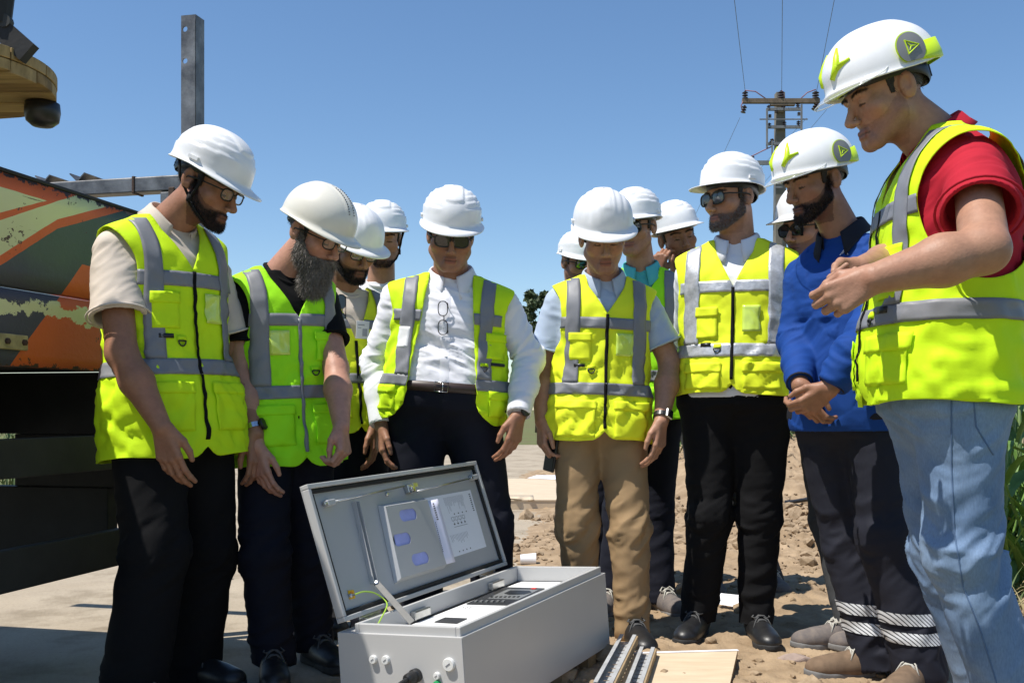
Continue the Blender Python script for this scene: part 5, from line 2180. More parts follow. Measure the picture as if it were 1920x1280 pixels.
def shoe_proto(kind):
    if kind in SHOE:
        return SHOE[kind]
    up, so, la = {'black': ('shoe_black', 'sole_black', 'lace_black'), 'grey': ('shoe_grey', 'sole_grey', 'lace'), 'brown': ('shoe_brown', 'sole_grey', 'lace')}[kind]

    def Du(p):
        d = ell(p, (0, -.062, .048), (.037, .045, .050))
        d = smin(d, rc(p, (0, -.055, .060), (0, -.048, .110), .037, .038), .03)
        d = smin(d, rc(p, (0, -.04, .075), (0, .075, .042), .036, .034), .04)
        d = smin(d, ell(p, (0, .122, .036), (.048, .062, .036)), .04)
        d = smin(d, ell(p, (0, .03, .036), (.042, .08, .034)), .03)
        d = np.maximum(d, .014 - p[:, 2])
        return np.maximum(d, -ell(p, (0, -.048, .135), (.030, .034, .032)))

    def Dsole(p):
        y = p[:, 1]
        wd = np.interp(y, [-.115, -.06, .02, .10, .15, .19], [.030, .038, .037, .050, .047, .028])
        e = np.sqrt(np.clip((np.abs(y - .038) - .105) / .045, 0, 1))
        d = np.abs(p[:, 0]) - wd * np.sqrt(np.clip(1 - np.clip((np.abs(y - .038) - .115) / .036, 0, 1) ** 2, 0, 1))
        d = np.maximum(d, np.abs(y - .038) - .150)
        top = .026 + .006 * SM(.12, .18, y)
        d = smax(d, p[:, 2] - top, .006)
        return smax(d, .001 + .010 * SM(.13, .19, y) - p[:, 2], .004)
    v, q = sdf_mesh(Du, (-.06, -.13, 0), (.06, .2, .17), .005)
    u = meshdata('shoe_upper', v, q, M[up])
    v, q = sdf_mesh(Dsole, (-.07, -.13, -.01), (.07, .21, .05), .005)
    s = meshdata('shoe_sole', v, q, M[so])
    mb = MB()
    for k in range(5):
        y = .012 + .017 * k
        z = .104 - .0125 * k
        w_ = .024
        mb.tube([(-w_, y - .003, z - .012), (-.010, y, z + .001), (.010, y + .004, z + .001), (w_, y + .006, z - .012)], .0032, 5)
        mb.tube([(w_, y - .003, z - .012), (.010, y, z + .003), (-.010, y + .006, z + .002), (-w_, y + .008, z - .012)], .0032, 5)
    for sg in (1, -1):
        mb.tube([(0, .004, .106), (sg * .018, .0, .114), (sg * .034, .01, .100), (sg * .022, .018, .098), (0, .006, .106)], .003, 5)
        mb.tube([(0, .006, .106), (sg * .022, .03, .094), (sg * .036, .045, .066)], .0028, 5)
    l = mb.data('shoe_lace', M[la], True)
    SHOE[kind] = (u, s, l)
    return SHOE[kind]


def shoe(root, ankle, ang, kind, z=0.0):
    u, s, l = shoe_proto(kind)
    y = D2R(ang)
    F = np.array([math.sin(y), -math.cos(y), 0])
    R = np.cross(F, [0, 0, 1.0])
    c = np.array([ankle[0], ankle[1], z]) + F * .062
    k = 1.02
    Mw = Matrix([[R[i] * k, F[i] * k, (0, 0, 1)[i] * k, c[i]] for i in range(3)] + [[0, 0, 0, 1]])
    o = place('shoe', u, Mw, root)
    sub('sole', s, o)
    sub('lace', l, o)
    return o


def watch(root, wr, el, facing, metal=True, r=.031, dialmat='black_plastic', square=False):
    """strap round the wrist and a dial on the side that faces 'facing'"""
    ax = unit(np.asarray(wr) - el)
    f = unit(np.asarray(facing) - ax * np.dot(facing, ax))
    s = np.cross(ax, f)
    c = np.asarray(wr) - ax * .018
    mb = MB()
    prof = [(r, -.009), (r + .003, -.009), (r + .003, .009), (r, .009)]
    n = 26
    vs = [c + ax * z + rr * (math.cos(2 * PI * j / n) * f + math.sin(2 * PI * j / n) * s) for rr, z in prof for j in range(n)]
    mb.add(vs, [(i * n + j, i * n + (j + 1) % n, (i + 1) * n + (j + 1) % n, (i + 1) * n + j) for i in range(3) for j in range(n)])
    o = mb.emit('watch', M['steel' if metal else 'black_plastic'], root, smooth=False)
    mb = MB()
    R = frame_R(s, ax, f)
    if square:
        mb.box(c + f * (r + .006), (.034, .038, .011), R)
        d = mb.emit('dial', M['steel'], o)
        bevel(d, .004)
        mb = MB()
        mb.box(c + f * (r + .0122), (.028, .032, .002), R)
        mb.emit('screen', M['lens_dark'], o)
    else:
        mb.lathe(c + f * (r + .001), [(.020, 0), (.021, .006), (.019, .011), (.0, .0115)], 24, R, cap=False)
        mb.emit('dial', M[dialmat], o, smooth=False)
    return o
# ------------------------------------------------------------------ the people
PEOPLE = {}


def arm(e, w_, d, palm, thumb, **k):
    return dict(elbow=W(*e), wrist=W(*w_), dir=np.array(d, float), palm=np.array(palm, float), thumb=np.array(thumb, float), **k)




def P_(key, *a, **k):
    PEOPLE[key] = person(*a, **k)
    return PEOPLE[key]


P_('p1', 'man in beige polo and lime vest with chin strap, standing beside the rusty orange truck', 3.2,
   (W(388, 345, 3.2), 74, 24, 0), W(322, 742, 3.22), W(306, 424, 3.24), 54,
   dict(r=arm((228, 662, 3.0), (303, 800, 2.95), (.24, .05, -1), (.25, .9, 0), (1, -.2, .1), curl=(.25, .35, .2), thick=1.05, sc=1.06),
        l=arm((440, 690, 3.46), (478, 812, 3.36), (.12, -.1, -1), (-.6, .5, 0), (.4, -.8, 0), curl=(.3, .5, .3))),
   legs=dict(r=(W(290, 1030, 3.08), W(250, 1290, 3.05)), l=(W(385, 1030, 3.34), W(352, 1275, 3.36))),
   ws=1.02, ds=1.05, skin='skin_tan',
   shirt=dict(mat='beige_shirt', sleeve='short', len=.66, r=.062, r1=.086, collar='polo', seed=3, folds=.010, vox=.005),
   vest=dict(mat='hi_yellow', hem=-.36, seed=1, amp=1.1, vtop=.70, arm=(.125, .20, .68)),
   trousers=dict(mat='black_cloth', lw=(.118, .098, .096), cut=.02, folds=.010), shoes=dict(kind='black', yaw={'r': 50, 'l': 60}),
   helmet=dict(kind='ridge', tilt=-2, strap=True), beard=('hair', (6000, .0075), None, []), glasses='clear', stub=(.5, .45, .45))
if 'p1' in PEOPLE:
    watch(PEOPLE['p1']['root'], PEOPLE['p1']['A']['l']['wr'], PEOPLE['p1']['A']['l']['el'], (1, -.3, 0))

P_('p2', 'long grey bearded man in cream helmet, glasses and bright green vest', 3.55,
   (W(590, 438, 3.5), 60, 25, 0), W(538, 775, 3.56), W(527, 512, 3.56), 36,
   dict(r=arm((452, 700, 3.44), (480, 838, 3.36), (.25, -.1, -1), (.5, .8, 0), (.8, -.5, 0), curl=(.25, .4, .25)),
        l=arm((630, 690, 3.52), (640, 800, 3.36), (.15, -.35, -.9), (-.85, .25, -.2), (-.2, -.9, .3), curl=(.75, 1.1, .6), th=.6)),
   legs=dict(r=(W(495, 1040, 3.42), W(512, 1225, 3.42)), l=(W(575, 1040, 3.62), W(585, 1195, 3.62))),
   ws=.91, skin='skin_pink', shoulder=.172, hp=dict(hairline=[(-.2, -.05), (-.03, -.04), (-.018, .0), (-.012, .03), (.012, .022), (.02, -.03), (.03, -.03), (.034, .05), (.12, .085)], hairt=.004),
   shirt=dict(mat='black_cloth', sleeve='short', len=.62, r=.060, r1=.066, collar='crew', seed=5),
   vest=dict(mat='hi_green', hem=-.36, seed=2, amp=1.1, vtop=.66, cside=-1, zip='tape', neck=.08),
   trousers=dict(mat='navy_cloth', lw=(.098, .080, .070), folds=.012, fs=18, seed=6), shoes=dict(kind='black', yaw={'r': 15, 'l': 40}),
   helmet=dict(kind='vent', mat='helmet_cream', tilt=-3), glasses='clear',
   beard=('hair_grey', (4000, .010), [(-.02, .03), (.012, .012), (.03, -.025), (.055, -.055), (.07, -.058), (.085, -.0575), (.12, -.0575)],
          [((0, .062, -.124), (.046, .044, .054)), ((0, .062, -.162), (.034, .032, .046))]))

P_('p3', 'man in glasses and lemon vest with a badge, half hidden behind the grey bearded man', 4.2,
   (W(660, 466, 4.15), 40, 22, 0), W(650, 745, 4.22), W(642, 546, 4.25), 30,
   dict(r=arm((600, 680, 4.3), (610, 800, 4.2), (0, -.1, -1), (.8, .3, 0), (.2, -.9, 0)),
        l=arm((706, 680, 4.22), (702, 800, 4.12), (.05, -.1, -1), (-.9, .2, 0), (.1, -.9, 0))),
   legs=dict(r=(W(620, 1000, 4.2), W(615, 1165, 4.2)), l=(W(690, 1000, 4.2), W(690, 1165, 4.2))),
   ws=.97, skin='skin_tan', vox=.006,
   shirt=dict(mat='beige_shirt', sleeve='short', len=.7, collar='crew', seed=8),
   vest=dict(mat='hi_lemon', hem=-.36, seed=3, vtop=.5, cside=1, window=False, neck=.09),
   trousers=dict(mat='navy_cloth'), shoes=dict(kind='black', yaw={'r': 20, 'l': 40}),
   helmet=dict(kind='band', tilt=-2), beard=('hair', (6000, .0075), None, []), glasses='clear', stub=(.5, .45, .45))

P_('p4', 'man in white T-shirt with black chin strap, standing behind the glasses wearer', 4.75,
   (W(717, 448, 4.72), 8, 10, 0), W(715, 745, 4.78), W(714, 533, 4.8), 10,
   dict(r=arm((650, 650, 4.8), (655, 770, 4.75), (0, -.1, -1), (.8, .3, 0), (.2, -.9, 0)),
        l=arm((775, 650, 4.85), (770, 770, 4.8), (0, -.1, -1), (-.9, .2, 0), (.1, -.9, 0))),
   legs=dict(r=(W(690, 960, 4.8), W(690, 1105, 4.8)), l=(W(745, 960, 4.8), W(748, 1105, 4.8))),
   ws=.95, skin='skin', vox=.006, shirt=dict(mat='white_tee', sleeve='short', collar='crew', t0=-.2),
   trousers=dict(mat='navy_cloth'), shoes=dict(kind='black', yaw={'r': 0, 'l': 10}),
   helmet=dict(kind='ridge', tilt=4, strap=True), beard=('hair', (2500, .006), [(-.02, .03), (.03, -.08), (.06, -.085), (.12, -.085)], []), stub=(.75, .7, .7))

P_('p5', 'stout man in sunglasses, white dress shirt and open vest, standing behind the raised cabinet lid', 3.95,
   (W(845, 442, 3.88), 6, 18, 3), W(832, 752, 3.97), W(848, 524, 3.97), 0,
   dict(r=arm((706, 680, 4.02), (716, 800, 3.92), (.05, -.1, -1), (.9, .2, 0), (.2, -.9, 0)),
        l=arm((992, 668, 3.98), (972, 780, 3.84), (-.22, -.12, -1), (-.7, .6, 0), (-.6, -.75, 0), curl=(.3, .4, .25), sc=1.05)),
   legs=dict(r=(W(785, 985, 3.95), W(795, 1185, 3.97)), l=(W(918, 985, 3.93), W(925, 1180, 3.95))),
   ws=1.2, ds=1.1, belly=.035, skin='skin_tan', nfac=1.08, hp=dict(jaw=1.14),
   shirt=dict(mat='white_shirt', sleeve='long', collar='shirt', seed=9, r=.066, rl=(.056, .054, .042), folds=.015, t0=.04, fs=20),
   vest=dict(mat='hi_yellow', hem=-.16, seed=4, amp=1.1, cside=-1, cx=(.15, .215), wx=(.13, .172), wmat='white_card', open=([-.4, -.1, .05, .5, .95, 1.06], [.18, .142, .126, .106, .085, .085]), pocket=(.17, .235, -.10, .09), brace=(.12, .17), chest=(.62, .71)),
   trousers=dict(mat='navy_cloth', lw=(.118, .088, .075), top=.13, off=.018, seed=4), shoes=dict(kind='black', yaw={'r': -8, 'l': 10}), belt=True,
   helmet=dict(kind='ridge', tilt=-2, dz=.022), glasses='sun')
if 'p5' in PEOPLE:
    watch(PEOPLE['p5']['root'], PEOPLE['p5']['A']['l']['wr'] - np.array([0, 0, .006]), PEOPLE['p5']['A']['l']['el'], (.6, -.8, 0), r=.030)

P_('p6', 'man in pale blue shirt, closed lemon vest and khaki trousers, head bowed', 4.0,
   (W(1130, 446, 3.92), 3, 20, -2), W(1124, 768, 4.0), W(1132, 528, 4.02), 3,
   dict(r=arm((1020, 690, 4.06), (1016, 790, 3.96), (.02, -.15, -1), (.9, .3, 0), (.3, -.9, 0), curl=(.5, .7, .4)),
        l=arm((1256, 680, 4.02), (1240, 790, 3.88), (-.12, -.1, -1), (-.75, .55, 0), (-.55, -.75, 0), curl=(.3, .4, .25), sc=1.04)),
   legs=dict(r=(W(1082, 985, 3.95), W(1096, 1170, 4.0)), l=(W(1180, 995, 3.92), W(1184, 1158, 3.9))),
   ws=1.0, skin='skin',
   shirt=dict(mat='blue_shirt', sleeve='short', len=.70, r=.062, r1=.078, collar='shirt', seed=12, folds=.009, t0=.05),
   vest=dict(mat='hi_lemon', hem=-.24, seed=6, amp=1.15, vtop=.72, cside=1, arm=(.115, .17, .70)),
   trousers=dict(mat='khaki', lw=(.097, .075, .062), folds=.016, fs=11, seed=9), shoes=dict(kind='black', yaw={'r': -10, 'l': 8}),
   helmet=dict(kind='band', tilt=-2, dz=.019), stub=(.85, .8, .8))
if 'p6' in PEOPLE:
    watch(PEOPLE['p6']['root'], PEOPLE['p6']['A']['l']['wr'] + np.array([.0, 0, .004]), PEOPLE['p6']['A']['l']['el'], (.55, -.8, 0), metal=False, square=True)

P_('p7', 'man in sunglasses glimpsed just over the shoulder of the khaki trousered man', 5.0,
   (W(1084, 492, 5.0), 22, 12, 0), W(1095, 745, 5.05), W(1088, 565, 5.05), 15,
   dict(r=arm((1050, 670, 5.1), (1055, 770, 5.0), (0, -.1, -1), (.8, .3, 0), (.2, -.9, 0)),
        l=arm((1140, 670, 5.1), (1135, 770, 5.0), (0, -.1, -1), (-.9, .2, 0), (.1, -.9, 0))),
   legs=dict(r=(W(1085, 940, 5.05), W(1085, 1080, 5.05)), l=(W(1120, 940, 5.05), W(1120, 1080, 5.05))),
   ws=.8, skin='skin', vox=.006, shirt=dict(mat='black_cloth', sleeve='short', collar='crew'), hs=.92,
   trousers=dict(mat='navy_cloth', lw=(.085, .07, .06)), shoes=dict(kind='black', yaw={'r': 0, 'l': 10}),
   helmet=dict(kind='ridge', tilt=0), glasses='sun', stub=(.5, .45, .45))

P_('p8', 'man in sunglasses and turquoise shirt, standing behind the khaki trousered man', 4.6,
   (W(1192, 426, 4.58), -28, 8, 0), W(1205, 742, 4.62), W(1203, 512, 4.64), -8,
   dict(r=arm((1120, 660, 4.7), (1130, 780, 4.6), (0, -.1, -1), (.8, .3, 0), (.2, -.9, 0)),
        l=arm((1280, 650, 4.75), (1265, 770, 4.7), (0, -.1, -1), (-.9, .2, 0), (.1, -.9, 0))),
   legs=dict(r=(W(1165, 960, 4.6), W(1150, 1115, 4.55)), l=(W(1230, 960, 4.62), W(1236, 1115, 4.55))),
   ws=.98, skin='skin', vox=.006, shirt=dict(mat='turquoise_shirt', sleeve='short', collar='shirt', seed=3),
   vest=dict(mat='hi_green', hem=-.2, seed=8, vtop=.72),
   trousers=dict(mat='navy_cloth', lw=(.098, .078, .07)), shoes=dict(kind='grey', yaw={'r': -25, 'l': 20}),
   helmet=dict(kind='ridge', tilt=2), glasses='sun', stub=(.9, .85, .85))

P_('p9', 'man without glasses leaning his head and touching his ear, behind the others', 4.95,
   (W(1270, 445, 4.9), 8, 6, -14), W(1330, 740, 5.0), W(1287, 530, 4.97), 0,
   dict(r=arm((1216, 590, 4.9), (1230, 515, 4.8), (.25, -.1, 1), (.5, .8, 0), (.7, -.3, .3), curl=(.6, .8, .4)),
        l=arm((1390, 650, 5.05), (1390, 770, 5.0), (0, -.1, -1), (-.9, .2, 0), (.1, -.9, 0))),
   legs=dict(r=(W(1330, 950, 5.0), W(1330, 1085, 5.0)), l=(W(1400, 950, 5.0), W(1440, 1080, 5.05))),
   ws=.95, skin='skin_tan', vox=.006, shirt=dict(mat='grey_cloth', sleeve='short', collar='crew'),
   trousers=dict(mat='grey_cloth', lw=(.095, .075, .065)), shoes=dict(kind='grey', yaw={'r': 0, 'l': 5}),
   helmet=dict(kind='ridge', tilt=6), stub=(.72, .68, .66))

P_('p10', 'tall man in sunglasses and black trousers whose lemon vest has shiny silver bands', 4.0,
   (W(1371, 372, 3.98), -58, 5, 0), W(1380, 742, 4.0), W(1382, 462, 4.02), -18,
   dict(r=arm((1292, 630, 4.28), (1350, 705, 4.32), (.6, .1, -.7), (0, 1, 0), (0, 0, 1)),
        l=arm((1470, 630, 4.22), (1405, 705, 4.32), (-.6, .1, -.7), (0, 1, 0), (0, 0, 1))),
   legs=dict(r=(W(1330, 965, 3.98), W(1310, 1148, 4.05)), l=(W(1424, 965, 3.98), W(1418, 1145, 3.98))),
   ws=1.16, ds=1.1, belly=.02, skin='skin', nfac=1.08, hp=dict(jaw=1.06), shoulder=.160,
   shirt=dict(mat='white_shirt', sleeve='long', collar='shirt', seed=14, t0=-.02),
   vest=dict(mat='hi_lemon', tape='tape_bright', hem=.0, seed=10, amp=1.0, vtop=.70, cside=1, band=(.24, .325), chest=(.66, .735), pocket=(.04, .17, .03, .19), brace=(.125, .18), arm=(.11, .16, .72)),
   trousers=dict(mat='black_cloth', lw=(.112, .082, .068), folds=.012), shoes=dict(kind='black', yaw={'r': -25, 'l': 0}),
   helmet=dict(kind='ridge', tilt=6), glasses='sun', beard=('hair_salt', (5500, .007), None, []), stub=(.85, .84, .84))

P_('p11', 'man in sunglasses almost hidden behind the man in the blue shirt', 3.95,
   (W(1512, 428, 4.0), -55, 8, 0), W(1560, 735, 4.0), W(1545, 520, 4.05), -50,
   dict(r=arm((1520, 640, 4.15), (1530, 740, 4.0), (-.1, -.1, -1), (0, 1, 0), (-1, 0, 0)),
        l=arm((1610, 640, 3.95), (1590, 740, 3.85), (-.1, -.1, -1), (0, 1, 0), (-1, 0, 0))),
   legs=dict(r=(W(1555, 970, 4.02), W(1600, 1165, 3.85)), l=(W(1595, 970, 3.85), W(1660, 1165, 3.85))),
   ws=.9, skin='skin_pink', vox=.006, hs=.97, shirt=dict(mat='grey_cloth', sleeve='short', collar='crew'),
   vest=dict(mat='hi_lemon', hem=-.28, seed=11, vtop=.7),
   trousers=dict(mat='grey_cloth', lw=(.09, .072, .066)), shoes=dict(kind='grey', yaw={'r': -80, 'l': -70}),
   helmet=dict(kind='band', tilt=4), glasses='sun', stub=(.6, .56, .55))

P_('p12', 'man in long sleeved royal blue shirt with clasped hands and white helmet with lime flashes', 3.45,
   (W(1530, 342, 3.42), -68, 14, 0), W(1594, 765, 3.45), W(1588, 448, 3.45), -48,
   dict(r=arm((1494, 640, 3.52), (1500, 722, 3.32), (.30, -.2, -.85), (.8, .5, 0), (.2, -.8, .4), curl=(.5, .7, .4)),
        l=arm((1600, 665, 3.14), (1556, 728, 3.14), (-.75, .3, -.65), (-.2, .9, .2), (-.5, -.3, .8), curl=(.6, .8, .4))),
   legs=dict(r=(W(1590, 1010, 3.50), W(1645, 1222, 3.42)), l=(W(1665, 1010, 3.32), W(1722, 1232, 3.28))),
   ws=1.05, ds=1.1, belly=.03, skin='skin_tan',
   shirt=dict(mat='royal_shirt', sleeve='long', collar='polo', colmat='work_navy', cuffmat='work_navy', seed=16, folds=.011, t0=-.13, rl=(.060, .052, .040)),
   trousers=dict(mat='work_navy', lw=(.108, .090, .082), folds=.012, seed=13, cut=.03), shoes=dict(kind='brown', yaw={'r': -85, 'l': -40}),
   helmet=dict(kind='sport', tilt=2, strap='hang'), beard=('hair', (6000, .0075), None, []), stub=(.5, .45, .45))

P_('p13', 'large man in red polo, washed jeans and lime vest, nearest on the right', 2.6,
   (W(1662, 176, 2.6), -83, 20, 0), W(1772, 742, 2.6), W(1770, 268, 2.62), -95,
   dict(r=arm((1680, 490, 2.70), (1612, 503, 2.42), (-.60, -.45, -.50), (.1, -.85, .2), (-.3, 0, 1), curl=(.75, .95, .5), th=.3),
        l=arm((1846, 468, 2.22), (1640, 522, 2.22), (-.86, .16, -.46), (.05, 1, -.1), (-.3, .1, .95), curl=(.85, 1.0, .55), thick=1.22, th=.5, sc=1.06)),
   legs=dict(r=(W(1772, 1030, 2.72), W(1880, 1370, 2.74)), l=(W(1806, 1040, 2.50), W(1925, 1390, 2.48))),
   ws=1.12, ds=1.2, belly=.045, skin='skin', nfac=1.1, hp=dict(jaw=1.06, hairt=.003), shoulder=.165,
   shirt=dict(mat='red_shirt', sleeve='short', len=.56, r=.064, r1=.078, collar='polo', seed=18, folds=.010, vox=.005, t0=.10),
   vest=dict(mat='hi_yellow', hem=-.035, seed=14, amp=1.0, vtop=.74, cside=-1, band=(.26, .335), chest=(.665, .735), pocket=(.05, .18, .03, .21), arm=(.15, .19, .70)),
   trousers=dict(mat='jeans', lw=(.106, .084, .078), off=-.010, folds=.018, fs=10, seed=21, vox=.007, cut=.03), shoes=dict(kind='brown', yaw={'r': -80, 'l': -70}),
   helmet=dict(kind='sport', tilt=3), stub=(.80, .77, .77))
# ------------------------------------------------------------------ the electrical cabinet lying on its back, lid raised
M['cab_grey'] = mat('light_grey_powder_coat', (.48, .475, .465), rough=.38, var=.025, vscale=3, bump=.08, bscale=600, bdist=.0005)
M['cab_in'] = mat('grey_powder_coat_inside', (.40, .405, .41), rough=.42, var=.03, vscale=3)
M['plate_white'] = mat('white_mounting_plate', (.78, .78, .77), rough=.45, var=.02)
M['gasket'] = mat('black_foam_gasket', (.012, .012, .012), rough=.75, var=.2)
M['zinc'] = mat('zinc_plated_steel', (.55, .55, .53), rough=.28, metal=1, var=.15, vscale=30)
M['paper'] = mat('paper', (.78, .79, .84), rough=.7, var=.02)
M['paper_lilac'] = mat('lilac_white_paper', (.72, .72, .86), rough=.7, var=.02)
M['print'] = mat('grey_print', (.16, .16, .18), rough=.8, var=.1)
M['print_soft'] = mat('pale_print', (.40, .41, .45), rough=.8, var=.1)
M['slot_blue'] = mat('blue_folder_paper', (.36, .40, .78), rough=.6, var=.15, vscale=20)
M['sticker_yellow'] = mat('yellow_sticker', (.75, .42, .01), rough=.5, var=.03)
M['sticker_red'] = mat('red_ink', (.55, .03, .02), rough=.5, var=.03)
M['wire_green'] = mat('green_yellow_wire', (.35, .55, .05), rough=.4, var=.1)
M['green_cap'] = mat('green_plastic', (.02, .33, .10), rough=.4, var=.1)
M['panel_dark'] = mat('dark_instrument_panel', (.03, .03, .032), rough=.4, var=.2)
M['panel_grey'] = mat('grey_instrument_panel', (.18, .185, .185), rough=.4, var=.1)
M['off_white_plug'] = mat('off_white_plastic', (.70, .70, .68), rough=.4, var=.03)

M['stay_grey'] = mat('dull_zinc_bar', (.15, .147, .138), rough=.65, metal=.0, var=.15, vscale=30)
KS = .906


def Rzyx(yaw, pit, rol):
    c, s = math.cos, math.sin
    A_ = np.array([[c(yaw), -s(yaw), 0], [s(yaw), c(yaw), 0], [0, 0, 1]])
    B_ = np.array([[1, 0, 0], [0, c(pit), -s(pit)], [0, s(pit), c(pit)]])
    C_ = np.array([[c(rol), 0, s(rol)], [0, 1, 0], [-s(rol), 0, c(rol)]])
    return A_ @ B_ @ C_


CR = Rzyx(-.4637, .0213, -.0632)
CO = np.array([-.1458, 2.9356, .2406 - CAMZ]) * KS + np.array([0, 0, CAMZ])
CW, CL, CH = .4422 * KS, 1.14 * KS, .2808 * KS
cb = lambda x, y, z: CO + CR @ np.array([x, y, z], float)
LEAN = .2609
LW = .4442 * KS
lid_o = (-CW + .018, .011, .027)
le_b = np.array([-math.sin(LEAN), 0, math.cos(LEAN)])              # up the lid
le_n = np.array([math.cos(LEAN), 0, math.sin(LEAN)])               # out of its inner face
LL = CL - .022


def ld(a, b, n=0.0):
    """a point of the lid: a along the hinge, b away from it, n off the inner face"""
    return CO + CR @ (np.array(lid_o) + np.array([0, a, 0]) + le_b * b + le_n * n)


def crop_ray(cx, cy):
    px, py = 550 + cx / 2.909375, 840 + cy / 2.909375
    return np.array([(px - CX) / F_PX, 1.0, -(py - HY) / F_PX])


def on_plane(cx, cy, o, n):
    d = crop_ray(cx, cy)
    c = np.array([0, 0, CAMZ])
    return c + d * (np.dot(o - c, n) / np.dot(d, n))


def lid_ab(cx, cy):
    p = CR.T @ (on_plane(cx, cy, ld(0, 0), CR @ le_n) - CO) - np.array(lid_o)
    return p[1], p @ le_b


cab = empty('electrical_cabinet', cb(-CW / 2, CL / 2, -CH) * np.array([1, 1, 0]), 'light grey metal cabinet lying on its back with its lid propped open', 'cabinet')


def cbox(nm, x0, x1, y0, y1, z0, z1, m, par=cab, bev=.002):
    mb = MB()
    mb.box(cb((x0 + x1) / 2, (y0 + y1) / 2, (z0 + z1) / 2), (abs(x1 - x0), abs(y1 - y0), abs(z1 - z0)), CR)
    o = mb.emit(nm, m, par)
    if bev:
        bevel(o, bev)
    return o


def lbox(nm, a0, a1, b0, b1, n0, n1, m, par, bev=.0015):
    mb = MB()
    R_ = CR @ np.stack([np.array([0, 1.0, 0]), le_b, np.cross([0, 1.0, 0], le_b)], 1)
    sg = np.sign(np.dot(np.cross([0, 1.0, 0], le_b), le_n))
    mb.box(ld((a0 + a1) / 2, (b0 + b1) / 2, (n0 + n1) / 2), (abs(a1 - a0), abs(b1 - b0), abs(n1 - n0)), R_)
    o = mb.emit(nm, m, par)
    if bev:
        bevel(o, bev)
    return o


# body: four walls, back, inward flanges, raised rim
t = .002
wall = cbox('front_wall', -CW, 0, 0, .003, -CH, 0, M['cab_grey'], bev=.003)
cbox('side_wall', -.003, 0, .0035, CL - .0035, -CH, 0, M['cab_grey'], bev=.003)
cbox('side_wall', -CW, -CW + .003, .0035, CL - .0035, -CH, 0, M['cab_grey'])
cbox('end_wall', -CW, 0, CL - .003, CL, -CH, 0, M['cab_grey'])
cbox('back', -CW + .003, -.003, .003, CL - .003, -CH, -CH + .003, M['cab_grey'])
xl, xr, yn, yf = -CW + .052, -.010, .012, CL - .014
cbox('flange', -CW + .0035, xl, .0035, CL - .0035, -.003, -.0005, M['cab_grey'], bev=0)
cbox('flange', xr, -.0035, .0035, CL - .0035, -.003, -.0005, M['cab_grey'], bev=0)
cbox('flange', xl, xr, .0035, yn, -.003, -.0005, M['cab_grey'], bev=0)
cbox('flange', xl, xr, yf, CL - .0035, -.003, -.0005, M['cab_grey'], bev=0)
rh = .024
for x0, x1, y0, y1 in ((xl, xl + .014, yn, yf), (xr - .014, xr, yn, yf), (xl + .0142, xr - .0142, yn, yn + .014), (xl + .0142, xr - .0142, yf - .014, yf)):
    cbox('rim', x0, x1, y0, y1, -.03, rh, M['cab_grey'], bev=.0025)
plate = cbox('mounting_plate', xl + .03, xr - .0145, yn + .0145, yf - .020, -.032, -.029, M['plate_white'])
pz = -.0288


def plate_xy(cx, cy):
    p = CR.T @ (on_plane(cx, cy, cb(0, 0, pz), CR @ np.array([0, 0, 1.0])) - CO)
    return p[0], p[1]


def plate_poly(nm, pts, z0, z1, m, par=plate):
    q = [plate_xy(*p) for p in pts]
    n = len(q)
    vv = [cb(x, y, z0) for x, y in q] + [cb(x, y, z1) for x, y in q]
    ff = [tuple(range(n)), tuple(range(n, 2 * n))[::-1]] + [(j, (j + 1) % n, n + (j + 1) % n, n + j) for j in range(n)]
    return emit(nm, vv, ff, m, par, smooth=False)


pn = plate_poly('instrument_panel', [(945, 852), (1150, 762), (1372, 768), (1186, 858)], pz + .0008, pz + .004, M['panel_dark'])
plate_poly('instrument_face', [(1060, 826), (1170, 776), (1340, 779), (1228, 832)], pz + .0042, pz + .0055, M['panel_grey'], pn)
plate_poly('dial_slot', [(1150, 800), (1185, 783), (1290, 785), (1300, 795), (1262, 805), (1180, 808)], pz + .0057, pz + .0063, M['black_plastic'], pn)
plate_poly('red_badge', [(1293, 776), (1306, 769), (1330, 770), (1318, 778)], pz + .0057, pz + .0065, M['sticker_red'], pn)
for k in range(7):
    x = 1075 + 24 * k
    plate_poly('key', [(x, 822 - .2 * k), (x + 8, 818 - .2 * k), (x + 18, 818 - .2 * k), (x + 10, 823 - .2 * k)], pz + .0057, pz + .0075, M['black_plastic'], pn)
for k in range(6):
    x = 985 + 30 * k
    plate_poly('terminal', [(x, 846), (x + 9, 841), (x + 22, 841), (x + 13, 847)], pz + .0042, pz + .008, M['panel_grey'], pn)
plate_poly('nameplate', [(770, 950), (828, 926), (948, 931), (892, 957)], pz + .0005, pz + .003, M['panel_dark'])
for k in range(5):
    x = 925 + 10 * k
    plate_poly('print', [(x, 866 + (k % 2) * 5), (x + 3, 863 + (k % 2) * 5), (x + 8, 864 + (k % 2) * 5), (x + 4, 868 + (k % 2) * 5)], pz + .0003, pz + .0006, M['print'])
for (cx, cy) in ((672, 890), (1082, 735)):
    p = CR.T @ (on_plane(cx, cy, cb(0, 0, -.004), CR @ np.array([0, 0, 1.0])) - CO)
    cbox('catch', xl + .015, xl + .034, p[1] - .045, p[1] + .045, -.022, .004, M['zinc'], bev=.003)
cbox('stud', xl + .022, xl + .036, yn + .075, yn + .089, -.02, .008, M['zinc'], bev=.004)

# blanking plugs, cable gland and small fittings on the near end
E2 = np.stack([np.array([1.0, 0, 0]), np.array([0, 0, 1.0]), np.array([0, -1.0, 0])], 1)


def end_xz(cx, cy):
    p = CR.T @ (on_plane(cx, cy, CO, CR @ np.array([0, 1.0, 0])) - CO)
    return p[0], p[2]


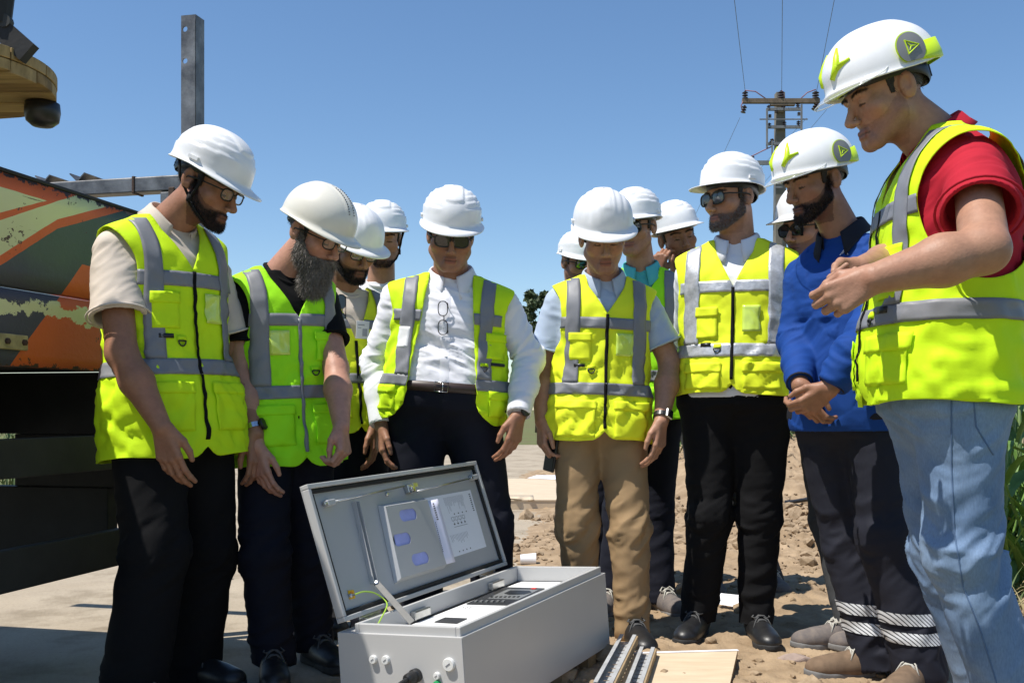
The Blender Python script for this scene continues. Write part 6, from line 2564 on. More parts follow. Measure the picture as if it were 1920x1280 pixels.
for (cx, cy, r) in ((441, 1148, .0115), (509, 1151, .0118), (853, 1176, .0175), (788, 1237, .0095)):
    x, z = end_xz(cx, cy)
    mb = MB()
    mb.lathe(cb(x, 0, z), [(r, 0), (r, .008), (r * .9, .0105), (0, .011)], 28, CR @ E2, cap=False)
    o = mb.emit('plug', M['off_white_plug'], wall, smooth=False)
    mb = MB()
    a = .6
    Rz = np.array([[math.cos(a), -math.sin(a), 0], [math.sin(a), math.cos(a), 0], [0, 0, 1]])
    mb.box(cb(x, -.0113, z), (r * .9, r * .16, .0012), CR @ E2 @ Rz)
    emit_o = mb.emit('slot', M['print'], wall)
x, z = end_xz(672, 1236)
mb = MB()
Rg = CR @ E2 @ np.array([[1, 0, 0], [0, math.cos(.0), 0], [0, 0, 1]])
mb.lathe(cb(x, 0, z), [(.019, 0), (.019, .014), (.016, .016), (.016, .034), (.0145, .046), (.008, .05)], 20, CR @ E2)
mb.tube([cb(x, -.045, z), cb(x - .004, -.075, z - .006), cb(x - .018, -.105, z - .04), cb(x - .03, -.115, z - .10), cb(x - .04, -.10, z - .165)], .0075, 10)
mb.emit('cable_gland', M['black_plastic'], wall, smooth=False)
x, z = end_xz(790, 1272)
mb = MB()
mb.lathe(cb(x, 0, z - .004), [(.009, 0), (.009, .012), (.004, .014)], 14, CR @ E2)
mb.emit('earth_cap', M['green_cap'], wall, smooth=False)

# lid: skin, four returned edges, gasket, inner detail
lid = lbox('lid', 0, LL, 0, LW, -.024, -.0215, M['cab_grey'], cab)
for a0, a1, b0, b1 in ((0, LL, 0, .014), (0, LL, LW - .014, LW), (0, .014, .0142, LW - .0142), (LL - .014, LL, .0142, LW - .0142)):
    lbox('lid_edge', a0, a1, b0, b1, -.0213, .004, M['cab_grey'], lid, .0025)
i0 = .0145
lbox('lid_inner', i0, LL - i0, i0, LW - i0, -.021, -.012, M['cab_in'], lid)
for a0, a1, b0, b1 in ((i0 + .001, LL - i0 - .001, i0 + .001, i0 + .014), (i0 + .001, LL - i0 - .001, LW - i0 - .014, LW - i0 - .001), (i0 + .001, i0 + .014, i0 + .0145, LW - i0 - .0145), (LL - i0 - .014, LL - i0 - .001, i0 + .0145, LW - i0 - .0145)):
    lbox('gasket', a0, a1, b0, b1, -.0118, -.002, M['gasket'], lid, .004)
FN = -.0118


def lid_poly(nm, pts, n0, n1, m, par=lid, crop=True):
    q = [lid_ab(*p) for p in pts] if crop else pts
    n = len(q)
    vv = [ld(a, b, n0) for a, b in q] + [ld(a, b, n1) for a, b in q]
    ff = [tuple(range(n))[::-1], tuple(range(n, 2 * n))] + [(j, (j + 1) % n, n + (j + 1) % n, n + j) for j in range(n)]
    return emit(nm, vv, ff, m, par, smooth=False)


def quad_uv(TL, TR, BR, BL):
    P4 = [np.array(lid_ab(*p)) for p in (TL, TR, BR, BL)]
    return lambda u, v: tuple((P4[0] * (1 - u) + P4[1] * u) * (1 - v) + (P4[3] * (1 - u) + P4[2] * u) * v)


# papers first (they lie behind the document holder)
sheet_q = quad_uv((700, 272), (978, 222), (1066, 532), (838, 606))
sh = lid_poly('instruction_sheet', [sheet_q(0, 0), sheet_q(1, 0), sheet_q(1, 1), sheet_q(0, 1)], FN + .001, FN + .0018, M['paper'], crop=False)
pr_m = MB()
rs = np.random.default_rng(8)


def printed(q, mb, u0, u1, v0, v1, n=FN + .0021):
    c = [q(u0, v0), q(u1, v0), q(u1, v1), q(u0, v1)]
    mb.add([ld(a, b, n) for a, b in c], [(0, 1, 2, 3)])


for k in range(22):                      # columns of small print, two blocks of it, and round symbols
    u = .42 + k * .018
    if u < .82:
        printed(sheet_q, pr_m, u, u + .006, .05, .12 + .2 * rs.random())
for k in range(13):
    u = .30 + .03 * k
    printed(sheet_q, pr_m, u, u + .008, .66, .72 + .16 * rs.random())
pr_m.emit('print', M['print_soft'], sh, smooth=False)
pd = MB()
for k in range(4):
    for (u0, v0) in ((.52 + .085 * k, .33), (.36 + .085 * k, .93)):
        printed(sheet_q, pd, u0, u0 + .022, v0, v0 + .022)
for k in range(4):                       # a small wiring drawing: outlined boxes, lines and terminals
    u0 = .44 + .075 * k
    for a_, b_, c_, d_ in ((u0, u0 + .055, .385, .391), (u0, u0 + .055, .440, .446), (u0, u0 + .006, .385, .446), (u0 + .049, u0 + .055, .385, .446)):
        printed(sheet_q, pd, a_, b_, c_, d_)
    printed(sheet_q, pd, u0 + .025, u0 + .030, .446, .49)
    printed(sheet_q, pd, u0 + .012, u0 + .043, .49, .515)
printed(sheet_q, pd, .44, .73, .545, .551)
for k in range(9):
    printed(sheet_q, pd, .935, .965, .06 + .035 * k, .06 + .035 * k + .022)
pd.emit('print', M['print'], sh, smooth=False)
pq = quad_uv((490, 322), (718, 285), (822, 636), (575, 712))
# slots: rounded openings in the holder, blue paper behind
lid_poly('holder_folder', [pq(.06, .06), pq(.95, .06), pq(.95, .94), pq(.06, .94)], FN + .0165, FN + .0185, M['slot_blue'], crop=False)


def holder():
    sl_ = [(613, 367, .100, .060), (580, 500, .100, .062), (680, 605, .100, .058)]
    cu = [lid_ab(s_[0], s_[1]) for s_ in sl_]
    P00, P10, P11, P01 = [np.array(pq(*c)) for c in ((0, 0), (1, 0), (1, 1), (0, 1))]
    e1 = unit(P10 - P00); e2 = unit(np.array([e1[1], -e1[0]]))
    if np.dot(e2, P01 - P00) < 0:
        e2 = -e2
    n_ = 120
    gu = np.linspace(0, 1, 70); gv = np.linspace(0, 1, 90)
    U, V_ = np.meshgrid(gu, gv, indexing='ij')
    AB = np.stack([(P00[i] * (1 - U) + P10[i] * U) * (1 - V_) + (P01[i] * (1 - U) + P11[i] * U) * V_ for i in (0, 1)], -1).reshape(-1, 2)
    f = [(i * 90 + j, i * 90 + j + 1, (i + 1) * 90 + j + 1, (i + 1) * 90 + j) for i in range(69) for j in range(89)]
    v3 = np.array([ld(a, b, FN + .022) for a, b in AB])
    ex = AB
    for c in cu:
        d = ex - np.array(c)
        x, y = d @ e1, d @ e2
        val = np.hypot(np.maximum(np.abs(x) - .030, 0), y) - .0190
        v3, f, ex = clip_poly(v3, f, val, ex)
    N_ = CR @ le_n
    if np.dot(np.cross(v3[f[0][1]] - v3[f[0][0]], v3[f[0][2]] - v3[f[0][0]]), N_) < 0:
        f = [g_[::-1] for g_ in f]
    o = emit('document_holder', v3, f, M['cab_in'], lid, smooth=False)
    solidify(o, .0012, -1)
    # its sides
    mb = MB()
    cs = [P00, P10, P11, P01]
    out_ = [c + (c - sum(cs) / 4) * .09 for c in cs]
    for i_ in (0, 2, 3):
        a, b_ = cs[i_], cs[(i_ + 1) % 4]
        oa, ob = out_[i_], out_[(i_ + 1) % 4]
        mb.add([ld(*a, FN + .0218), ld(*b_, FN + .0218), ld(*ob, FN + .001), ld(*oa, FN + .001)], [(0, 1, 2, 3)])
    s_ = mb.emit('holder_side', M['cab_in'], o)
    solidify(s_, .001, 0)
    return o


holder()
# folded white sheet sticking out of the holder, curling forward
wq = quad_uv((722, 290), (772, 281), (874, 622), (806, 640))
vv, ff = [], []
for i_ in range(5):
    for j in range(9):
        u, v_ = i_ / 4, j / 8
        a, b_ = wq(u, v_)
        vv.append(ld(a, b_, FN + .012 + .012 * u * (1 - v_ * .4)))
ff = [(i_ * 9 + j, i_ * 9 + j + 1, (i_ + 1) * 9 + j + 1, (i_ + 1) * 9 + j) for i_ in range(4) for j in range(8)]
ws_ = emit('folded_sheet', vv, ff, M['paper_lilac'], lid)
solidify(ws_, .0006, 0)
mb = MB()
for j in range(8):
    v0 = .05 + .035 * j
    c = [wq(.45, v0), wq(.62, v0), wq(.62, v0 + .022), wq(.45, v0 + .022)]
    mb.add([ld(a, b_, FN + .0128 + .012 * .55) for a, b_ in c], [(0, 1, 2, 3)])
for j in range(16):
    v0 = .34 + .03 * j
    c = [wq(.30, v0), wq(.36, v0), wq(.36, v0 + .018), wq(.30, v0 + .018)]
    mb.add([ld(a, b_, FN + .0165) for a, b_ in c], [(0, 1, 2, 3)])
mb.emit('print', M['print'], ws_)
# lock rods, guides and lock
L3 = lambda cx, cy, n: ld(*lid_ab(cx, cy), n)
for p, q_ in (((205, 296), (600, 208)), ((672, 236), (985, 160))):
    mb = MB(); mb.tube([L3(*p, .004), L3(*q_, .004)], .0028, 8)
    mb.emit('lock_rod', M['zinc'], lid, smooth=True)
for p in ((198, 300), (985, 160)):
    a, b_ = lid_ab(*p)
    o = lbox('rod_guide', a - .020, a + .018, b_ - .008, b_ + .010, FN, .011, M['cab_in'], lid, .003)
    lbox('rod_tip', a - .032, a - .012, b_ - .005, b_ + .006, .0, .0095, M['zinc'], lid, .003)
a, b_ = lid_ab(640, 224)
lk = lbox('lock', a - .022, a + .020, b_ - .011, b_ + .016, FN, .008, M['zinc'], lid, .003)
mb = MB()
mb.lathe(ld(a - .010, b_ - .001, .008), [(.012, 0), (.012, .006), (.007, .007), (.007, .012), (0, .0125)], 18, CR @ np.stack([np.array([0, 1.0, 0]), np.cross(le_n, [0, 1.0, 0]), le_n], 1), cap=False)
mb.emit('cam', M['steel'], lk, smooth=False)
lbox('lock_arm', a + .005, a + .034, b_ + .004, b_ + .018, .008, .011, M['zinc'], lid, .001)
mb = MB()
a2, b2 = lid_ab(523, 245)
mb.lathe(ld(a2, b2, FN), [(.007, 0), (.007, .004), (.004, .007)], 12, CR @ np.stack([np.array([0, 1.0, 0]), np.cross(le_n, [0, 1.0, 0]), le_n], 1))
mb.emit('screw', M['zinc'], lid)
# stiffening channel and stay arm
p0, p1 = lid_ab(345, 290), lid_ab(448, 735)
mb = MB()
dv = unit(np.array(p1) - np.array(p0)); pv = np.array([dv[1], -dv[0]])
for sgn in (-1, 1):
    c = [np.array(p0) + pv * sgn * .009, np.array(p1) + pv * sgn * .009]
    vv = [ld(*c[0], FN), ld(*c[1], FN), ld(*c[1], FN + .016), ld(*c[0], FN + .016)]
    mb.add(vv, [(0, 1, 2, 3)])
o = mb.emit('stay_channel', M['cab_in'], lid); solidify(o, .0016, 0)
up = ld(*p1, .004)
lo_ = on_plane(648, 950, cb(0, 0, .004), CR @ np.array([0, 0, 1.0]))
d = unit(lo_ - up)
n1 = unit(np.array([.2, -1, .35]) - d * np.dot(d, [.2, -1, .35])); s1 = np.cross(n1, d)
mb = MB(); mb.box((up + lo_) / 2, (np.linalg.norm(lo_ - up), .019, .0025), np.stack([d, s1, n1], 1))
o = mb.emit('stay_arm', M['stay_grey'], cab); bevel(o, .001)
mb = MB(); mb.lathe(up - n1 * .002, [(.0075, -.004), (.0075, .006), (.004, .008)], 14, np.stack([d, s1, n1], 1)); mb.emit('pivot', M['steel'], cab)
# earth sticker and wire
st = quad_uv((313, 770), (345, 766), (355, 812), (322, 818))
ys = lid_poly('earth_sticker', [st(0, 0), st(1, 0), st(1, 1), st(0, 1)], FN + .0003, FN + .0012, M['sticker_yellow'], crop=False)
mb = MB()
n_ = 18
cx_, r_ = np.array(st(.5, .5)), .0075
mb.tube([ld(cx_[0] + r_ * math.cos(a), cx_[1] + r_ * math.sin(a), FN + .0014) for a in np.linspace(0, 2 * PI, n_, endpoint=False)], .0009, 4, closed=True)
mb.tube([ld(cx_[0], cx_[1] + .005, FN + .0014), ld(cx_[0], cx_[1] - .001, FN + .0014)], .0009, 4)
for k, wd in enumerate((.0045, .003, .0015)):
    mb.tube([ld(cx_[0] - wd, cx_[1] - .001 - .0018 * k, FN + .0014), ld(cx_[0] + wd, cx_[1] - .001 - .0018 * k, FN + .0014)], .0007, 4)
mb.emit('earth_mark', M['sticker_red'], ys)
mb = MB(); mb.lathe(L3(322, 800, FN), [(.006, 0), (.006, .008), (.003, .012), (.003, .02)], 10, CR @ np.stack([np.array([0, 1.0, 0]), np.cross(le_n, [0, 1.0, 0]), le_n], 1))
mb.emit('earth_stud', M['zinc'], lid)
pts = [L3(326, 800, .004), L3(365, 784, .010), L3(420, 792, .016), L3(470, 835, .022)]
e_ = cb(xl + .032, yn + .055, .0)
pts += [pts[-1] * .55 + e_ * .45 + np.array([.02, 0, .02]), e_ * .85 + pts[-1] * .15 + np.array([.008, 0, .01]), e_]
mb = MB()
P5 = np.array(pts)
tt = np.linspace(0, len(pts) - 1, 30)
sm = np.stack([np.interp(tt, range(len(pts)), P5[:, i]) for i in range(3)], 1)
for _ in range(3):
    sm[1:-1] = (sm[:-2] + sm[1:-1] * 2 + sm[2:]) / 4
mb.tube(list(sm), .0022, 8); mb.emit('earth_wire', M['wire_green'], cab, smooth=True)
for yy in (.14, CL - .16):
    mb = MB()
    c = cb(-CW + .020, yy, .014)
    mb.box(c, (.030, .085, .012), CR)
    mb.tube([cb(-CW + .014, yy - .055, .022), cb(-CW + .014, yy + .055, .022)], .005, 8)
    bevel(mb.emit('hinge', M['zinc'], cab), .002)
# timber packing under the cabinet
M['timber'] = mat('rough_timber', (.30, .215, .12), rough=.85, var=.25, vscale=4, stretch=(10, 2, 10), bump=.4, bscale=20)
M['ply'] = mat('birch_plywood', (.58, .45, .30), rough=.75, var=.10, vscale=3, stretch=(2, 9, 2), bump=.15, bscale=60, col2=(.64, .52, .37))
M['ply_edge'] = mat('plywood_edge', (.28, .18, .09), rough=.8, var=.3, vscale=3, stretch=(2, 2, 90))
for k, (yy, lab) in enumerate(((.10, 'rough timber block under the near end of the grey cabinet'), (CL - .14, 'rough timber block under the far end of the grey cabinet'))):
    c0, c1 = cb(-CW * .96, yy, -CH), cb(-.012, yy, -CH)
    d = unit((c1 - c0) * np.array([1, 1, 0]))
    s_ = np.array([-d[1], d[0], 0])
    vv = []
    for c in (c0, c1):
        for sg in (-.035, .035):
            p = c + s_ * sg
            q = CR.T @ (p - CO)
            zt = (cb(q[0], q[1], -CH))[2] - .001 - .0005
            vv += [(p[0], p[1], .0395 if False else .004), (p[0], p[1], max(zt, .012))]
    f = [(0, 1, 3, 2), (4, 6, 7, 5), (0, 4, 5, 1), (2, 3, 7, 6), (1, 5, 7, 3), (0, 2, 6, 4)]
    o = emit('timber_block', vv, f, M['timber'], None, smooth=False, label=lab, category='timber block')

# ------------------------------------------------------------------ plywood sheet, two slotted channels
bdz = .022
A0, A1, A2 = W(1205, 1224, 3.56), W(1383, 1213, 3.60), W(1365, 1285, 3.06)
v1 = A1[:2] - A0[:2]
A3 = A0[:2] + (A2[:2] - A1[:2])
q = [A0[:2] - v1 * .15, A1[:2], A2[:2] + (A2[:2] - A1[:2]) * .6, A3 + (A2[:2] - A1[:2]) * .6 - v1 * .15]
ply = empty('plywood_sheet', (q[0][0], q[0][1], 0), 'pale plywood sheet lying on the soil beneath the slotted channels', 'plywood sheet')
zt, zb = .048, .026
vv = [(x, y, z) for z in (zb, zt) for x, y in q]
o = emit('panel', vv, [(3, 2, 1, 0), (4, 5, 6, 7)] + [(j, (j + 1) % 4, 4 + (j + 1) % 4, 4 + j) for j in range(4)], [M['ply'], M['ply_edge']], ply, smooth=False, midx=[0, 0, 1, 1, 1, 1])
mb = MB()
a, b_ = np.array([*q[0], zt + .001]), np.array([*q[1], zt + .001])
d = unit(b_ - a); s_ = np.array([-d[1], d[0], 0])
mb.add([a - s_ * .016, b_ - s_ * .016, b_ + s_ * .003, a + s_ * .003, a + s_ * .003 - [0, 0, .02], b_ + s_ * .003 - [0, 0, .02]], [(0, 1, 2, 3), (3, 2, 5, 4)])
emit_o = mb.emit('edge_strip', M['paper'], ply); solidify(emit_o, .0012, 1)
mb = MB()
cen = (np.array(q[0]) + np.array(q[1]) + np.array(q[2]) + np.array(q[3])) / 4
mb.box((cen[0], cen[1] + .05, .015), (.42, .07, .021))
mb.emit('batten', M['timber'], ply)
M['galv'] = mat('galvanised_steel', (.50, .51, .52), rough=.5, metal=.25, var=.2, vscale=18, bump=.1, bscale=80)


def channel(p0, p1, wd, ht, label):
    """upright slotted channel from p0 (far) to p1 (near)"""
    p0, p1 = np.asarray(p0, float), np.asarray(p1, float)
    d = unit(p1 - p0); s_ = unit(np.cross([0, 0, 1.0], d)); u = np.cross(d, s_)
    L = np.linalg.norm(p1 - p0)
    root = empty('slotted_channel', p0, label, 'channel')
    pitch, n = .05, int(L / .05)
    V_, F_ = [], []
    xs = [-wd / 2, -.016, .016, wd / 2]

    def quad(*pp):
        k = len(V_); V_.extend(pp); F_.append(tuple(range(k, k + len(pp))))
    P = lambda a, b, c=0: p0 + d * a + s_ * b + u * c
    for k in range(n):
        a0, a1 = k * pitch, (k + 1) * pitch
        am, h0, h1 = (a0 + a1) / 2, (a0 + a1) / 2 - .006, (a0 + a1) / 2 + .006
        quad(P(a0, xs[0]), P(a1, xs[0]), P(a1, xs[1]), P(a0, xs[1]))
        quad(P(a0, xs[2]), P(a1, xs[2]), P(a1, xs[3]), P(a0, xs[3]))
        quad(P(a0, xs[1]), P(h0, xs[1]), P(h0, xs[2]), P(a0, xs[2]))
        quad(P(h1, xs[1]), P(a1, xs[1]), P(a1, xs[2]), P(h1, xs[2]))
    L = n * pitch
    for sg in (-1, 1):
        quad(P(0, sg * wd / 2), P(L, sg * wd / 2), P(L, sg * wd / 2, ht), P(0, sg * wd / 2, ht))
        quad(P(0, sg * wd / 2, ht), P(L, sg * wd / 2, ht), P(L, sg * (wd / 2 - .012), ht), P(0, sg * (wd / 2 - .012), ht))
    o = emit('profile', np.array(V_), F_, M['galv'], root, smooth=False)
    md = o.modifiers.new('weld', 'WELD'); md.merge_threshold = .0004
    solidify(o, .002, 0)
    mb = MB()
    mb.box(p0 + d * L / 2 + s_ * (wd / 2 + .0045) + u * (ht / 2 - .002), (L * .98, .006, ht), np.stack([d, s_, u], 1))
    mb.emit('wood_strip', M['timber'], root)
    return root


channel(W(1178, 1203, 3.60) * [1, 1, 0] + [0, 0, .075], W(1128, 1292, 2.94) * [1, 1, 0] + [0, 0, .075], .056, .028, 'slotted steel channel next to the cabinet, left one of the pair on the plywood')
channel(W(1214, 1222, 3.52) * [1, 1, 0] + [0, 0, .0515], W(1180, 1300, 2.92) * [1, 1, 0] + [0, 0, .0515], .050, .026, 'slotted steel channel lying in the middle of the plywood sheet')

# ------------------------------------------------------------------ flat crate with a paper on it, litter
cr = empty('flat_crate', (.45, 9.2, 0), 'low flat plywood crate on the paving between two men', 'crate')
mb = MB(); mb.box((.45, 10.55, .082), (1.5, 2.8, .014)); bevel(mb.emit('top_sheet', M['ply'], cr), .002)
mb = MB(); mb.box((.45, 9.170, .0375), (1.48, .03, .072)); mb.emit('front_board', M['ply'], cr)
for x in (-.27, .45, 1.17):
    mb = MB(); mb.box((x, 10.6, .0375), (.06, 2.7, .072)); mb.emit('runner', M['timber'], cr)
mb = MB()
mb.add([(-.05 + .25 * i / 6, 9.148 + .03 * math.sin(i * 2), .092 + .006 * math.sin(i)) for i in range(7)] + [(-.05 + .25 * i / 6, 9.60, .0905) for i in range(7)], [(i, i + 1, i + 8, i + 7) for i in range(6)])
o = mb.emit('loose_veneer', M['ply'], cr, smooth=True); solidify(o, .002, 1)


def paper_sheet(pts, label):
    o = emit('paper_sheet', pts, [(0, 1, 2, 3)], M['paper'], None, smooth=False, label=label, category='paper')
    return solidify(o, .001, 1)


paper_sheet([(.18, 12.0, .093), (.52, 11.75, .093), (.62, 12.25, .11), (.30, 12.45, .096)], 'white paper lying on the flat plywood crate')
a = W(1022, 1062, 5.25); paper_sheet([(a[0], a[1], .012), (a[0] + .08, a[1] - .02, .016), (a[0] + .06, a[1] + .05, .06), (a[0] + .02, a[1] + .05, .02)], 'crumpled white paper scrap on the soil beside the cabinet lid')
a = W(1368, 1142, 4.5); paper_sheet([(a[0] - .05, a[1] + .05, .03), (a[0] + .05, a[1] - .05, .03), (a[0] + .07, a[1], .075), (a[0] - .02, a[1] + .09, .07)], 'white paper scrap between the black safety shoes')
mb = MB()
c = W(976, 1062, 5.9) * [1, 1, 0]
mb.lathe(c + [0, 0, .03], [(.026, 0), (.036, .09), (.038, .09), (.028, -.001)], 20, np.array([[0, 0, 1], [0, 1, 0], [-1, 0, 0]]))
cup = mb.emit('paper_cup', M['paper'], None, smooth=False, label='white paper cup fallen on the paving behind the lid', category='cup')
a = W(425, 1085, 5.39); mb = MB(); mb.box(a * [1, 1, 0] + [0, 0, .012], (.06, .03, .02)); bevel(tag(mb.emit('paper_scrap', M['paper'], None), 'small white scrap on the paving between two pairs of legs', 'scrap'), .006)
# black hose over the soil
hp_ = []
for k in range(30):
    x = 1.55 + .075 * k
    y = 8.9 - .10 * k
    hp_.append((x, y, soil_z(x, y) + .03 + .015 * math.sin(k * .7)))
mb = MB(); mb.tube(hp_, .016, 8); tag(mb.emit('hose', M['black_plastic'], None, smooth=True), 'thin black hose crossing the heap of soil', 'hose')

# things held or hung
mb = MB()
if 'p6' in PEOPLE:
    a_ = PEOPLE['p6']['A']['r']
    wr = a_['wr']
    ph = empty('phone', wr + np.array([.03, -.02, -.13]), 'black phone held in the hand of the khaki trousered man', 'phone')
    R_ = Rzyx(.5, .1, .12)
    mb.box(wr + np.array([.036, -.012, -.120]), (.012, .074, .150), R_)
    bevel(mb.emit('case', M['black_plastic'], ph), .005)
    mb = MB(); mb.lathe(wr + np.array([.036, -.012, -.120]) + R_ @ np.array([.0065, -.018, .052]), [(.008, 0), (.008, .002), (.005, .003)], 14, R_ @ np.array([[0, 0, 1], [0, 1, 0], [-1, 0, 0]]))
    mb.emit('camera_lens', M['steel'], ph)


def hung_glasses(center, fwd, mframe, mlens, label, sc=1.0, turn=0.0):
    root = empty('hung_glasses', center, label, 'glasses')
    f = unit(np.asarray(fwd) * [1, 1, 0]); s_ = np.array([-f[1], f[0], 0])
    fr, ln = MB(), MB()
    z = np.array([0, 0, 1.0])
    for k, dz in enumerate((.034, -.034)):
        c = np.asarray(center) + z * dz * sc
        pts = []
        for a in np.linspace(0, 2 * PI, 22, endpoint=False):
            x = .017 * np.sign(math.cos(a)) * abs(math.cos(a)) ** .75; y = .026 * np.sign(math.sin(a)) * abs(math.sin(a)) ** .75
            pts.append(c + sc * (s_ * x + z * y))
        fr.tube(pts, .0018 * sc, 6, closed=True)
        ln.add([p for p in pts] + [c], [(i, (i + 1) % 22, 22) for i in range(22)])
        fr.tube([c + sc * (s_ * .017 + z * .02 * (1 if k == 0 else -1)), c + sc * (s_ * .021 - f * .02), np.asarray(center) + sc * (s_ * .019 - f * .02 - z * dz)], .0016 * sc, 6)
    fr.tube([np.asarray(center) + sc * z * .009 + s_ * .004, np.asarray(center) - sc * z * .009 + s_ * .004], .0018 * sc, 6)
    fr.emit('frame', M[mframe], root, smooth=True)
    ln.emit('lens', M[mlens], root, smooth=True)


from mathutils.bvhtree import BVHTree


BV = {}


def on_body(px, py, key, nm):
    """the point of a garment that shows at (px, py)"""
    r = PEOPLE[key]['root']
    best = None
    d = Vector(((px - CX) / F_PX, 1.0, -(py - HY) / F_PX)).normalized()
    for o in r.children:
        if o.name.split('.')[0] != nm:
            continue
        if o.name not in BV:
            me = o.data
            org = Vector(ROOT[o.name])
            BV[o.name] = BVHTree.FromPolygons([v_.co + org for v_ in me.vertices], [tuple(p.vertices) for p in me.polygons])
        bv = BV[o.name]
        h = bv.ray_cast(Vector((0, 0, CAMZ)), d)
        if h[0] is not None:
            best = (np.array(h[0]), np.array(h[1]))
    return best


if 'p5' in PEOPLE:
    h = on_body(830, 598, 'p5', 'shirt')
    if h:
        hung_glasses(h[0] + h[1] * .014, h[1], 'black_plastic', 'lens_clear', 'thin glasses hanging from the white dress shirt', 1.05)
        sh_o = [c for c in PEOPLE['p5']['root'].children if c.name.startswith('shirt')][0]
        for py in (560, 620, 668, 712):
            hb_ = on_body(833 - (py - 600) * .02 + 4, py, 'p5', 'shirt')
            if hb_:
                mb = MB()
                n_ = hb_[1]; a = unit(np.cross(n_, [0, 0, 1.0])); b_ = np.cross(n_, a)
                mb.lathe(hb_[0] + n_ * .001, [(.0055, 0), (.0055, .002), (0, .0022)], 12, np.stack([a, b_, n_], 1), cap=False)
                mb.emit('button', M['paper'], sh_o)
        rows = []
        for py in np.linspace(545, 738, 34):
            r_ = []
            for dx in (-9, -5, 0, 5, 9):
                hb_ = on_body(835 - (py - 600) * .02 + dx, py, 'p5', 'shirt')
                r_.append(hb_[0] + hb_[1] * (.0022 if abs(dx) < 8 else .0002) if hb_ else None)
            if all(x is not None for x in r_):
                rows.append(np.array(r_))
        v_, f_ = loft(rows, False)
        emit('placket', v_, f_, M['white_shirt'], sh_o)
if 'p3' in PEOPLE:
    h = on_body(638, 585, 'p3', 'shirt') or on_body(640, 585, 'p3', 'vest')
    if h:
        hung_glasses(h[0] + h[1] * .022, h[1], 'black_plastic', 'lens_dark', 'dark sunglasses hanging at the neck of the badge wearer', 1.1)
    h = on_body(676, 618, 'p3', 'vest')
    if h:
        n_ = h[1]; a = unit(np.cross([0, 0, 1.0], n_)); b_ = np.cross(n_, a)
        mb = MB(); mb.box(h[0] + n_ * .016, (.060, .072, .003), np.stack([a, b_, n_], 1))
        vo = [c for c in PEOPLE['p3']['root'].children if c.name.startswith('vest')][0]
        bd = mb.emit('badge', M['white_card'], vo); bevel(bd, .001)
        mb = MB()
        mb.box(h[0] + n_ * .0182 + a * .010 - b_ * .010, (.022, .030, .0008), np.stack([a, b_, n_], 1))
        mb.box(h[0] + n_ * .0182 - a * .008 + b_ * .020, (.030, .005, .0008), np.stack([a, b_, n_], 1))
        mb.box(h[0] + n_ * .0182 - a * .016 + b_ * .008, (.016, .003, .0008), np.stack([a, b_, n_], 1))
        mb.emit('badge_print', M['print_soft'], bd)
if 'p12' in PEOPLE:
    so_ = [c for c in PEOPLE['p12']['root'].children if c.name.startswith('shirt')][0]
    h = on_body(1584, 474, 'p12', 'shirt')
    if h:
        n_ = h[1]; a = unit(np.cross([0, 0, 1.0], n_)); b_ = np.cross(n_, a)
        mb = MB()
        for p_ in ([(-.014, -.010), (0, .014), (.014, -.010)], [(-.006, -.004), (0, .006), (.006, -.004)]):
            mb.tube([h[0] + n_ * .004 + a * x + b_ * y for x, y in p_], .0014, 4)
        mb.emit('emblem', M['paper'], so_)
# reflective leg bands of the work trousers
M['leg_tape'] = None


def leg_tape_mat():
    m, t_, b = nt('striped_silver_tape')
    N, L = t_.nodes, t_.links
    tc = N.new('ShaderNodeTexCoord')
    wv = N.new('ShaderNodeTexWave'); wv.bands_direction = 'DIAGONAL'
    wv.inputs['Scale'].default_value = 46; wv.inputs['Distortion'].default_value = .3
    mp = N.new('ShaderNodeMapping'); mp.inputs['Scale'].default_value = (1, .2, 1.0)
    L.new(tc.outputs['Object'], mp.inputs[0]); L.new(mp.outputs[0], wv.inputs[0])
    r = N.new('ShaderNodeValToRGB')
    r.color_ramp.interpolation = 'CONSTANT'
    r.color_ramp.elements[0].color = (.02, .022, .03, 1); r.color_ramp.elements[1].position = .22; r.color_ramp.elements[1].color = (.62, .63, .64, 1)
    L.new(wv.outputs['Fac'], r.inputs[0]); L.new(r.outputs[0], b.inputs['Base Color'])
    b.inputs['Roughness'].default_value = .5
    return m


M['leg_tape'] = leg_tape_mat()


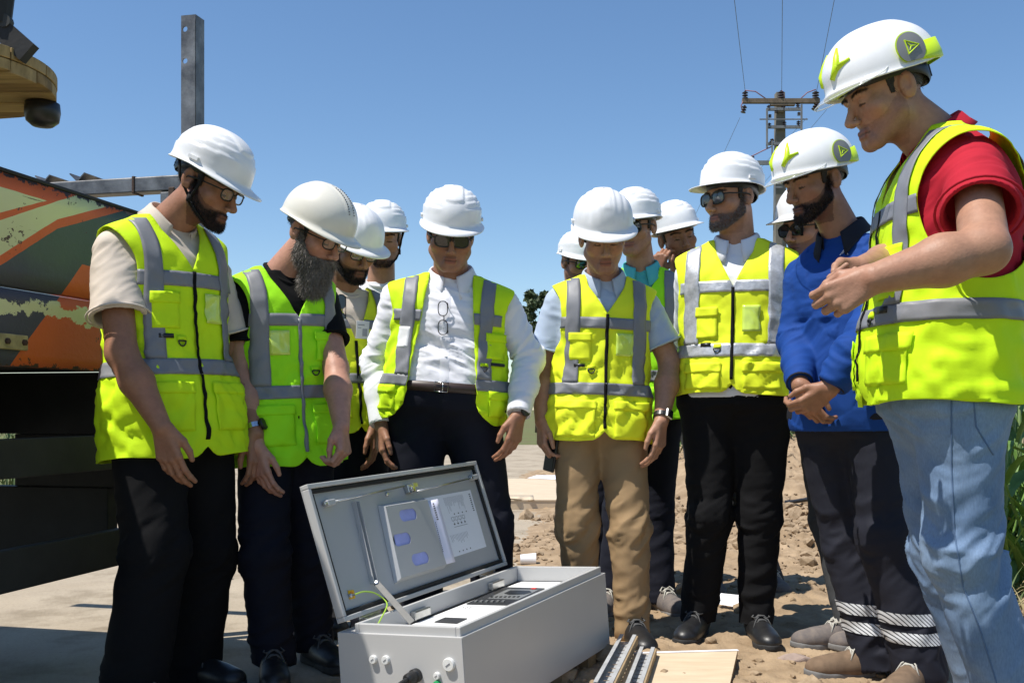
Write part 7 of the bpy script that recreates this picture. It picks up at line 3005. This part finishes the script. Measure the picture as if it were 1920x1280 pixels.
def leg_band(key, leg, z0, z1, m, off=.004):
    P0 = PEOPLE[key]
    ch = P0['legs'][leg]
    to = P0['trousers']
    v, q = P0['trouser_mesh']
    bv = BVHTree.FromPolygons([Vector(x) for x in v], [tuple(int(i_) for i_ in f) for f in q])
    rows = []
    n_ = 60
    for z in np.linspace(z0, z1, 5):
        k = np.clip((ch[1][2] - z) / (ch[1][2] - ch[2][2]), 0, 1.3)
        c = ch[1] + (ch[2] - ch[1]) * k
        r_ = []
        for a in np.linspace(0, 2 * PI, n_, endpoint=False):
            dd = Vector((math.cos(a), math.sin(a), 0))
            h = bv.ray_cast(Vector((c[0], c[1], z)), dd, .4)
            dist = h[3] if h[0] is not None else .085
            r_.append(c * [1, 1, 0] + np.array([math.cos(a), math.sin(a), 0]) * (min(dist, .135) + off) + [0, 0, z])
        rows.append(np.array(r_))
    v_, f_ = loft(rows)
    return emit('reflective_band', v_, f_, m, to)


if 'p12' in PEOPLE:
    for leg in (0, 1):
        for z0, z1 in ((.215, .252), (.155, .192)):
            leg_band('p12', leg, z0 + .0, z1, M['leg_tape'])
if 'p13' in PEOPLE:
    # side seam and back pocket stitching of the jeans
    P0 = PEOPLE['p13']
    v, q = P0['trouser_mesh']
    bv = BVHTree.FromPolygons([Vector(x) for x in v], [tuple(int(i_) for i_ in f) for f in q])

    def seam(pxs, nm, r=.0022):
        pts = []
        for (px, py) in pxs:
            d = Vector(((px - CX) / F_PX, 1.0, -(py - HY) / F_PX)).normalized()
            h = bv.ray_cast(Vector((0, 0, CAMZ)), d)
            if h[0] is not None:
                pts.append(np.array(h[0]))
        if len(pts) > 2:
            mb = MB(); mb.tube(pts, r, 5); mb.emit(nm, M['jeans_seam'], P0['trousers'], smooth=True)
    yy = np.linspace(735, 1290, 80)
    seam([(np.interp(y, [735, 870, 1000, 1100, 1180, 1290], [1784, 1784, 1790, 1806, 1838, 1872]), y) for y in yy], 'side_seam')
    seam([(np.interp(y, [735, 800, 852], [1824, 1830, 1862]), y) for y in np.linspace(735, 852, 24)], 'pocket_seam')
